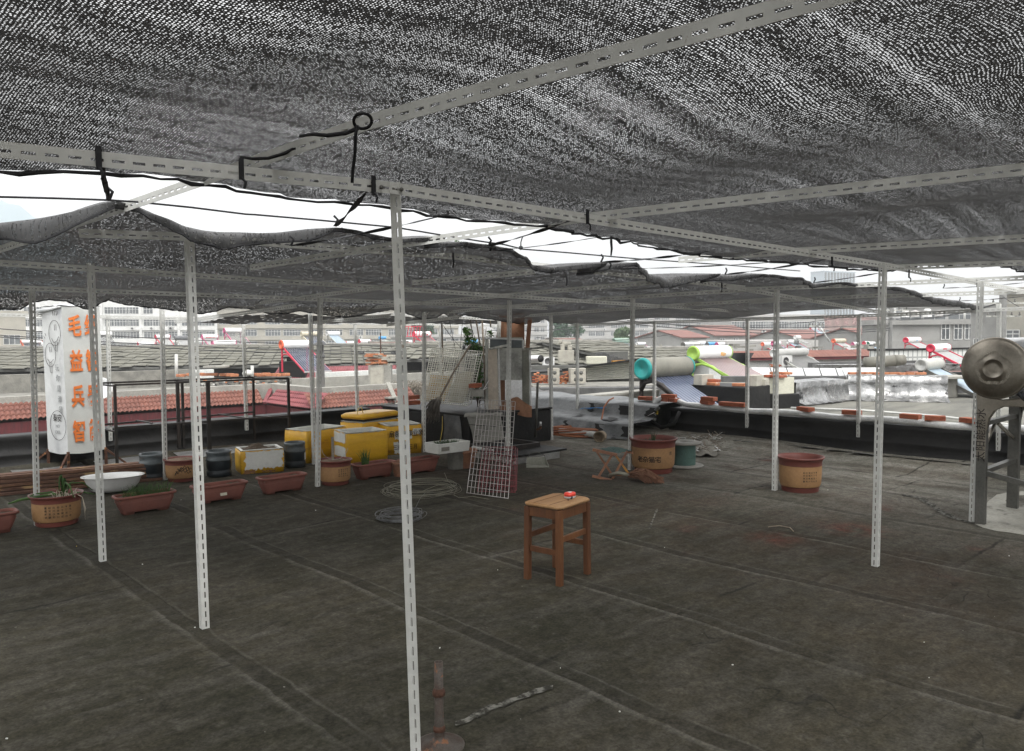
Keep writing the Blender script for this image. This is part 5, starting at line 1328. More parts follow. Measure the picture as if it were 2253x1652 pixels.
# ---------------------------------------------------------------- hose, tarp, pipes at the foil wall
mb = MB(); rq = random.Random(41); c = on_deck(gp(1275, 958), 0)
t = thing('hose', 'orange garden hose coiled in long loops in front of the silver foil wall', 'hose')
for k in range(7):
    pts = []; ll = .62 * rq.uniform(.8, 1.05); ww = .30 * rq.uniform(.6, 1.2); ox = rq.uniform(-.05, .05); oy = rq.uniform(-.06, .06); z0 = .02 + .018 * k
    for i in range(28):
        a = i * 2 * math.pi / 28; q = c + dX * (ox + ll * math.cos(a)) + f0 * (oy + ww * math.sin(a)); g_ = on_deck(q, 0)
        pts.append(Vector((q.x, q.y, g_.z + z0 + .02 * math.sin(2 * a + k))))
    mb.tube(pts, .012, 7, closed=True)
dd = (gp(1320, 960) - EYE).dot(f0)
mb.tube([dp(1290, 952, dd), dp(1312, 948, dd), dp(1323, 925, dd + .1), dp(1329, 895, dd + .25), dp(1340, 880, dd + .35), dp(1350, 875, dd + .4)], .013, 7)
mb.build('tube', M['hose_orange'], t)
mb = MB(); mb.tube([on_deck(gp(1232, 955), .06), on_deck(gp(1316, 966), .06)], .045, 12); solo('plastic_pipe', 'pale plastic pipe lying among the hose loops', 'pipe', mb, M['pvc'])
mb = MB(); a = on_deck(gp(1320, 972), .07); b = on_deck(gp(1340, 962), .07); dv = (b - a).normalized(); Mx = dv.to_track_quat('Z', 'Y').to_matrix()
mb.lathe([(.060, .16), (.074, .16), (.08, .04), (.085, .03), (.085, 0), (.066, 0), (.062, .10), (0, .10)], 24, M=Mx, c=a - dv * .05); solo('clay_pipe', 'short brown clay pipe lying open end forward at the right of the hose', 'pipe', mb, M['clay'])
mb = MB(); tp = [gp(1210, 942, .03), gp(1250, 948, .03)]
mb.grid(14, 8, lambda i, j: on_deck(gp(1206 + 46 * i, 955 - 22 * j * (1 - .55 * i)), .02 + .07 * math.sin(i * 5 + j * 4) ** 2 * (1 - i) + .10 * j * (1 - i)))
solo('tarp', 'bright blue tarpaulin crumpled at the foot of the foil wall', 'tarpaulin', mb, M['tarp_blue'])
# silver-wrapped pipe along the right parapet with bricks holding it down
tp = [(1362, 902, -.05), (1358, 885, .05), (1365, 877, .10), (1385, 882, .12), (1405, 889, .12)]
t = thing('insulated_pipe', 'long silver foil wrapped pipe running along the top of the right parapet', 'pipe')
pts = []
y = 5.05
P0 = Vector((PX + .10, 5.02, PH + .10))
pts = [Vector((PX - .04, 5.25, PH - .02)), Vector((PX + .0, 5.2, PH + .10)), Vector((PX + .05, 5.1, PH + .15)), Vector((PX + .06, 4.95, PH + .12)), Vector((PX + .05, 4.7, PH + .06))]
k = 0
while y > -4.2:
    y -= .28; k += 1; pts.append(Vector((PX + .035 + .02 * math.sin(k * .9), y - .35, PH + .042 + .012 * math.sin(k * 1.3))))
rq = random.Random(6)
MB().tube(pts, [.043 + rq.uniform(-.004, .005) for _ in pts], 14).build('foil_wrap', M['foil_white'], t)
mb = MB(); cp_ = Vector((PX - .06, 5.28, PH - .06))
for k in range(9): mb.lathe([(0, -.03), (.035, -.015), (.04, .01), (0, .035)], 8, c=cp_ + Vector((rq.uniform(-.06, .05), rq.uniform(-.12, .12), rq.uniform(-.10, .08))), sm=False)
mb.build('foil_knot', M['foil'], t)
MB().tube([Vector((PX - .12, 5.30, PH - .03)), Vector((PX - .02, 5.38, PH - .0))], .022, 10).build('valve', M['steel_dark'], t)
mb = MB(); mb.box(Vector((PX - .12, 5.12, PH - .08)), (.03, .03, .05)); mb.build('valve_lever', M['yellow_paint'], t)
MB().tube([Vector((PX - .06, 5.3, PH - .1)), Vector((PX - .10, 5.25, .2)), Vector((PX - .16, 5.0, .12)), Vector((PX - .12, 4.8, .2)), Vector((PX - .05, 4.75, PH - .04))], .028, 8).build('black_bend', M['rubber_black'], t)
MB().tube([gp(1400, 930, .25), gp(1430, 912, .40), up_(1445, 905, PX - .06)], .004, 5).build('thin_hose', M['wire_grey'], t)
bricks_px = [(1435, 893, 0, 'single brick leaning nearest the bend of the silver pipe'), (1462, 901, 0, 'left brick of the three brick stack below the glass tubes'), (1480, 901, 0, 'right lower brick of the three brick stack below the glass tubes'), (1472, 888, 1, 'top brick of the three brick stack below the glass tubes'),
             (1556, 902, 0, 'lower brick of the two brick stack at the corner of the glass tubes'), (1560, 890, 1, 'upper brick of the two brick stack at the corner of the glass tubes'), (1600, 906, 0, 'left brick of the pair right of the glass tubes'), (1625, 908, 0, 'right brick of the pair right of the glass tubes'),
             (1772, 914, 0, 'brick on the silver pipe just right of the post beside the poem pot'), (1874, 921, 0, 'brick on the silver pipe left of a hanging post end'), (2003, 929, 0, 'brick on the silver pipe right of the big post'), (2057, 933, 0, 'brick on the silver pipe midway between big post and steel tank'), (2135, 940, 0, 'brick on the silver pipe beside the steel tank post'), (1420, 890, 0, 'half brick beside the foil pipe near its bend')]
rq = random.Random(77)
for (px, py, lv, lab) in bricks_px:
    p = up_(px, py, PX + .05); p.z = PH + .112 + .056 * lv
    brick(p, R(90) + rq.uniform(-.5, .5), 'red ' + lab, 'brick_red', 'bricks weighing down the silver pipe', (.22, .115, .056))

# ---------------------------------------------------------------- folding stool, broom, spool, rubbish
c = on_deck(gp(1345, 1052), 0)
t = thing('folding_stool', 'small wooden folding stool with crossed legs and a green gravelly seat', 'stool', c)
D1 = (gp(1345, 1052) - EYE).dot(f0); D2 = D1 + .26
def fs_(x, y, d): return dp(x, y, d) - c
for (a, b, d, mt) in (((1313, 993), (1352, 1053), D1 + .05, 'wood_old'), ((1348, 998), (1316, 1050), D1 - .02, 'wood_old'), ((1352, 998), (1386, 1046), D1 + .05, 'wood_yellow'), ((1380, 992), (1347, 1054), D1 + .02, 'wood_old')):
    MB().bar(fs_(*a, d + (.22 if a[0] > 1349 and False else 0)), fs_(*b, d), .028, .022).build('leg', M[mt], t, .002)
MB().bar(fs_(1304, 989, D1), fs_(1358, 1001, D1 - .05), .03, .03).build('seat_rail', M['wood_old'], t, .002)
MB().bar(fs_(1340, 987, D1 + .25), fs_(1394, 996, D1 + .2), .03, .03).build('seat_rail', M['wood_old'], t, .002)
MB().bar(fs_(1303, 1047, D1), fs_(1360, 1060, D1 - .05), .035, .025).build('foot_rail', M['wood_old'], t, .002)
MB().bar(fs_(1340, 1043, D1 + .22), fs_(1395, 1052, D1 + .18), .035, .025).build('foot_rail', M['wood_old'], t, .002)
MB().bar(fs_(1327, 1023, D1 + .02), fs_(1352, 1027, D1 + .1), .008, .008).build('rod', M['steel_dark'], t)
P = [fs_(1318, 990, D1 + .02), fs_(1358, 999, D1 - .02), fs_(1392, 994, D1 + .2), fs_(1350, 984, D1 + .26)]
mb = MB(); mb.grid(14, 10, lambda i, j: (P[0].lerp(P[1], i)).lerp(P[3].lerp(P[2], i), j) + Vector((0, 0, .012 + .022 * math.sin(i * 3.1) * math.sin(j * 3.1) + random.uniform(-.004, .004)))); mb.build('seat', M['gravel_green'], t)
t = thing('broom', 'brown straw broom lying on the felt at the foot of the largest pot', 'broom')
D3 = (gp(1400, 1052) - EYE).dot(f0)
a = gp(1345, 1044, .04); hub = gp(1388, 1046, .05)
MB().tube([gp(1340, 1046, .03), gp(1360, 1040, .07), hub], [.018, .02, .022], 8).build('handle', M['wire_beige'], t)
mb = MB(); rq = random.Random(51)
for k in range(260):
    s = hub + Vector((rq.uniform(-.03, .03), rq.uniform(-.03, .03), rq.uniform(-.02, .03)))
    e = gp(rq.uniform(1420, 1462), rq.uniform(1050, 1064), max(.004, rq.gauss(.012, .012))); e.z = max(.004, e.z)
    m_ = s.lerp(e, .5) + Vector((rq.uniform(-.045, .045), rq.uniform(-.045, .045), rq.uniform(.01, .08)))
    mb.tube([s, m_, e], [.004, .004, .002], 4, caps=False)
mb.build('bristles', M['broom_straw'], t)
c = on_deck(gp(1508, 1030), 0); t = thing('cable_spool', 'empty green cable spool with pale round flanges standing on end', 'spool', c + Vector((.10, .10, 0)))
MB().lathe([(0, .003), (.225, .003), (.235, .012), (.225, .022), (.14, .026)], 36).build('flange', M['spool_flange'], t)
MB().lathe([(.140, .026), (.140, .27)], 32).build('barrel', M['spool_green'], t)
MB().lathe([(.14, .27), (.21, .268), (.215, .285), (.05, .292), (.045, .25), (0, .25)], 36).build('flange', M['spool_flange'], t)
mb = MB(); mb.grid(16, 10, lambda i, j: on_deck(gp(1520 + 58 * i, 1006 - 22 * j), .01 + .07 * math.sin(i * 2.6) * (.4 + j * .6) + .015 * math.sin(i * 13 + j * 7)))
solo('cloth', 'stiff grey cloth crumpled on the felt to the right of the spool', 'cloth', mb, M['cloth_grey'])
rq = random.Random(61); mb = MB()
for k in range(240):
    q = on_deck(gp(rq.gauss(1545, 28), rq.uniform(972, 1000)), rq.uniform(.005, .07)); a = rq.uniform(0, 6.28); l = rq.uniform(.03, .16)
    mb.bar(q, q + Vector((math.cos(a) * l, math.sin(a) * l, rq.uniform(-.02, .05))), rq.uniform(.004, .02), .004, 0 if rq.random() < .8 else 1)
tag(mb.build('sweepings', [M['trash'], M['foil_white']]), 'swept heap of dry leaves and foil scraps by the right parapet', 'rubbish', kind='stuff')
rq = random.Random(67); mb = MB()
for k in range(18):
    q = on_deck(gp(rq.uniform(0, 2253), rq.uniform(1080, 1640) if k % 3 else rq.uniform(1040, 1250)), .004); s = rq.uniform(.0015, .0045)
    mb.box(q, (s * 2, s, .004), rz=rq.uniform(0, 3), mi=0 if rq.random() < .85 else 1)
tag(mb.build('litter', [M['styrofoam'], M['yellow_paint']]), 'tiny scraps of white foam scattered over the dark felt', 'litter', kind='stuff')
mb = MB(); mb.tube([on_deck(gp(1690, 1162), .01), on_deck(gp(1715, 1160), .012), on_deck(gp(1738, 1164), .01), on_deck(gp(1746, 1172), .008)], .004, 5); solo('twig', 'thin dry twig lying on the brown stained felt', 'twig', mb, M['stick'])
# ---------------------------------------------------------------- solar water heaters
def tmat(key, *a, **k):
    if key not in M: mk(key, *a, **k)
    return M[key]
tmat('tube_glass', (.12, .14, .20), .14, 0, (.15, .17, .23), 3, fine=0, spec=.7)
tmat('tube_pink', (.30, .225, .22), .18, 0, (.27, .215, .215), 3, fine=0, spec=.6)
tmat('tube_grey', (.30, .30, .29), .2, 0, (.26, .26, .255), 3, fine=0, spec=.5)
tmat('tube_dark', (.07, .075, .085), .14, 0, fine=0, spec=.7)
tmat('panel_blue', (.30, .37, .43), .2, 0, (.26, .33, .38), 3, fine=0, spec=.5)
tmat('tank_white', (.78, .78, .77), .3, 0, (.72, .72, .71), 2, fine=.02, spec=.5)
tmat('tank_grey', (.205, .198, .165), .6, 0, (.15, .146, .124), 2.0, fine=.06)
tmat('tank_cream', (.60, .55, .42), .45, 0, fine=.04)
tmat('tank_blue', (.10, .36, .66), .4, 0, fine=.03)
tmat('tank_green', (.20, .30, .24), .6, 0, (.26, .33, .27), 2)
tmat('tank_dark', (.17, .175, .18), .4, 0, fine=.03)
tmat('cap_teal', (.015, .25, .235), .5, 0, (.02, .22, .21), 4, fine=.04)
tmat('cap_green', (.34, .54, .10), .5, 0, fine=.03)
tmat('cap_red', (.60, .035, .075), .5, 0, (.52, .03, .065), 4, fine=.04)
tmat('cap_orange', (.78, .14, .06), .5, 0, fine=.03)
tmat('cap_grey', (.42, .42, .40), .6, 0, (.36, .36, .345), 4, spots=(.58, .2, .22), sscale=7, sthr=.68)
tmat('cap_white', (.66, .66, .64), .5)
tmat('cap_pink', (.60, .12, .25), .5)
tmat('cap_dkgreen', (.02, .16, .10), .5)
tmat('cap_purple', (.16, .10, .42), .5)
tmat('logo_orange', (.85, .42, .06), .5)
tmat('logo_red', (.75, .05, .10), .5)
tmat('logo_blue', (.25, .50, .75), .5)
def lerp3(a, b, t): return Vector(a).lerp(Vector(b), t)
def heater(loc, lab, L=1.6, D=.45, Ht=1.25, run=1.35, ntubes=16, tank='tank_white', cap='cap_red', stand='cap_red', tube='tube_grey', rz=0.0, detail=2, sheet=False, arch=True, zb=.12, tray='aluminium', tube_r=.029, name='solar_heater', grp='solar water heaters on the roofs', logo=None):
    """tank axis along local x, tubes run down towards -y"""
    t = thing(name, lab, 'solar heater', loc, rz, grp)
    Rr = D / 2; ax = Matrix.Rotation(R(90), 3, 'Y')
    n = 28 if detail else 14
    MB().lathe([(Rr * .985, -L / 2), (Rr, -L / 2 + .02), (Rr, L / 2 - .02), (Rr * .985, L / 2)], n, M=ax, c=(0, 0, Ht)).build('tank', M[tank], t)
    for s in (-1, 1):
        pr = [(Rr * 1.015, 0), (Rr * 1.02, s * .035), (Rr * .97, s * .06), (Rr * .80, s * .075), (Rr * .78, s * .070), (Rr * .2, s * .075), (Rr * .18, s * .068), (0, s * .07)] if detail else [(Rr * 1.01, 0), (Rr * .9, s * .05), (0, s * .06)]
        MB().lathe(pr, n, M=ax, c=(s * L / 2, 0, Ht)).build('end_cap', M[cap], t)
    top = Vector((0, -Rr * .35, Ht - Rr * .82)); bot = Vector((0, -run, zb))
    if sheet:
        mb = MB(); w = L * .86
        P = [top + Vector((-w / 2, 0, 0)), top + Vector((w / 2, 0, 0)), bot + Vector((w / 2, 0, 0)), bot + Vector((-w / 2, 0, 0))]
        k = ntubes
        mb.grid(k * 4, 1, lambda i, j: P[0].lerp(P[1], i).lerp(P[3].lerp(P[2], i), j) + Vector((0, .02, .03)) * abs(math.sin(i * k * math.pi)), 0, True); mb.build('tube_bank', M[tube], t)
    elif detail >= 2:
        for k in range(ntubes):
            x = -L * .45 + L * .9 * k / (ntubes - 1)
            MB().tube([top + Vector((x, 0, 0)), top.lerp(bot, .5) + Vector((x, 0, 0)), bot + Vector((x, 0, 0))], tube_r, 10).build('glass_tube', M[tube], t)
    else:
        mb = MB()
        for k in range(ntubes):
            x = -L * .45 + L * .9 * k / (ntubes - 1); mb.tube([top + Vector((x, 0, 0)), bot + Vector((x, 0, 0))], tube_r, 6)
        mb.build('tube_bank', M[tube], t)
    MB().bar(bot + Vector((-L * .49, -.02, -.02)), bot + Vector((L * .49, -.02, -.02)), .09, .06).build('tube_tray', M[tray], t)
    for s in (-1, 1):
        x = s * L * .47; mb = MB()
        mb.bar((x, Rr * .45, 0), (x, Rr * .38, Ht - Rr * .8), .045, .07, up=(1, 0, 0))
        mb.bar((x, -Rr * .5, Ht - Rr * .85), (x, -run, zb - .04), .05, .07)
        if arch:
            c0 = Vector((x, Rr * .45, Ht * .52)); c1 = Vector((x, -run * .52, Ht * .42))
            mb.tube([c0, lerp3(c0, c1, .12) + Vector((0, 0, .16)), lerp3(c0, c1, .35) + Vector((0, 0, .22)), lerp3(c0, c1, .65) + Vector((0, 0, .17)), c1], .045 if detail >= 2 else .03, 6)
            mb.bar((x, -Rr * .1, Ht - Rr * .96), (x, Rr * .42, Ht - Rr * .96), .05, .06)
        else: mb.bar((x, Rr * .45, .25), (x, -run * .55, Ht * .42), .03, .04)
        mb.build('stand', M[stand], t)
    if logo:
        def lg(i, j):
            a = R(-62 + 34 * j - 40); q = (Rr + .003)
            return (logo[1] * L + (i - .5) * logo[2], q * math.cos(R(205 + 38 * j)), Ht + q * math.sin(R(205 + 38 * j)) * -1 + 0)
        def lg2(i, j):
            th = R(-14 + 38 * (j - .5)); q = Rr + .003
            return (logo[1] * L + (i - .5) * logo[2], -q * math.cos(th), Ht + q * math.sin(th))
        mb = MB(); rr = random.Random(len(lab))
        for k in range(logo[3] if len(logo) > 3 else 4):
            n_ = logo[3] if len(logo) > 3 else 4; i0, i1 = k / n_ + .02, (k + .8) / n_; j0 = rr.uniform(0, .25); j1 = rr.uniform(.65, 1)
            mb.grid(1, 3, lambda i, j: lg2(i0 + (i1 - i0) * i, j0 + (j1 - j0) * j))
        mb.build('printed_mark', M[logo[0]], t)
    return t
def hplace(px, py, dist, frac=0): return dp(px, py, dist)
def roofpt(px, py, z): return gp(px, py, z)
def tank_at(px, py, dist, L, Ht):   # px,py is the centre of the near end disc; returns the base of the heater
    p = dp(px, py, dist); return Vector((p.x + L / 2, p.y, p.z - Ht))
# nearest: teal ended, behind the right parapet
b = tank_at(1416, 811, 15.2, 1.36, 1.12)
b.z = 0.0; p = dp(1416, 811, 15.2); Ht = p.z
heater(b, 'solar water heater with dull grey tank and teal end disc, nearest behind the right parapet', 1.36, .41, Ht, 1.30, 13, 'tank_grey', 'cap_teal', 'black_steel', 'tube_glass', tube_r=.033, zb=.06)
p = dp(1527, 777, 22.0); Ht = p.z - .0
heater(Vector((p.x + .8, p.y, .0)), 'solar water heater with white tank, lime green ends and a flame mark', 1.62, .40, Ht, 1.75, 13, 'tank_white', 'cap_green', 'cap_green', 'tube_pink', tube_r=.040, zb=.1, logo=('logo_orange', .22, .26, 4))
# the stainless one on our own roof, right edge
t = thing('solar_heater', 'big bare stainless steel tank with embossed end on a steel stand, at the right edge', 'solar heater', (0, 0, 0), 0, 'solar water heaters on the roofs')
Dt = 6.1; cc = dp(2190, 810, Dt); Rk = .232; Lk = 1.75; ax = Matrix.Rotation(R(90), 3, 'Y')
MB().lathe([(Rk, .0), (Rk, Lk)], 48, M=ax, c=cc).build('tank', M['steel_bright'], t)
MB().lathe([(Rk, Lk), (Rk * .9, Lk + .06), (0, Lk + .08)], 48, M=ax, c=cc).build('far_end', M['steel'], t)
MB().lathe([(Rk * 1.02, .015), (Rk * 1.03, -.01), (Rk * 1.0, -.022), (Rk * .97, -.018), (Rk * .93, -.028), (Rk * .75, -.042), (Rk * .5, -.050), (Rk * .35, -.053), (Rk * .32, -.058), (Rk * .29, -.058), (Rk * .27, -.0525), (Rk * .14, -.054), (0, -.0545)], 64, M=ax, c=cc).build('end_cap', M['steel'], t)
mb = MB()
for k in range(44):
    a = k * 2 * math.pi / 44; r_ = Rk * (.50 + .03 * math.sin(k * 7)); 
    mb.box(cc + Vector((-.0510, r_ * math.cos(a), r_ * math.sin(a))), (.004, .006 + .006 * (k % 3), .022), rot=Matrix.Rotation(-a + R(90), 3, 'X'))
mb.build('embossed_lettering', M['steel'], t)
fl = gp(2157, 1152); rl = gp(2233, 1118)
yl = fl.y; x_f = fl.x
zc = cc.z - Rk
y_tank = cc.y
lx, ly = fl.x, fl.y - y_tank; x2 = rl.x
MB().bar((lx, y_tank + ly, 0), (lx, y_tank + ly, zc - .10), .075, .05, up=(1, 0, 0)).build('leg', M['steel_dark'], t, .006)
leg2 = Vector((cc.x + .06, y_tank - .22, 0))
def arcp(s):
    return Vector((cc.x + .055, y_tank + .20 - .40 * s, zc - .13 + .10 * math.sin(math.pi * s)))
mb = MB()
A0 = [(ly + .035, zc - .16), (ly + .04, zc - .04), (ly + .05, zc + .06), (.10, zc - .0), (0, zc - .02), (-.12, zc - .005), (-.26, zc + .06), (-.5, zc - .22), (-.9, zc - .62), (-1.2, .16), (-1.26, .12), (-1.0, zc - .62), (-.62, zc - .30), (-.36, zc - .10), (-.2, zc - .07), (-.02, zc - .075), (ly - .09, zc - .11), (ly - .05, zc - .18), (ly - .032, zc - .3), (ly - .03, zc - .5), (ly + .035, zc - .5)]
mb.prism([(lx - .027, y_tank + y_, z_) for y_, z_ in A0], (.05, 0, 0)); mb.build('arched_stand', M['steel'], t, .006)
xr = x2 + .32
MB().bar((xr - .32, y_tank + ly, 0), (xr - .32, y_tank + ly, zc - .0), .085, .06, up=(1, 0, 0)).build('leg', M['steel_dark'], t, .006)
mb = MB(); mb.prism([(xr + .035 - .35, y_tank + y_, z_) for y_, z_ in A0], (.05, 0, 0)); mb.build('arched_stand', M['steel_dark'], t, .006)
for (z0, z1, dy) in ((.42, .42, ly), (zc - .22, zc - .22, ly)):
    MB().bar((lx, y_tank + dy, z0), (xr - .32, y_tank + dy, z1), .05, .035).build('brace', M['steel_dark'], t)
MB().bar((lx, y_tank + ly, .42), (cc.x + .06, y_tank - 1.1, .22), .03, .04).build('brace', M['steel_dark'], t)
MB().bar((lx + .3, y_tank + ly, zc - .25), (lx + .06, y_tank + ly, .62), .02, .025).build('brace', M['steel'], t)
MB().bar((lx + .38, y_tank + ly, zc - .25), (xr - .36, y_tank + ly, .62), .02, .025).build('brace', M['steel'], t)
text_mesh('lettering', '太阳能热水', .075, M['ink'], t, (lx - .03, y_tank + ly, .72), (0, 0, 1), (0, 1, 0), .001, sx=1.15)
tg = Vector((0, -Rk * .3, -Rk * .85))
for k in range(16):
    x = cc.x + .12 + k * .102
    a = Vector((x, y_tank - .12, zc + .05)); b = Vector((x, y_tank - 1.22, .16))
    MB().tube([a, a.lerp(b, .5), b], .027, 8).build('glass_tube', M['tube_dark'], t)
mb = MB(); mb.tube([up_(2222, 950, PX - .2), up_(2228, 1000, PX - .25), up_(2231, 1030, PX - .3)], .016, 8); solo('drain_pipe', 'thin white plastic pipe standing behind the stainless heater legs', 'pipe', mb, M['pvc'])
# ---------------------------------------------------------------- neighbouring roofs on the right
def hdir(b):                                    # horizontal direction with bearing b (degrees right of the view)
    return f0 * math.cos(R(b)) + r0 * math.sin(R(b))
t = thing('flat_roofed_building', 'neighbouring flat roofed building with pale streaked felt, beyond the right parapet', 'building', (0, 0, 0), 0)
mb = MB(); mb.grid(40, 60, lambda i, j: (PX + .31 + 24 * i, -24 + 34 * j, -.02 + .015 * math.sin(i * 40) * math.sin(j * 31))); mb.build('roof', M['neighbour_felt'], t)
mb = MB(); mb.b2((PX + .32, -24, -8), (PX + 24, 10, -.1)); mb.build('wall', M['concrete'], t)
mb = MB(); mb.bar(up_(1560, 880, PX + 2.0), up_(1640, 880, PX + 2), .1, .02)
mb = MB(); mb.tube([gp(1740, 897, .03), gp(1900, 903, .03), gp(2060, 915, .03), gp(2270, 940, .03)], .022, 8); solo('white_conduit', 'thin white conduit lying on the neighbouring pale roof', 'pipe', mb, M['pvc'])
def cbox(name, lab, cat, px, w, dist, depth, z0, z1, mt, rz=0.0, bev=0.01, grp=None):
    """box whose near corner stands at pixel column px and the given distance; w along x, depth along y"""
    p = dp(px, 800, dist); mb = MB(); mb.b2((0, 0, z0), (w, depth, z1)); return solo(name, lab, cat, mb, M[mt], grp, (p.x, p.y, 0), rz, bev)
cbox('felted_plinth', 'black felted masonry box with bricks and blocks on top, behind the hanging post', 'plinth', 1640, .9, 14.6, 1.2, -.02, .54, 'bitumen', bev=.02)
p = dp(1640, 800, 14.6); rq = random.Random(88)
for k, (x, y, z, s, mt, lab) in enumerate(((.15, 1.0, .64, (.36, .2, .2), 'block', 'grey concrete block at the left on the black box'), (.1, .75, .57, (.24, .115, .055), 'brick_orange', 'orange brick at the near edge of the black box'), (.2, .95, .57, (.24, .115, .055), 'brick_orange', 'orange brick under two others on the black box'), (.2, .8, .626, (.24, .115, .055), 'brick_red', 'red brick lying on other bricks on the black box'), (.3, 1.0, .626, (.24, .115, .055), 'brick_red', 'second red brick lying on other bricks on the black box'), (.55, .12, .64, (.36, .2, .2), 'block', 'grey concrete block at the right corner of the black box'), (.80, .1, .60, (.3, .16, .12), 'block', 'small grey concrete block at the right end of the black box'), (.2, .25, .57, (.24, .115, .055), 'brick_orange', 'lone orange brick at the right on the black box'))):
    mb = MB(); mb.box((0, 0, 0), s); o = solo('brick' if 'brick' in lab and 'block at' not in lab else 'concrete_block', lab, 'brick' if s[0] < .25 else 'concrete block', mb, M[mt], None, (p.x + x, p.y + y, z), rq.uniform(-.4, .4) + (R(90) if s[0] < .25 else 0), .006)
p = dp(1713, 800, 16.2)
t = thing('masonry_pier', 'square cream painted pier with a black base and flat bricks on top', 'pier', (p.x, p.y, 0), R(-14))
MB().b2((0, 0, .28), (.46, .42, .62)).build('cream_shaft', M['cream_paint'], t, .01)
MB().b2((-.05, -.05, -.02), (.58, .5, .277)).build('black_base', M['bitumen'], t, .02)
for k in range(6):
    mb = MB(); mb.box((0, 0, 0), (.24, .115, .05)); solo('brick', 'flat orange red brick on top of the cream pier', 'brick', mb, M['brick_orange' if k % 2 else 'brick_red'], 'bricks on the cream pier', (p.x + .05 + .22 * (k % 2) + .03 * k % .1, p.y - .02 + .13 * (k // 2 % 3), .648 + .052 * (k % 2)), R(-14) + rq.uniform(-.15, .15), .004)
p = gp(1718, 893); mb = MB(); mb.lathe([(.0, .34), (.06, .33), (.09, .30), (.10, .25), (.10, .0)], 18); solo('clay_jar', 'small brown clay jar with a brick on it beside the black box', 'jar', mb, M['terracotta'], loc=p)
brick((p.x, p.y, .372), .4, 'orange brick lying on the small clay jar', 'brick_orange')
# foil covered low walls
def foil_wall(name, lab, a, b, h, th, mt, seed, zb=-.02, lean=.25):
    rr = random.Random(seed); a = Vector(a); b = Vector(b); L = (b - a).length; d = (b - a).normalized(); n = Vector((-d.y, d.x, 0))
    if n.dot(f0) < 0: n = -n
    nx = max(8, int(L / .09))
    def fn(i, j):
        prof = [(-lean, 0), (-lean * .35, h * .10), (-.02, h * .35), (0, h * .7), (.0, h), (th, h + .01), (th, zb)]
        k = prof[int(round(j * 6))]
        w = .018 * (math.sin(i * L * 7 + seed) + math.sin(i * L * 17 + k[1] * 9 + seed * 2))
        q = a.lerp(b, i) + n * (k[0] + w); return (q.x, q.y, zb + .02 + k[1] + (rr.uniform(-.012, .012) if j < .8 else 0))
    mb = MB(); mb.grid(nx, 6, fn); return solo(name, lab, 'wall', mb, M[mt])
mk('foil_creased', (.36, .36, .355), .25, .9, (.16, .16, .157), 4, bump=1.0, bscale=6, spots=(.02, .02, .02), sscale=3.6, sthr=.63, sw=.02, spec=.5)
A1, A2, A3 = dp(1752, 800, 17.0), dp(1866, 800, 18.3), dp(2086, 800, 17.6)
foil_wall('foil_wall', 'low wall wrapped in squares of silver foil with black joints, right of the cream pier', A1, A2, .46, .6, 'foil_creased', 3)
foil_wall('foil_wall', 'low wall draped in crumpled silver foil with a row of orange bricks on it', A2, A3, .54, .5, 'foil_creased', 8, lean=.4)
for k in range(9):
    q = A2.lerp(A3, .10 + .085 * k) + f0 * .22; brick((q.x, q.y, .585 + .004 * (k % 3)), R(-42.5) + rq.uniform(-.12, .12), 'orange brick in the row on the draped foil wall', 'brick_orange', 'row of bricks on the draped foil wall', (.235, .115, .05))
def slabq(name, lab, cat, pts, z, th, mt, drop=0.0):
    P = [gp(x, y, z) for x, y in pts]; mb = MB(); mb.prism([q + Vector((0, 0, -th)) for q in P], (0, 0, th)); return solo(name, lab, cat, mb, M[mt])
slabq('foil_roof', 'flat strip of glaring white foil roofing with black joints, left of the silver walls', 'roof', [(1668, 826), (1858, 826), (1852, 810), (1652, 808)], .36, .06, 'foil_white')
mb = MB()
for k in range(5):
    a = gp(1700 + 36 * k, 826, .366); b = gp(1694 + 36 * k, 809, .366); mb.bar(a, b, .03, .006)
solo('roof_joints', 'black joint strips across the white foil roof', 'joint', mb, M['bitumen'])
slabq('foil_roof', 'white foil covered sloping roof corner above the draped foil wall', 'roof', [(1862, 829), (1945, 829), (1940, 808), (1852, 809)], .42, .05, 'foil_white')
cbox('parapet_wall', 'dark grey wall below the glaring white foil roof', 'wall', 1664, 5.2, 21.4, .2, -.4, .29, 'bitumen_grey', rz=R(-40))
mb = MB(); q = dp(1740, 800, 23.5); 
cbox('parapet_wall', 'low silver foil wrapped wall behind the white foil roof', 'wall', 1800, 7.5, 28.5, .3, -.4, .38, 'foil_creased', rz=R(-42))
a, b = dp(1903, 798, 27), dp(1967, 793, 27); mb = MB(); mb.tube([a, b], .19, 16); mb.tube([b, b + (b - a).normalized() * .35], [.20, .17], 14); solo('tank_barrel', 'old grey cylinder lying on its side behind the draped foil wall', 'tank', mb, M['tank_grey'])
cbox('concrete_pier', 'short concrete pier with a torn foil cap beside the draped foil wall', 'pier', 2083, .5, 18.6, .4, -.02, .42, 'concrete', rz=R(-10))
cbox('concrete_slab', 'thin concrete slab resting on the short pier by the foil wall', 'slab', 2060, 1.1, 18.4, .7, .43, .49, 'concrete_light', rz=R(-30))
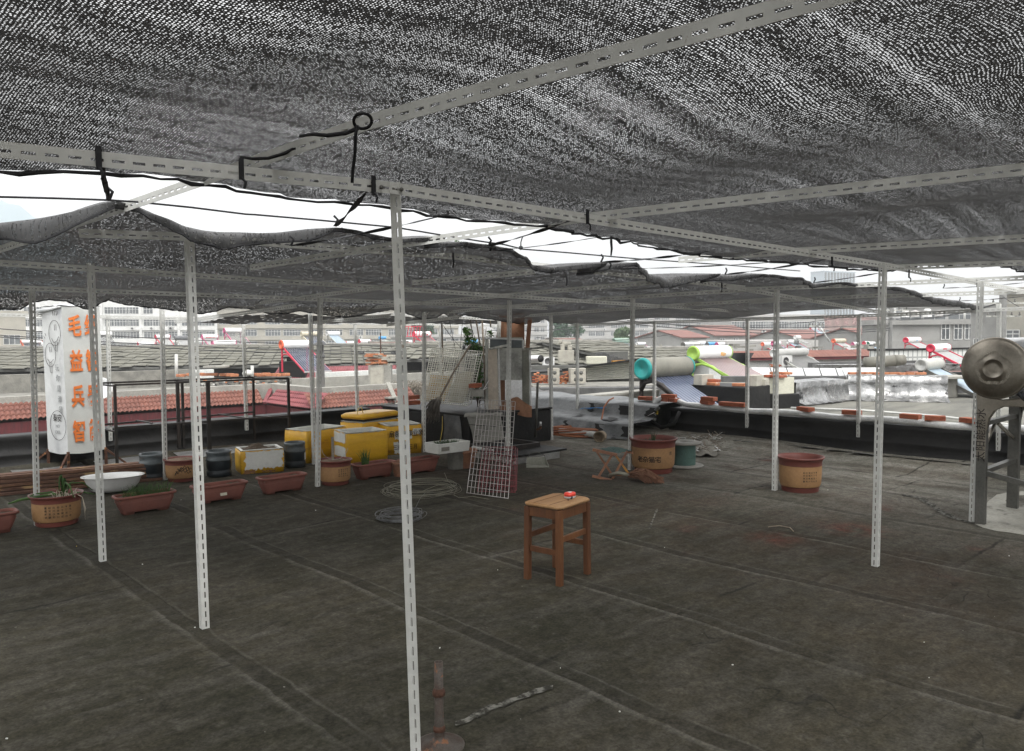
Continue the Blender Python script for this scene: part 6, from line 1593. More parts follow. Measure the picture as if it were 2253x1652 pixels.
# brick heaps near the lime green heater
def brick_heap(name, lab, l, r_, ybot, ytop, dist, seed, n=90, mt='brick_orange', grp=None):
    rr = random.Random(seed); t_ = thing(name, lab, 'brick heap', (0, 0, 0)); a = dp(l, ybot, dist); b = dp(r_, ybot, dist); L = (b - a).length; d = (b - a).normalized(); hgt = (ybot - ytop) / F_PX * dist
    bs = .52; rows = max(2, int(hgt / .034)); made = 0
    for k in range(rows):
        nn = int(L / .135); 
        for i in range(nn):
            if k > rows * (.55 + .45 * math.sin(i * 1.1 + seed) ** 2): continue
            if made >= 98: break
            q = a + d * (.07 + i * .135 + (.06 if k % 2 else 0) + rr.uniform(-.02, .02)) + f0 * rr.uniform(-.04, .06) + Vector((0, 0, .02 + .034 * k))
            mb = MB(); mb.box((0, 0, 0), (.125, .065, .032)); o = mb.build('brick', M[mt if rr.random() < .75 else 'brick_red'], t_, 0, q); ang = math.atan2(d.y, d.x); o.rotation_euler = (rr.uniform(-.12, .12), rr.uniform(-.15, .15), ang + (R(90) if rr.random() < .35 else 0) + rr.uniform(-.3, .3)); made += 1
    return t_
brick_heap('brick_heap', 'heap of loose orange bricks under the dark tarpaulin right of the lime green heater', 1632, 1667, 846, 822, 24, 4)
brick_heap('brick_heap', 'small heap of bricks between the arch of the lime green stand', 1518, 1546, 851, 836, 23.5, 6)
brick_heap('brick_heap', 'little row of bricks behind the post on the white foil roof', 1694, 1722, 808, 801, 29, 2)
mb = MB(); mb.grid(14, 12, lambda i, j: dp(1597 + 62 * i - 22 * (1 - j) * (i - .2), 776 + 62 * (1 - j) * (1 - abs(i - .45) * .9), 23.6 - .3 * math.sin(i * 8) * (1 - j)))
solo('tarpaulin', 'dark grey tarpaulin hanging over a frame right of the lime green heater', 'tarpaulin', mb, M['strap_black'])
cbox('parapet_wall', 'grey felted wall behind the black box and lime green heater', 'wall', 1590, 6, 20.5, .3, -.1, .42, 'bitumen_grey', rz=R(-48))
p = dp(1668, 846, 20.0); mb = MB(); 
for k in range(6): mb.bar(p + r0 * (.10 * k), p + r0 * (.10 * k) + Vector((0, 0, .22)), .014, .014)
for k in range(3): mb.bar(p + Vector((0, 0, .1 * k + .01)), p + r0 * .52 + Vector((0, 0, .1 * k + .01)), .014, .014)
solo('wire_crate', 'small pale wire crate by the grey wall near the cream pier', 'crate', mb, M['frame_white'])
# red eaved annex and white tiled wall in the middle distance on the right
def strip_wall(mb, l, r_, d0, d1, z0, z1, th, mi=0):
    a = dp(l, 790, d0); b = dp(r_, 790, d1); d = (b - a).normalized(); n = Vector((-d.y, d.x, 0)); n = n if n.dot(f0) > 0 else -n
    P = [Vector((a.x, a.y, z0)), Vector((b.x, b.y, z0)), Vector((b.x, b.y, z1)), Vector((a.x, a.y, z1))]; mb.prism(P, n * th, mi)
t = thing('annex_building', 'long low annex with a red tiled eave and white tiled wall at the right', 'building')
mb = MB(); strip_wall(mb, 1560, 1930, 34, 36, -8, .44, 3.5); mb.build('wall', M['white_tile'], t)
def eave(i, j):
    a = dp(1556, 790, 33.6).lerp(dp(1934, 790, 35.6), i); return (a.x + f0.x * .9 * j, a.y + f0.y * .9 * j, .46 + .27 * j + .012 * abs(math.sin(i * 130)))
mb = MB(); mb.grid(260, 4, eave); mb.build('tiled_eave', M['tile_red'], t)
mb = MB(); strip_wall(mb, 1556, 1934, 33.7, 35.7, .34, .455, .4); mb.build('maroon_board', M['tile_maroon'], t)
mb = MB(); strip_wall(mb, 1735, 1770, 33.9, 34.1, -.2, .34, .3); mb.build('opening', M['slab_edge'], t)
mb = MB(); strip_wall(mb, 1812, 1860, 33.95, 34.2, .0, .12, .1); mb.build('opening', M['slab_edge'], t)
t = thing('tiled_wall', 'low wall faced with narrow white tiles and a dark coping, behind the red ended heaters', 'wall')
mb = MB(); a = dp(1925, 790, 31.5); b = dp(2180, 790, 33.5)
ang = math.atan2(b.y - a.y, b.x - a.x); L_ = math.hypot(b.x - a.x, b.y - a.y)
t.location = (a.x, a.y, 0); t.rotation_euler = (0, 0, ang)
MB().b2((0, 0, .37), (L_, .3, .79)).build('tiled_face', M['tilegrid'], t)
MB().b2((-.05, -.06, .79), (L_, .36, .86)).build('coping', M['bitumen'], t)
MB().b2((-3, .02, .18), (L_, .28, .368)).build('ledge', M['bitumen_grey'], t)
MB().b2((-1.5, .1, -8), (L_, .3, .178)).build('lower_wall', M['concrete'], t)
cbox('parapet_wall', 'black felted parapet of the next roof, left of the stainless tank', 'wall', 2085, 9, 24.5, .3, -.3, .28, 'bitumen', rz=R(-35))
cbox('red_tile_ledge', 'short red tiled ledge behind the flaking heater', 'roof', 2010, 5.5, 26.0, .5, -.1, .22, 'tile_red', rz=R(-42))

# ---------------------------------------------------------------- middle: shed, brick piles, slabs
slabq('foil_roof', 'sloping white foil panels with black seams below the corrugated shed', 'roof', [(1338, 868), (1425, 866), (1412, 840), (1300, 842)], .12, .05, 'foil_white')
mb = MB()
for k, (x0, x1) in enumerate(((1370, 1334), (1404, 1374))): mb.bar(gp(x0, 867, .128), gp(x1, 841, .128), .05, .008)
for y in (849, 857): mb.bar(gp(1318 + (y - 841), y, .128), gp(1418, y - 1, .128), .025, .008)
solo('roof_joints', 'black seams between the white foil panels below the shed', 'joint', mb, M['bitumen'])
cbox('parapet_wall', 'grey felted upstand wall in front of the brick piles', 'wall', 1188, 3.4, 17.8, .3, -.1, .34, 'bitumen_grey', rz=R(-42), bev=.02)
t = thing('parapet_wall', 'low stained concrete parapet with a pale coping behind the foil wall', 'wall')
mb = MB(); strip_wall(mb, 1258, 1450, 14.3, 16.2, -.2, .36, .3); mb.build('wall', M['concrete'], t)
mb = MB(); strip_wall(mb, 1256, 1452, 14.27, 16.18, .362, .40, .36); mb.build('coping', M['concrete_light'], t)
t = thing('shed', 'makeshift shed with dark sheet roof and pale corrugated side by the teal heater', 'shed')
def cor(i, j):
    a = dp(1290, 800, 21.5).lerp(dp(1420, 800, 22.5), i); z = .28 + .42 * j + .06 * i * j
    return (a.x - f0.x * .02 * math.sin(j * 8 * 2 * math.pi), a.y - f0.y * .02 * math.sin(j * 8 * 2 * math.pi), z)
MB().grid(6, 80, cor).build('corrugated_side', M['corrug'], t)
mb = MB(); P = [dp(1236, 816, 20.8), dp(1250, 815, 23.8), dp(1432, 788, 25), dp(1420, 790, 21.6)]; mb.prism(P, (0, 0, .05)); mb.build('sheet_roof', M['bitumen'], t)
mb = MB(); P = [dp(1166, 822, 20.6), dp(1166, 816, 23.5), dp(1255, 815, 23.5), dp(1255, 817, 20.6)]; mb.prism(P, (0, 0, .04)); mb.build('sheet_roof', M['bitumen'], t)
mb = MB(); strip_wall(mb, 1168, 1440, 23.6, 24.5, -8, .6, .3); mb.build('back_wall', M['slab_edge'], t)
mb = MB(); strip_wall(mb, 1350, 1425, 22.0, 22.6, .60, .80, .1); mb.build('wood_infill', M['wood_yellow'], t)
brick_heap('brick_heap', 'pile of broken salvaged bricks at the left under the dark sheet roof', 1171, 1208, 843, 817, 20.0, 11)
brick_heap('brick_heap', 'pile of broken salvaged bricks between hollow blocks under the dark sheet roof', 1228, 1262, 844, 817, 20.0, 13)
for k, (px, lab) in enumerate(((1218, 'upright hollow concrete block between the two brick piles'), (1264, 'upright hollow concrete block with round holes right of the brick piles'), (1276, 'darker hollow concrete block at the shed opening'))):
    q = dp(px, 843, 19.9); mb = MB(); mb.box((0, 0, .19), (.26, .2, .38)); o = solo('hollow_block', lab, 'concrete block', mb, M['block'], None, (q.x, q.y, q.z), R(-30), .01)
    mb = MB()
    for z_ in (.1, .27): mb.lathe([(0, .002), (.05, .002), (.05, 0)], 12, M=Matrix.Rotation(R(90), 3, 'X'), c=(0, -.1015, z_))
    mb.build('hole', M['slab_edge'], o)
q = dp(1312, 801, 24); mb = MB(); mb.box((0, 0, .12), (.62, .25, .24)); solo('stone_block', 'pale squared stone block on the shed roof', 'stone', mb, M['cream_paint'], loc=(q.x, q.y, q.z), rz=R(-40), bev=.03)
cbox('concrete_ledge', 'rough concrete ledge carrying the brick piles', 'ledge', 1172, 6.5, 19.4, 1.6, -.2, .27, 'concrete', rz=R(-40), bev=.02)
t = thing('lattice_wall', 'gable of dark open brickwork lattice under a slab roof, in the middle distance', 'wall')
mb = MB(); a = dp(1312, 797, 29); b = dp(1380, 797, 30.5); 
for k in range(6):
    n = 14 - int(k * 2.0)
    for i in range(n):
        q = a.lerp(b, (i + (.5 if k % 2 else 0)) / 14); mb.box((q.x, q.y, a.z + .03 + .062 * k), (.075, .1, .058), rz=R(-40))
mb.build('lattice', M['bitumen_grey'], t)
mb = MB(); strip_wall(mb, 1312, 1382, 29.5, 31, -8, a.z + .35, .2); mb.build('dark_inside', M['slab_edge'], t)
def ac_unit(loc, rz, lab, s=1.0, name='air_conditioner', grp='outdoor air conditioner units'):
    t = thing(name, lab, 'air conditioner', loc, rz, grp)
    MB().b2((-.4 * s, 0, 0), (.4 * s, .3 * s, .56 * s)).build('casing', M['ac_white'], t)
    mb = MB(); mb.lathe([(0, 0), (.21 * s, 0), (.21 * s, .012 * s)], 20, M=Matrix.Rotation(R(90), 3, 'X'), c=(-.1 * s, -.001, .28 * s)); mb.build('fan_grille', M['ac_grill'], t)
    return t
q = dp(1208, 803, 24.5); ac_unit(q, R(-25), 'white outdoor air conditioner unit beside a silver flue, near the brick piles', .45)
q = dp(1732, 806, 31); ac_unit(q, R(-10), 'white outdoor air conditioner unit behind the heater with a white end disc', .75)
mb = MB(); a = dp(1166, 790, 24.4); b = dp(1190, 789, 23.8); mb.tube([a, b], .11, 16, caps=False); mb.tube([b, b.lerp(a, .4)], .1, 12, 1); solo('flue', 'short silver flue pipe with a dark open mouth beside the air conditioner', 'pipe', mb, [M['steel_bright'], M['rubber_black']])
q = dp(1245, 796, 28); mb = MB(); mb.box((0, 0, .2), (.55, .3, .42)); mb.box((-.12, 0, .52), (.14, .2, .22)); mb.box((.14, 0, .5), (.16, .2, .16)); mb.box((.02, 0, .66), (.3, .2, .1)); mb.box((-.2, 0, .72), (.12, .15, .12)); solo('broken_blockwork', 'ragged stack of pale concrete blocks standing on a grey roof', 'ruin', mb, M['block'], loc=q, rz=R(-40), bev=.02)
mb = MB(); mb.grid(14, 8, lambda i, j: dp(1168 + 50 * i, 872 - 20 * j * (1 - .5 * i) - 2 * math.sin(i * 9), 16.2 + .6 * j)); solo('tarpaulin', 'dark crumpled tarpaulin heaped behind the standpipe', 'tarpaulin', mb, M['bitumen_grey'])
for (px, py, d_, lab) in ((1188, 872, 15.2, 'red brick lying on the dark tarpaulin behind the standpipe'), (1247, 873, 15.6, 'red brick in the pair at the end of the dark tarpaulin'), (1232, 874, 15.5, 'dark red brick in the pair at the end of the dark tarpaulin')):
    brick(dp(px, py, d_), R(-40), lab, dims=(.3, .13, .09))

# ---------------------------------------------------------------- slab roofed sheds
def slab_house(name, lab, l, r_, deave, dridge, brg, z_e, z_r, cols, rows, back=True, seed=1, mt='slab'):
    """roof slope facing the viewer; the eave runs from pixel l (distance deave) along bearing brg to pixel column r_"""
    rr = random.Random(seed); a = dp(l, 790, deave); d = hdir(brg); up_slope = hdir(brg - 90)
    # length until column r_
    rv = ray(r_, 790); k_ = Vector((rv.y, -rv.x)); L = -((a.x - EYE.x) * k_.x + (a.y - EYE.y) * k_.y) / (d.x * k_.x + d.y * k_.y)
    L = abs(L)
    t = thing(name, lab, 'building', (a.x, a.y, 0))
    run = dridge; sl = Vector((up_slope.x * run, up_slope.y * run, z_r - z_e)); e = Vector((0, 0, z_e))
    mb = MB(); nrm = d.cross(sl).normalized(); nrm = nrm if nrm.z > 0 else -nrm
    for j in range(rows):
        for i in range(cols):
            s0 = i / cols; s1 = (i + .93) / cols; j0 = j / rows; j1 = min(1.0, (j + 1.12) / rows); o = rr.uniform(-.07, .07); sk = rr.uniform(-.01, .01)
            P = [e + d * (L * s0) + sl * (j0 + o * .6 + sk), e + d * (L * s1) + sl * (j0 + o * .6 - sk), e + d * (L * s1) + sl * j1, e + d * (L * s0) + sl * j1]
            lift = .015 + rr.uniform(0, .012)
            P[0] = P[0] + nrm * (.05 + lift); P[1] = P[1] + nrm * (.05 + lift); P[2] = P[2] + nrm * lift; P[3] = P[3] + nrm * lift
            mb.prism(P, nrm * .03)
    mb.build('slab_roof', M[mt], t)
    mb = MB(); P = [e, e + d * L, e + d * L + sl, e + sl]; mb.prism([p_ + Vector((0, 0, -.12)) for p_ in P], (0, 0, .11)); P2 = [e + sl, e + d * L + sl, e + d * L + sl * 1 + up_slope * run + Vector((0, 0, z_e - z_r)), e + sl + up_slope * run + Vector((0, 0, z_e - z_r))]
    mb.prism(P2, (0, 0, .06)); mb.build('roof_deck', M['slab_edge'], t)
    mb = MB(); mb.prism([e + Vector((0, 0, -8 - z_e)) + sl * .08, e + d * L + sl * .08 + Vector((0, 0, -8 - z_e)), e + d * L + up_slope * run * 1.9 + Vector((0, 0, -8 - z_e)), e + up_slope * run * 1.9 + Vector((0, 0, -8 - z_e))], (0, 0, 8 + z_e - .14)); mb.build('wall', M['concrete'], t)
    mb = MB(); mb.prism([e + sl * .06 + Vector((0, 0, -.62)), e + d * L + sl * .06 + Vector((0, 0, -.62)), e + d * L + sl * .06 + Vector((0, 0, -.14)), e + sl * .06 + Vector((0, 0, -.14))], up_slope * -.06); mb.build('fascia', M['bitumen'], t)
    mb = MB(); q = [e + sl + d * (L * k / 30) + Vector((0, 0, .05 + rr.uniform(-.01, .015))) for k in range(31)]; mb.tube(q, .13, 6); mb.build('ridge', M['concrete'], t)
    return t
slab_house('slab_roofed_house', 'long shed roofed with big weathered grey slabs, left half of the picture', -480, 1000, 39, 8.0, 78, -.10, .86, 52, 7, seed=4)
slab_house('slab_roofed_house', 'second grey slab roof with steep streaky rows, behind the cabinet and the brick piles', 1130, 1440, 38, 13, 80, .02, 1.02, 16, 8, seed=9)
slab_house('slab_roofed_house', 'low grey slab roof seen between the lime green heater and the red eaved annex', 1600, 1730, 36, 10, 80, .05, .62, 8, 6, seed=12)
slab_house('slab_roofed_house', 'broken dark roof with slanting sheets behind the ruined brick pillar', 880, 1010, 40, 9, 88, .3, 1.0, 6, 5, seed=15)
slab_house('slab_roofed_house', 'grey slab roof behind the teal ended heater', 1395, 1600, 34, 14, 76, .30, 1.02, 9, 7, seed=19)

# ---------------------------------------------------------------- tile skirted building on the left
ZE, ZT = -1.20, -.62
q1 = gp(606, 888, ZE); q2 = gp(688, 904, ZE); q3 = gp(912, 885, ZE); q0 = gp(-420, 948, ZE)
vA, vB, uC = q1.y, q2.y, q2.x
t = thing('tile_skirted_building', 'grey cement building with a skirt of orange red roof tiles beyond the left parapet', 'building')
def skirt(x0, x1, yb, rows=4, axis='x'):
    L = abs(x1 - x0); pitch = .15; nt = int(L / pitch); run = .62
    def fn(i, j):
        s = x0 + (x1 - x0) * i; jj = j * rows; fr_ = jj - math.floor(jj) if j < 1 else 1.0
        wave = .055 * abs(math.sin(i * nt * math.pi)); step = .055 * (1 - fr_) if j < 1 else 0
        rise = (ZT - ZE) * j + wave + step
        return (s, yb + run * j, ZE + rise) if axis == 'x' else (yb + run * j, s, ZE + rise)
    mb = MB(); vs = []; rowsj = []
    for r_ in range(rows): rowsj += [r_ / rows + 1e-5, (r_ + .999) / rows]
    n = nt * 5
    for j in rowsj: vs += [fn(i / n, j) for i in range(n + 1)]
    fs = [(a * (n + 1) + i, a * (n + 1) + i + 1, (a + 1) * (n + 1) + i + 1, (a + 1) * (n + 1) + i) for a in range(len(rowsj) - 1) for i in range(n)]
    mb.add(vs, fs, 0, False); return mb
skirt(q0.x, uC + .0, vA).build('tile_skirt', M['tile_red'], t)
skirt(uC, q3.x, vB).build('tile_skirt', M['tile_red'], t)
skirt(vA + .0, vB, uC, axis='y').build('tile_skirt', M['tile_maroon'], t)
mb = MB(); mb.b2((q0.x, vA + .12, ZE - .42), (uC + .12, vA + .5, ZE - .03)); mb.b2((uC + .12, vB + .12, ZE - .42), (q3.x, vB + .5, ZE - .03)); mb.b2((uC + .1, vB + .12, ZE - .42), (uC + .5, vA + .12, ZE - .03)); mb.build('maroon_board', M['maroon_board'], t)
mb = MB(); mb.b2((q0.x, vA + .25, -8), (uC + .5, vA + 9, ZE - .43)); mb.b2((uC + .25, vB + .25, -8), (q3.x - .1, vB + 12, ZE - .43)); mb.build('wall', M['concrete'], t)
mb = MB(); mb.b2((q0.x, vA + .56, ZT - .4), (uC + .62, vA + .95, ZT + .20)); mb.b2((uC + .56, vB + .56, ZT - .4), (q3.x - .2, vB + .95, ZT + .20)); mb.b2((uC + .56, vB + .95, ZT - .4), (uC + .95, vA + .95, ZT + .2)); mb.build('coping', M['concrete_light'], t)
mb = MB(); mb.b2((q0.x, vA + .95, ZE), (uC + 1, vA + 9, ZT - .12)); mb.b2((uC + 1, vB + .95, ZE), (q3.x - .1, vB + 12, ZT - .12)); mb.build('roof', M['concrete'], t)
mb = MB(); mb.bar(Vector((uC, vA, ZE + .05)), Vector((uC + .65, vA + .65, ZT + .06)), .16, .10); mb.build('hip_tiles', M['tile_maroon'], t)
mb = MB(); mb.bar(Vector((uC, vB, ZE + .05)), Vector((uC + .65, vB + .65, ZT + .06)), .16, .10); mb.build('hip_tiles', M['tile_maroon'], t)
q = Vector((uC + 3.6, vB, 0)); mb = MB(); mb.prism([(q.x, q.y - .05, ZE - .02), (q.x, q.y + .62, ZT + .28), (q.x, q.y + .62, ZT - .1), (q.x, q.y + .2, ZE + .1)], (.2, 0, 0)); mb.box((q.x - .12, q.y + .05, ZE + .28), (.5, .3, .07)); mb.build('cement_spout', M['concrete_light'], t, .01)
# low walls and rubble on that roof
for (l, r_, d0, d1, z0, z1, mt, lab) in ((-420, 420, 29, 37, -1, .02, 'concrete', 'stained cement parapet on the roof behind the tile skirt, at the left'), (-420, 470, 31.5, 40, -1, -.12, 'white_tile', 'pale tiled strip wall below the slab roof at the far left'), (420, 640, 34.5, 35.5, -1, -.28, 'concrete', 'cement upstand strewn with rubble behind the black rack'), (640, 1000, 34, 40, -1, -.30, 'concrete_light', 'pale cement upstand behind the round chimney'), (700, 880, 37.8, 41, -1, -.22, 'white_tile', 'pale pink tiled band below the maroon tiles')):
    mb = MB(); strip_wall(mb, l, r_, d0, d1, z0, z1, .3); solo('low_wall', lab, 'wall', mb, M[mt], bev=.01)
mb = MB()
def mt_(i, j):
    a = dp(595, 790, 39).lerp(dp(1012, 790, 42), i); return (a.x + f0.x * 1.3 * j, a.y + f0.y * 1.3 * j, -.62 + .52 * j + .03 * abs(math.sin(i * 80 * math.pi)) + .035 * (1 - (j * 4) % 1))
mb.grid(400, 16, mt_, 0, False); solo('tile_skirt_roof', 'strip of maroon roof tiles under the black fascia of the slab roof', 'roof', mb, M['tile_maroon'])
rq = random.Random(91)
for k in range(16):
    x_ = [398, 420, 440, 452, 470, 492, 505, 515, 565, 585, 595, 607, 618, 628, 430, 575][k]; q = dp(x_, 826 - rq.uniform(0, 3), 35.2); mb = MB(); mb.box((0, 0, 0), (.36, .2, .12))
    solo('brick', 'orange brick lying on the rubble strewn upstand behind the rack', 'brick', mb, M['brick_orange'], 'bricks on the rubble strewn upstand', q, rq.uniform(-1, 0), .01)
q = dp(545, 823, 35); mb = MB(); mb.lathe([(.0, .2), (.16, .17), (.24, .05), (.2, -.05), (0, -.06)], 12, c=q); solo('white_sack', 'rounded white sack on the rubble behind the rack', 'sack', mb, M['styrofoam'])
a, b = dp(452, 807, 35), dp(500, 806, 35); mb = MB(); mb.bar(a, b, .6, .10); solo('stone_slab', 'flat pale stone slab balanced above the rubble behind the rack', 'slab', mb, M['concrete_light'], bev=.02)
rq = random.Random(97); mb = MB()
for k in range(140):
    q = dp(rq.uniform(400, 640), rq.uniform(833, 848), rq.uniform(33.5, 34.4)); s = rq.uniform(.04, .16); mb.box(q, (s, s * .7, s * .6), rq.choice((0, 0, 0, 1, 1, 2, 3)), rq.uniform(0, 3))
tag(mb.build('rubble', [M['concrete_light'], M['bitumen_grey'], M['brick_orange'], M['styrofoam']]), 'loose rubble and litter along the cement upstand behind the rack', 'rubble', kind='stuff')
q = dp(706, 852, 30.5); zb_, zt__ = q.z, dp(706, 751, 30.5).z
t = thing('chimney_pipe', 'dark grey round chimney with a conical cap, left of the middle', 'chimney', (q.x, q.y, zb_)); hh = zt__ - zb_
MB().lathe([(.155, 0), (.15, hh * .64)], 24).build('shaft', M['pole_grey'] if False else mat('chimney_grey', (.16, .155, .145), .8, 0, (.11, .105, .1), 3), t)
MB().lathe([(.15, hh * .64), (.19, hh * .65), (.19, hh * .70), (.15, hh * .71), (.14, hh * .80)], 24).build('collar', M['bitumen_grey'], t)
mb = MB()
for k in range(4): a_ = R(90 * k + 30); mb.bar((.12 * math.cos(a_), .12 * math.sin(a_), hh * .78), (.12 * math.cos(a_), .12 * math.sin(a_), hh * .92), .05, .03)
mb.build('cap_support', M['bitumen_grey'], t)
MB().lathe([(.27, hh * .915), (.26, hh * .935), (.14, hh * .985), (0, hh)], 24, cap0=True).build('cap', M['bitumen_grey'], t)
q = dp(836, 852, 33.5); t = thing('brick_pillar', 'ruined plastered brick pillar with overhanging bricks, just behind the front post', 'pillar', (q.x, q.y, q.z), R(-42))
MB().b2((-.45, -.2, 0), (.5, .3, .95)).build('plaster_shaft', M['concrete_light'], t, .02)
mb = MB(); rq = random.Random(14)
for k in range(26): mb.box((rq.uniform(-.5, .5), rq.uniform(-.2, .2), .98 + .07 * (k // 4)), (.36, .2, .065), rq.choice((0, 1)), rq.uniform(-.4, .4))
mb.build('loose_bricks', [M['brick_orange'], M['block']], t)
MB().bar((.05, 0, 1.4), (.06, 0, 2.3), .04, .04).build('iron_rod', M['rust'], t)
MB().b2((-.35, -.24, .1), (.2, -.205, .85)).build('bare_mortar', M['block'], t)
rq = random.Random(19); mb = MB()
for k in range(420):
    q = dp(rq.gauss(910, 20), rq.uniform(848, 872), rq.uniform(32.5, 34.5)); a_ = rq.uniform(0, 6.3); l = rq.uniform(.15, .7); mb.tube([q, q + Vector((math.cos(a_) * l * .6, math.sin(a_) * l * .6, rq.uniform(-.1, .3))), q + Vector((math.cos(a_) * l, math.sin(a_) * l, rq.uniform(-.2, .3)))], [.012, .01, .004], 3, caps=False)
tag(mb.build('brushwood', M['wood_grey']), 'tangled heap of grey dead brushwood on the tiled roof left of the white grid', 'brushwood', kind='stuff')
q = dp(219, 858, 22); t = thing('satellite_dish', 'white satellite dish half hidden behind the left frame post', 'satellite dish', q, 0)
Mx = (-(hdir(-20)) + Vector((0, 0, .55))).to_track_quat('Z', 'Y').to_matrix(); MB().lathe([(0, 0), (.14, .02), (.27, .07), (.34, .12), (.345, .115), (.27, .06), (0, -.01)], 28, M=Mx).build('dish', M['plastic_white'], t)
MB().bar((0, 0, 0), (0, 0, -1.2), .05, .05).build('mast', M['galv'], t)
for (px, y0, y1, d_, lab) in ((388, 832, 779, 36, 'thin pale upright pipe in front of the slab roof, at the left'), (555, 832, 804, 35, 'short pale upright pipe behind the rack')):
    mb = MB(); mb.tube([dp(px, y0, d_), dp(px, y1, d_)], .075, 8); solo('vent_pipe', lab, 'pipe', mb, M['pvc'])
q = dp(645, 800, 39.5); mb = MB(); mb.b2((-.7, 0, -1), (.6, .6, .12)); mb.b2((-.35, .1, .12), (.3, .5, .3)); mb.bar((-.6, .2, .3), (.7, .3, .42), .5, .08); solo('roof_stub', 'small dark chimney stub with torn black felt left of the orange ended heater', 'chimney', mb, M['bitumen'], loc=(q.x, q.y, q.z), rz=R(-40), bev=.05)
# ---------------------------------------------------------------- solar heaters on the far roofs
def far_heater(px, py, x1, ybase, D, lab, tank='tank_white', cap='cap_red', tube='tube_grey', discpx=None, sheet=True, stand=None, rz=0.0, logo=None, detail=1):
    """px,py: end disc centre; x1: right end of the tank; ybase: foot of the tubes"""
    dist = D * F_PX / discpx
    p = dp(px, py, dist)
    # tank length along x so that the far end shows at column x1
    ca, sa = math.cos(rz), math.sin(rz); L = .6
    for k in range(40):
        e = p + Vector((ca * L, sa * L, 0)); v = e - EYE; sx = CX + F_PX * v.dot(RT) / v.dot(FW)
        if sx >= x1: break
        L += .06
    L = min(L, 2.6)
    Ht = max(.5, min(1.7, (ybase - py) / F_PX * dist * 1.05 + .05))
    c = p + Vector((ca * L / 2, sa * L / 2, -Ht))
    return heater(c, lab, L, D, Ht, Ht * 1.65, 12, tank, cap, stand or cap, tube, rz, detail, sheet, zb=.08, logo=logo)
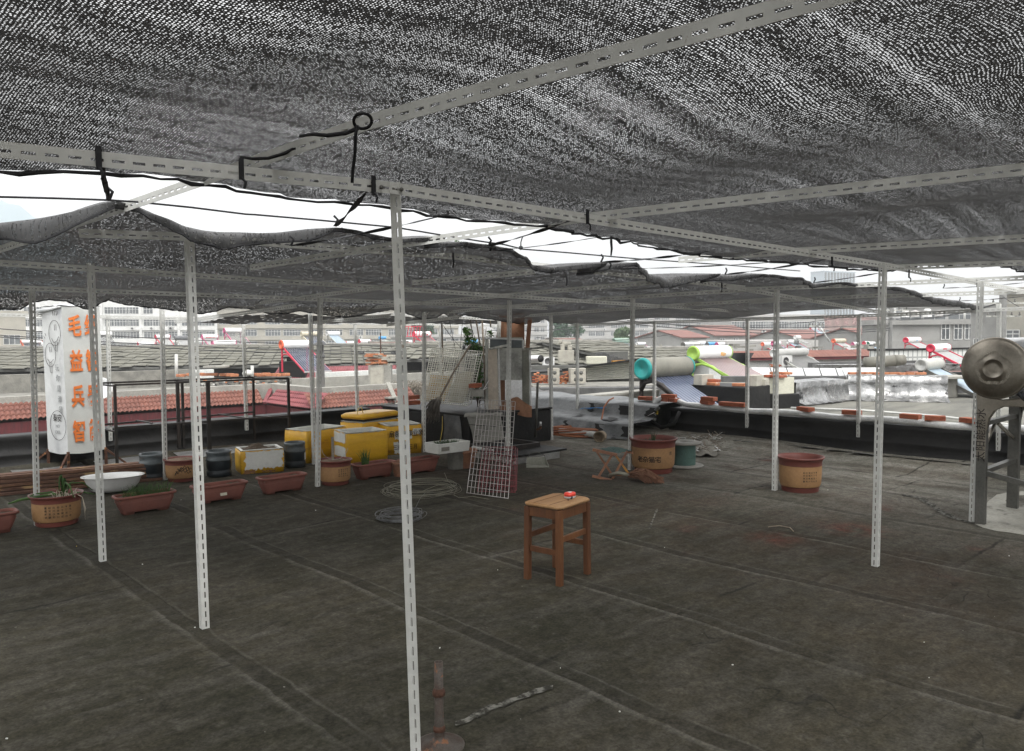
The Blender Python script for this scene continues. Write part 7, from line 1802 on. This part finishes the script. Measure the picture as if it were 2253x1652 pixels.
FH = [
 (620, 758, 676, 813, .42, 'solar heater with white tank, orange end and blue tubes on the left slab roof', 'tank_white', 'cap_orange', 'tube_glass', 19.5, False, 'cap_red'),
 (494, 727, 530, 761, .42, 'tall standing heater with red end above the slab roof ridge', 'tank_white', 'cap_pink', 'tube_grey', 11.5, False, 'cap_pink'),
 (445, 741, 477, 760, .42, 'heater with pink script on its white tank, partly behind the ridge', 'tank_white', 'cap_pink', 'tube_grey', 10, True, 'cap_pink'),
 (468, 755, 516, 768, .42, 'long white tank with red end lying low on the slab roof ridge', 'tank_white', 'cap_pink', 'tube_dark', 13, True, 'cap_pink'),
 (47, 752, 90, 765, .42, 'white tank with orange end low above the ridge at the far left', 'tank_white', 'cap_orange', 'tube_dark', 9, True, 'cap_orange'),
 (92, 757, 104, 768, .42, 'end of a plain white tank right of the orange ended one at the far left', 'tank_white', 'cap_white', 'tube_dark', 9, True, 'cap_white'),
 (206, 735, 243, 763, .45, 'big white tank with dark tubes half hidden behind the left frame post', 'tank_white', 'cap_white', 'tube_dark', 12, False, 'galv'),
 (343, 741, 372, 762, .42, 'white tank heater with red end before the white apartment block', 'tank_white', 'cap_red', 'tube_grey', 9.5, True, 'cap_red'),
 (386, 743, 415, 762, .42, 'heater with a dark grey tank before the white apartment block', 'tank_dark', 'tank_dark', 'tube_grey', 9.5, True, 'galv'),
 (304, 757, 338, 766, .42, 'white tank lying low between two standing heaters on the left', 'tank_white', 'cap_red', 'tube_dark', 9, True, 'cap_white'),
 (664, 735, 700, 762, .42, 'heater with a yellowish end and blue tubes behind the dark chimney', 'tank_cream', 'tank_cream', 'tube_glass', 11, False, 'tank_cream'),
 (721, 734, 745, 759, .42, 'white tank heater with pale grey tubes right of the dark chimney', 'tank_white', 'cap_white', 'panel_blue', 9.5, True, 'galv'),
 (762, 755, 779, 766, .4, 'small white tank with red end left of the gable of red lattice', 'tank_white', 'cap_red', 'tube_grey', 9, True, 'cap_red'),
 (791, 751, 812, 768, .4, 'white tank heater with red stand before the beige apartment block', 'tank_white', 'cap_red', 'tube_grey', 9, True, 'cap_red'),
 (835, 743, 847, 758, .4, 'small heater with a light blue tank before the beige apartments', 'tank_blue', 'tank_blue', 'tube_grey', 7, True, 'galv'),
 (842, 755, 864, 782, .4, 'grey tank heater with a yellow label just left of the front post', 'tank_green', 'tank_grey', 'panel_blue', 11, True, 'galv'),
 (911, 735, 944, 766, .42, 'white tank heater with red end and red ladder stand, right of the front post', 'tank_white', 'cap_red', 'tube_pink', 12, False, 'cap_red'),
 (884, 752, 904, 764, .4, 'plain white tank left of the red ladder stand', 'tank_white', 'cap_white', 'tube_grey', 7.5, True, 'galv'),
 (1024, 753, 1050, 772, .42, 'light blue tank seen through the bush above the white grid', 'tank_blue', 'cap_white', 'tube_grey', 11, True, 'galv'),
 (1055, 714, 1075, 730, .4, 'small white tank with a blue end on the far building behind the bush', 'tank_white', 'tank_blue', 'tube_grey', 6, True, 'galv'),
 (1351, 750, 1380, 772, .46, 'heater with a dull green tank and blue panel by the light green tree', 'tank_green', 'tank_green', 'panel_blue', 12.5, True, 'galv'),
 (1314, 753, 1334, 770, .4, 'white tank heater with red end left of the dull green one', 'tank_white', 'cap_red', 'tube_grey', 8.5, True, 'cap_red'),
 (1291, 756, 1301, 768, .4, 'tiny red ended heater before the grey apartments, leftmost of three', 'tank_white', 'cap_orange', 'tube_grey', 7, True, 'cap_red'),
 (1342, 760, 1350, 769, .36, 'small red ended tank tucked beside the dull green heater', 'tank_white', 'cap_orange', 'tube_grey', 7, True, 'cap_red'),
 (1402, 756, 1418, 772, .4, 'white tank heater with a pink stand left of the plain gable house', 'tank_white', 'cap_white', 'panel_blue', 6.5, True, 'cap_pink'),
 (1503, 758, 1536, 774, .45, 'heater with a shiny steel tank above the lime green one', 'steel_bright', 'steel_dark', 'tube_grey', 11.5, True, 'steel_dark'),
 (1537, 755, 1549, 768, .4, 'white tank behind the shiny steel one', 'tank_white', 'cap_white', 'tube_grey', 9, True, 'galv'),
 (1556, 757, 1575, 770, .42, 'heater with a sky blue tank between a steel and a white one', 'tank_blue', 'tank_dark', 'tube_grey', 9.5, True, 'galv'),
 (1577, 757, 1593, 770, .4, 'white tank with a pink end right of the sky blue one', 'tank_white', 'cap_pink', 'tube_grey', 9, True, 'cap_pink'),
 (1635, 758, 1647, 773, .4, 'small red ended heater right of the frame post near the lime green heater', 'tank_white', 'cap_red', 'tube_grey', 7.5, True, 'cap_red'),
 (1678, 757, 1697, 774, .4, 'orange ended heater with a thin white tank, left of a pink ended one', 'tank_white', 'cap_orange', 'tube_grey', 9, True, 'cap_red'),
 (1700, 755, 1715, 772, .4, 'white tank with a purple pink end among the right hand heaters', 'tank_white', 'cap_pink', 'panel_blue', 9.5, True, 'cap_pink'),
 (1733, 752, 1757, 774, .42, 'heater with a wide pale panel and white tank behind the white ended one', 'tank_white', 'cap_white', 'panel_blue', 9.5, True, 'cap_red'),
 (1760, 754, 1772, 770, .4, 'small heater with a purple end and blue panel on the right', 'tank_white', 'cap_purple', 'panel_blue', 8, True, 'cap_purple'),
 (1750, 742, 1758, 756, .4, 'round white tank standing above the others on the right', 'tank_white', 'cap_white', 'tube_grey', 9, True, 'galv'),
 (1834, 750, 1857, 773, .42, 'heater with a cream tank and orange end before the grey gable house', 'tank_cream', 'cap_orange', 'tube_grey', 10, True, 'cap_red'),
 (1876, 756, 1886, 770, .38, 'little red ended heater at the right corner of the grey gable house', 'tank_white', 'cap_pink', 'tube_pink', 7.5, True, 'cap_pink'),
 (1901, 755, 1910, 770, .4, 'red ended heater right behind the green ended one', 'tank_white', 'cap_red', 'tube_grey', 9, True, 'cap_red'),
 (1909, 756, 1923, 771, .4, 'heater with a dark green end beside the big right post', 'tank_white', 'cap_dkgreen', 'panel_blue', 9, True, 'steel_dark'),
 (1783, 722, 1798, 742, .4, 'heater with a tilted light blue panel on a red roof at the right', 'tank_white', 'cap_red', 'panel_blue', 5, True, 'cap_red'),
 (1703, 777, 1770, 816, .34, 'heater with a pale grey tank and a white end disc, above the cream pier', 'cap_grey', 'cap_white', 'tube_grey', 19, False, 'galv'),
 (1993, 748, 2021, 776, .40, 'red ended heater with a red stand on the white tiled wall, farther of two', 'tank_white', 'cap_red', 'tube_grey', 12.5, True, 'cap_red'),
 (2048, 766, 2083, 815, .31, 'red ended heater with a red printed mark, just left of the stainless tank', 'tank_white', 'cap_red', 'tube_grey', 18.5, True, 'cap_red'),
 (2028, 803, 2064, 868, .30, 'heater with a dull tank and flaking pink end, in front of the red ended ones', 'tank_grey', 'cap_grey', 'panel_blue', 27, True, 'steel_dark')]
tmat('tank_dull', (.46, .455, .42), .55, 0, (.4, .395, .36), 2)
for r_ in FH:
    px, py, x1, yb, D, lab, tank, cap, tube, dpx, sh, std = r_
    lg_ = None
    if 'red printed mark' in lab: lg_ = ('logo_red', .12, .4, 4)
    if 'farther of two' in lab: lg_ = ('logo_blue', .15, .3, 3)
    if 'pink script' in lab: lg_ = ('logo_red', .0, .9, 7)
    if 'ladder stand' in lab: lg_ = ('logo_red', .12, .6, 4)
    if 'flaking' in lab: tank = 'tank_dull'
    far_heater(px, py, x1, yb, D, lab, tank, cap, tube, dpx, sh, std, logo=lg_, detail=1)
q = dp(890, 740, 60); mb = MB()
for k in range(7): mb.bar(q + r0 * (.22 * k) + Vector((0, 0, 0)), q + r0 * (.22 * k + .1) + Vector((0, 0, .75)), .05, .05)
mb.bar(q, q + r0 * 1.4, .05, .05); mb.bar(q + Vector((0, 0, .75)) + r0 * .1, q + r0 * 1.5 + Vector((0, 0, .75)), .05, .05); solo('red_railing', 'red metal railing beside the red ended heater right of the front post', 'railing', mb, M['cap_red'])

# ---------------------------------------------------------------- apartment blocks
def window_proto(w, h, n, key='frame_white'):
    mb = MB(); mb.b2((-w / 2, 0, 0), (w / 2, .06, h), 1)
    fwid = .07
    for k in range(n + 1):
        x = -w / 2 + w * k / n; mb.b2((x - fwid / 2, -.05, 0), (x + fwid / 2, -.003, h), 0)
    for z in (0, h * .68, h): mb.b2((-w / 2, -.04, z - fwid / 2), (w / 2, -.004, z + fwid / 2), 0)
    return mb
def apartment(name, lab, l, r_, d0, d1, ztop, floors, fh, zrow, bays, mt, ntw=2.4, wh=1.45, pier=None, depth=12, seed=1, band=None, win_mats=None, balcony=0.0, acs=6, ac_lab=None):
    rr = random.Random(seed); a = dp(l, 740, d0); b = dp(r_, 740, d1); d = b - a; d.z = 0; L = d.length; rz = math.atan2(d.y, d.x)
    t = thing(name, lab, 'apartment block', (a.x, a.y, 0), rz)
    MB().b2((0, .35, -8), (L, depth, ztop)).build('wall', M[mt], t)
    MB().b2((-.4, .0, ztop), (L + .4, depth, ztop + .5)).build('cornice', M[mt], t)
    mb = MB()
    for f in range(floors):
        z = zrow + f * fh; mb.b2((0, .0, z - .95), (L, .349, z - .12))
    mb.build('sill_band', M[band or mt], t)
    protos = {}
    cnt = 0
    for f in range(floors):
        z = zrow + f * fh
        for i in range(bays):
            bw = L / bays; x0 = i * bw
            for (c_, w_, n_) in ntw:
                if cnt >= 100: continue
                k = (w_, n_)
                if k not in protos:
                    o = window_proto(w_, wh, n_).build('window', win_mats or [M['frame_white'], M['glass_far']], t); protos[k] = o; o.location = (x0 + c_ * bw, .30, z)
                else:
                    o = protos[k].copy(); C.objects.link(o); o.parent = t; o.location = (x0 + c_ * bw, .30 , z)
                cnt += 1
    if pier:
        mb = MB()
        for i in range(bays + 1): mb.b2((i * L / bays - pier / 2, -.25, -8), (i * L / bays + pier / 2, .349, ztop - .01))
        mb.build('pier', M[mt], t)
    ux = Vector((math.cos(rz), math.sin(rz), 0)); uy = Vector((-math.sin(rz), math.cos(rz), 0))
    for k in range(acs):
        f = rr.randrange(floors); i = rr.randrange(bays); x = (i + rr.choice((.3, .55, .8))) * L / bays; q = Vector((a.x, a.y, 0)) + ux * x + uy * (-.42) + Vector((0, 0, zrow + f * fh - .85))
        ac_unit(q, rz, ac_lab or ('outdoor air conditioner unit on the ' + ' '.join(lab.split(' with')[0].split()[:9])), 1.15)
    return t
apartment('apartment_block', 'white apartment block with rows of grey windows at the far left', -140, 476, 166, 180, 10.5, 5, 2.72, -4.25, 7, 'render_white', [(.20, 1.9, 3), (.50, 3.0, 5), (.80, 2.4, 4)], pier=.5, seed=3, acs=16)
apartment('apartment_block', 'second white apartment block, mostly beyond the left edge of the picture', -640, -160, 150, 164, 10.5, 5, 2.72, -4.25, 6, 'render_white', [(.20, 1.9, 3), (.50, 3.0, 5), (.80, 2.4, 4)], pier=.5, seed=33, acs=0)
apartment('apartment_block', 'beige grey apartment block with long white framed windows, centre left', 478, 1010, 181, 214, 8.0, 4, 2.72, -3.9, 6, 'render_beige', [(.22, 3.6, 5), (.66, 4.2, 6)], seed=5, acs=9)
apartment('apartment_block', 'beige end house with two dark windows at the left edge', -60, 58, 120, 124, 5.2, 3, 2.9, -5.3, 2, 'render_beige', [(.45, 2.2, 3)], seed=6, acs=0)
apartment('apartment_block', 'long hazy grey apartment block behind the two red roofed houses', 1240, 1660, 275, 300, 9.5, 5, 2.8, -4.9, 9, 'far_grey', [(.25, 2.6, 3), (.62, 3.4, 4)], seed=8, acs=14, wh=1.6)
apartment('apartment_block', 'narrow hazy grey apartment block left of the dark green tree', 1066, 1205, 240, 252, 8.5, 4, 2.8, -3.4, 4, 'far_grey', [(.3, 1.8, 2), (.7, 1.5, 2)], seed=9, acs=3, wh=1.4)
apartment('apartment_block', 'lower grey block with a flat white eave behind the bush', 940, 1080, 130, 138, 1.1, 2, 2.8, -3.4, 3, 'far_grey', [(.3, 1.6, 2), (.72, 1.6, 2)], seed=10, acs=0, wh=1.5)
apartment('apartment_block', 'banded pink and grey school like block at the right of centre', 1610, 1815, 165, 172, 4.8, 3, 3.0, -3.7, 4, 'far_grey', [(.3, 3.4, 5), (.72, 3.4, 5)], seed=11, acs=3, band='far_pink', wh=1.5)
apartment('office_tower', 'pale blue glass tower fading into the haze at the right', 1812, 1880, 560, 575, 44, 12, 3.4, 2, 1, 'far_tower', [(.5, 1.0, 1)], seed=12, acs=0)
tw = bpy.data.objects['office_tower']
tw['category'] = 'tower'
q = [c for c in tw.children if c.name.startswith('window')]
for c in q: bpy.data.objects.remove(c)
L_t = (dp(1880, 740, 575) - dp(1812, 740, 560)).length
for k in range(10): MB().b2((.6 + L_t * k / 10, -.4, -8), (.6 + L_t * (k + .42) / 10, .34, 43.5)).build('glass_strip', M['glass_far'], tw)
t = apartment('office_block', 'low maroon pink office block with big rooftop characters, right of the tower', 1795, 1945, 200, 205, 5.0, 2, 3.2, -2.6, 4, 'far_pink', [(.5, 3.0, 3)], seed=14, acs=0)
t['category'] = 'office block'
text_mesh('rooftop_lettering', '泰 安 安 东 市', 2.1, mat('sign_red_faded', (.45, .27, .26), .8, fine=0), t, (8.4, -.5, 4.0), (1, 0, 0), (0, 0, 1), .1)
apartment('apartment_block', 'white block with few windows behind the big right post', 1935, 2000, 240, 236, 9.5, 4, 3.2, -2.5, 2, 'far_white', [(.3, 1.6, 2), (.75, 1.6, 2)], seed=15, acs=0, depth=5)
apartment('apartment_block', 'hazy plain white block rising behind the red roofed houses', 1575, 1650, 330, 338, 14, 2, 3, -3, 1, 'far_white', [(.8, 2, 2)], seed=16, acs=0)
t = apartment('flat_grey_building', 'big flat roofed grey rendered building with four tall windows, far right', 1932, 2330, 78, 76, 2.2, 1, 3.0, .75, 1, 'render_grey', [(.385, .75, 2), (.455, .75, 2), (.515, .75, 2), (.60, .75, 2), (.68, 1.2, 2), (.78, 1.2, 2)], seed=17, acs=0, wh=1.55, depth=5); t['category'] = 'building'
t = apartment('flat_grey_building', 'upper floor block set back on the flat grey building, far right', 1985, 2260, 124, 116, 5.2, 1, 3, 3.2, 5, 'far_grey', [(.35, 3.0, 2)], seed=18, acs=0, wh=1.3, depth=4); t['category'] = 'building'
t = apartment('beige_building', 'tall beige rendered building at the right edge behind the utility pole', 2192, 2360, 68, 60, 4.6, 1, 3, .6, 2, 'render_beige', [(.3, 2.2, 3)], seed=19, acs=0, wh=1.0, depth=4); t['category'] = 'building'
t = apartment('grey_annex', 'plain grey annex block left of the tall beige building', 2128, 2196, 72, 69, 3.3, 1, 3, -.6, 1, 'render_grey', [(.3, 1.0, 2)], seed=20, acs=0, depth=3); t['category'] = 'building'

# ---------------------------------------------------------------- gabled houses
def gable_house(name, lab, apex, eave_l, ridge_r, dist, W, wall='render_grey', wins=2, roof='roof_tiles', rz=0.0):
    p = dp(*apex, dist); zr = p.z; ze = dp(*eave_l, dist).z
    # ridge runs along +x until pixel column ridge_r
    L = 3.0
    ca, sa = math.cos(rz), math.sin(rz)
    for k in range(120):
        v = p + Vector((ca * L, sa * L, 0)) - EYE
        if CX + F_PX * v.dot(RT) / v.dot(FW) >= ridge_r: break
        L += .25
    t = thing(name, lab, 'house', (p.x, p.y, 0), rz)
    h = W / 2
    MB().prism([(0, -h, -8), (0, h, -8), (0, h, ze), (0, 0, zr - .12), (0, -h, ze)], (L, 0, 0)).build('wall', M[wall], t)
    for s in (-1, 1):
        mb = MB(); o = .35; k = (zr - ze) / h
        P = [(-.3, 0, zr), (L + .3, 0, zr), (L + .3, s * (h + o), ze - o * k), (-.3, s * (h + o), ze - o * k)]; mb.prism(P if s < 0 else P[::-1], (0, 0, .14)); mb.build('roof', M[roof], t)
    MB().tube([(-.35, 0, zr + .12), (L + .35, 0, zr + .12)], .13, 6).build('ridge', M['concrete'], t)
    for k in range(wins):
        o = window_proto(1.3, 1.3, 2).build('window', [M['frame_white'], M['glass_far']], t); o.location = (L * (k + .6) / (wins + .2), -h - .04, ze - 1.75)
    return t
gable_house('gabled_house', 'plain grey house with a red tiled roof, left of a taller one', (1450, 728), (1419, 743), 1506, 110, 7.4, wins=1)
gable_house('gabled_house', 'taller grey house with a long red tiled roof, above the lime green heater', (1519, 717), (1490, 738), 1611, 122, 8.4, wins=3)
gable_house('gabled_house', 'grey gabled house with a red roof behind the big right post', (1854, 723), (1819, 744), 1918, 95, 7.2, wins=0)
gable_house('gabled_house', 'grey gable with a red roof behind the heater with a tilted panel', (1702, 727), (1680, 745), 1770, 115, 8.0, wins=1)
gable_house('gabled_house', 'low brownish red tiled roof below the dark green tree', (1210, 747), (1192, 762), 1268, 82, 6.6, wins=0)
gable_house('gabled_house', 'dark red lattice gabled roof left of the front post', (820, 757), (790, 770), 850, 62, 4.6, wall='brick_red', wins=0)
for (l, r_, d_, z1, lab, mt) in ((1440, 1600, 60, .42, 'row of low grey sheds below the red roofed houses', 'render_grey'), (1600, 1800, 78, .75, 'low grey sheds behind the right hand heaters', 'far_grey'), (1560, 1960, 46, .28, 'cluttered low roof edge carrying the right hand heaters', 'concrete'), (1250, 1420, 52, .30, 'low roof edge carrying the heaters before the grey apartments', 'concrete'), (700, 960, 55, .55, 'low roof edge carrying the heaters before the beige apartments', 'concrete'), (-560, 700, 62, .70, 'low roof edge behind the slab ridge carrying the left hand heaters', 'concrete'), (1940, 2260, 45, .30, 'low roof edge in front of the flat grey building', 'concrete')):
    mb = MB(); strip_wall(mb, l, r_, d_, d_ + 2, -8, z1, 9); solo('low_building', lab, 'building', mb, M[mt])
rq = random.Random(111); mb = MB()
for k in range(150):
    px = rq.choice((rq.uniform(1600, 1950), rq.uniform(1400, 1600), rq.uniform(1230, 1400), rq.uniform(740, 960))); q = dp(px, 0, rq.uniform(44, 60)); z = .35 + rq.uniform(0, .35); s = rq.uniform(.15, .8)
    mb.box((q.x, q.y, z), (s, s * .5, s * rq.uniform(.1, .4)), rq.choice((0, 0, 1, 2)), rq.uniform(0, 3), None)
tag(mb.build('roof_clutter', [M['concrete_light'], M['bitumen_grey'], M['concrete']]), 'odds and ends scattered on the far low roofs', 'clutter', kind='stuff')

# ---------------------------------------------------------------- trees, poles and wires
def tree(name, lab, px0, px1, ytop, ybot, dist, mt, seed, dens=1.0):
    rr = random.Random(seed); c = dp((px0 + px1) / 2, (ytop + ybot) / 2, dist); W = (px1 - px0) / F_PX * dist / 2; Hh = (ybot - ytop) / F_PX * dist / 2
    t = thing(name, lab, 'tree', (c.x, c.y, -8))
    MB().tube([(0, 0, 0), (.1, .05, (c.z + 8) * .5), (0, 0, c.z + 8)], [.22, .17, .08], 8).build('trunk', M['bark'], t)
    mb = MB(); sp = []
    for k in range(26):
        d = Vector((rr.gauss(0, 1), rr.gauss(0, 1), rr.gauss(0, 1))).normalized() * rr.random() ** .4
        sp.append((Vector((d.x * W * .8, d.y * W * .8, c.z + 8 + d.z * Hh * .8)), (dens, W * rr.uniform(.22, .4), Hh * rr.uniform(.22, .38))))
    leaf_cloud(mb, sp, 150, max(.12, dist * .0016), rr); mb.build('crown', M[mt], t)
    return t
tree('broad_tree', 'dense dark green tree beyond the low red roof, right of the middle', 1205, 1284, 690, 760, 150, 'tree_far', 2, 1.6)
tree('small_tree', 'small light green tree by the dull green heater', 1350, 1394, 720, 762, 120, 'tree_far_light', 3)
tree('broad_tree', 'hazy dark tree behind the red railing, left of the bush', 905, 962, 700, 752, 165, 'tree_far', 4, 1.2)
tree('small_tree', 'little green tree before the pink banded block', 1622, 1655, 735, 760, 130, 'tree_far_light', 5, .7)
sh = bpy.data.objects['shrub']; mb = MB(); rq = random.Random(29)
leaf_cloud(mb, [(at(1008, 534, .2), (.8, .07, .05)), (at(1000, 541, .2), (.5, .06, .04)), (at(1022, 541, .2), (.5, .06, .03)), (at(1062, 571, .3), (.4, .05, .03))], 60, .022, rq); mb.build('sprig', M['leaf'], sh)
MB().tube([at(1046, 790, .35), at(1030, 660, .3), at(1008, 536, .2)], [.008, .006, .002], 5).build('tall_stem', M['bark'], sh)
def upole(name, lab, px, ytop, ybot, dist, w, arms, mt='pole_grey'):
    a = dp(px, ybot, dist); b = dp(px, ytop, dist); t = thing(name, lab, 'utility pole', (a.x, a.y, 0), 0, 'poles and masts')
    MB().tube([(0, 0, -8), (0, 0, b.z)], [w * 1.25, w], 10).build('shaft', M[mt], t)
    for z_, hw in arms:
        d = r0 * hw; MB().bar(tuple(-d + Vector((0, -.05, b.z + z_))), tuple(d + Vector((0, -.05, b.z + z_))), .09, .09).build('crossarm', M['galv'], t)
        mb = MB()
        for s in (-1, -.5, .5, 1): mb.lathe([(.05, 0), (.06, .06), (.03, .1), (.05, .16), (0, .2)], 8, c=tuple(d * (s * .92) + Vector((0, -.05, b.z + z_ + .05))))
        mb.build('insulators', M['steel_dark'], t)
    return t
upole('utility_pole', 'concrete utility pole with a crossarm near the big right post', 1958, 672, 775, 58, .14, ((-.35, 1.2),))
upole('utility_pole', 'thick utility pole with crossarms right of the right end post', 2204, 646, 775, 46, .20, ((-.55, 1.35), (-1.3, 1.0)))
upole('antenna_mast', 'slim mast with small crossarms among the right hand heaters', 1793, 700, 800, 62, .05, ((-.6, .55), (-2.6, .5), (-4.5, .45)))
upole('antenna_mast', 'thin white mast by the hazy apartments right of the dark tree', 1389, 700, 765, 140, .08, ())
mb = MB(); mb.tube([dp(1803, 718, 60), dp(1826, 752, 60)], .06, 6); solo('stay_pole', 'white slanting pole leaning right of the slim mast', 'pole', mb, M['frame_white'])
mb = MB(); mb.tube([dp(2122, 712, 90), dp(2122, 678, 90)], .12, 8); solo('vent_stack', 'short pale vent stack on the far roof at the right', 'pipe', mb, M['pvc'])
wires = [((-60, 719, 40), (1180, 760, 48), 'nearest pair of cables crossing before the white apartments, upper one'), ((-60, 733, 38), (1180, 772, 46), 'cable crossing before the white apartments, below the first'), ((-60, 736, 37), (1000, 776, 45), 'lowest cable crossing before the slab roof'),
         ((1080, 727, 60), (1450, 700, 70), 'cable rising to the right of the chimney block'), ((1160, 757, 60), (1700, 752, 80), 'long cable low before the grey apartments'), ((1180, 742, 55), (1480, 735, 60), 'cable crossing the dark green tree'), ((1380, 705, 40), (1960, 722, 58), 'upper cable sloping past the red roofed houses'), ((1300, 702, 38), (1960, 712, 58), 'topmost cable past the red roofed houses'), ((1400, 714, 40), (1960, 726, 58), 'lower cable sloping past the red roofed houses'),
         ((1958, 700, 58), (2204, 664, 46), 'cable from the crossarm pole to the thick pole, upper'), ((1945, 702, 58), (2190, 670, 46), 'cable from the crossarm pole to the thick pole, lower'), ((1650, 715, 70), (1958, 677, 58), 'cable running left from the crossarm pole'), ((2204, 650, 46), (2330, 690, 40), 'cable leaving the thick pole to the right edge')]
for (a, b, lab) in wires:
    mb = MB(); mb.tube(sagline(dp(*a), dp(*b), .35, 16), .022, 4); solo('overhead_wire', lab, 'wire', mb, M['wire_dark'], 'overhead cables')
for k, (px, py, d_, lab) in enumerate(((1942, 683, 88, 'rooftop heater'), (1963, 684, 88, 'rooftop heater'))): pass
rq = random.Random(7)
for k, px in enumerate((1992, 2013, 2040, 2066, 2145)):
    q = dp(px, 712, 80); mb = MB(); s = rq.uniform(.35, .6)
    if k % 2: mb.lathe([(s, 0), (s, s * 1.6), (0, s * 1.8)], 12)
    else: mb.box((0, 0, s * .5), (s * 2, s, s)); mb.tube([(-s, 0, s * 1.3), (s, 0, s * 1.3)], s * .35, 8)
    solo('rooftop_tank', ('round' if k % 2 else 'boxy') + ' rooftop water tank on the flat grey building, ' + ORD[k] + ' from the left', 'water tank', mb, M['far_white' if k % 2 == 0 else 'far_grey'], None, (q.x, q.y, 2.98))

# ---------------------------------------------------------------- pieces of a part go under that part
SUB = {'lettering': ('body', 'yellow_tape'), 'small_lettering': ('body',), 'landscape_drawing': ('body',), 'price_label': ('trough',), 'printed_mark': ('tank',), 'embossed_lettering': ('end_cap',),
       'tap_handle': ('tap',), 'disc_label': ('case',), 'bare_foam': ('yellow_tape',), 'bare_cardboard': ('yellow_tape',), 'paper_label': ('body',), 'fan_grille': ('casing',), 'board_gap': ('seat',),
       'bare_mortar': ('plaster_shaft',), 'handle_slot': ('foam_tray',), 'jagged_rim': ('trough',), 'crack': ('trough',), 'ridge': ('roof', 'slab_roof'), 'collar': ('pipe', 'shaft'), 'wet_panel': ('frame',), 'valve_lever': ('valve',), 'coping': ('wall',), 'insulators': ('crossarm',)}
for root in [o for o in C.objects if o.parent is None and len(o.children)]:
    ks = list(root.children); first = {}
    for c in ks: first.setdefault(c.name.split('.')[0], c)
    for c in ks:
        for tg in SUB.get(c.name.split('.')[0], ()):
            p_ = first.get(tg)
            if p_ is not None and p_ is not c and p_.location.length < 1e-6:
                c.parent = p_; break

# ---------------------------------------------------------------- damp city air
HAZE = 0.0011
hz = bpy.data.materials.new('haze'); hz.use_nodes = True
hn = hz.node_tree.nodes; hn.clear()
vol = hn.new('ShaderNodeVolumePrincipled'); vol.inputs['Density'].default_value = HAZE; vol.inputs['Color'].default_value = (.93, .95, .96, 1); vol.inputs['Anisotropy'].default_value = .2
ho = hn.new('ShaderNodeOutputMaterial'); hz.node_tree.links.new(vol.outputs[0], ho.inputs['Volume'])
mb = MB(); mb.b2((-1500, -1500, -9.5), (1500, 1500, 190))
tag(mb.build('haze', hz), 'thin grey haze lying over the city', kind='stuff')
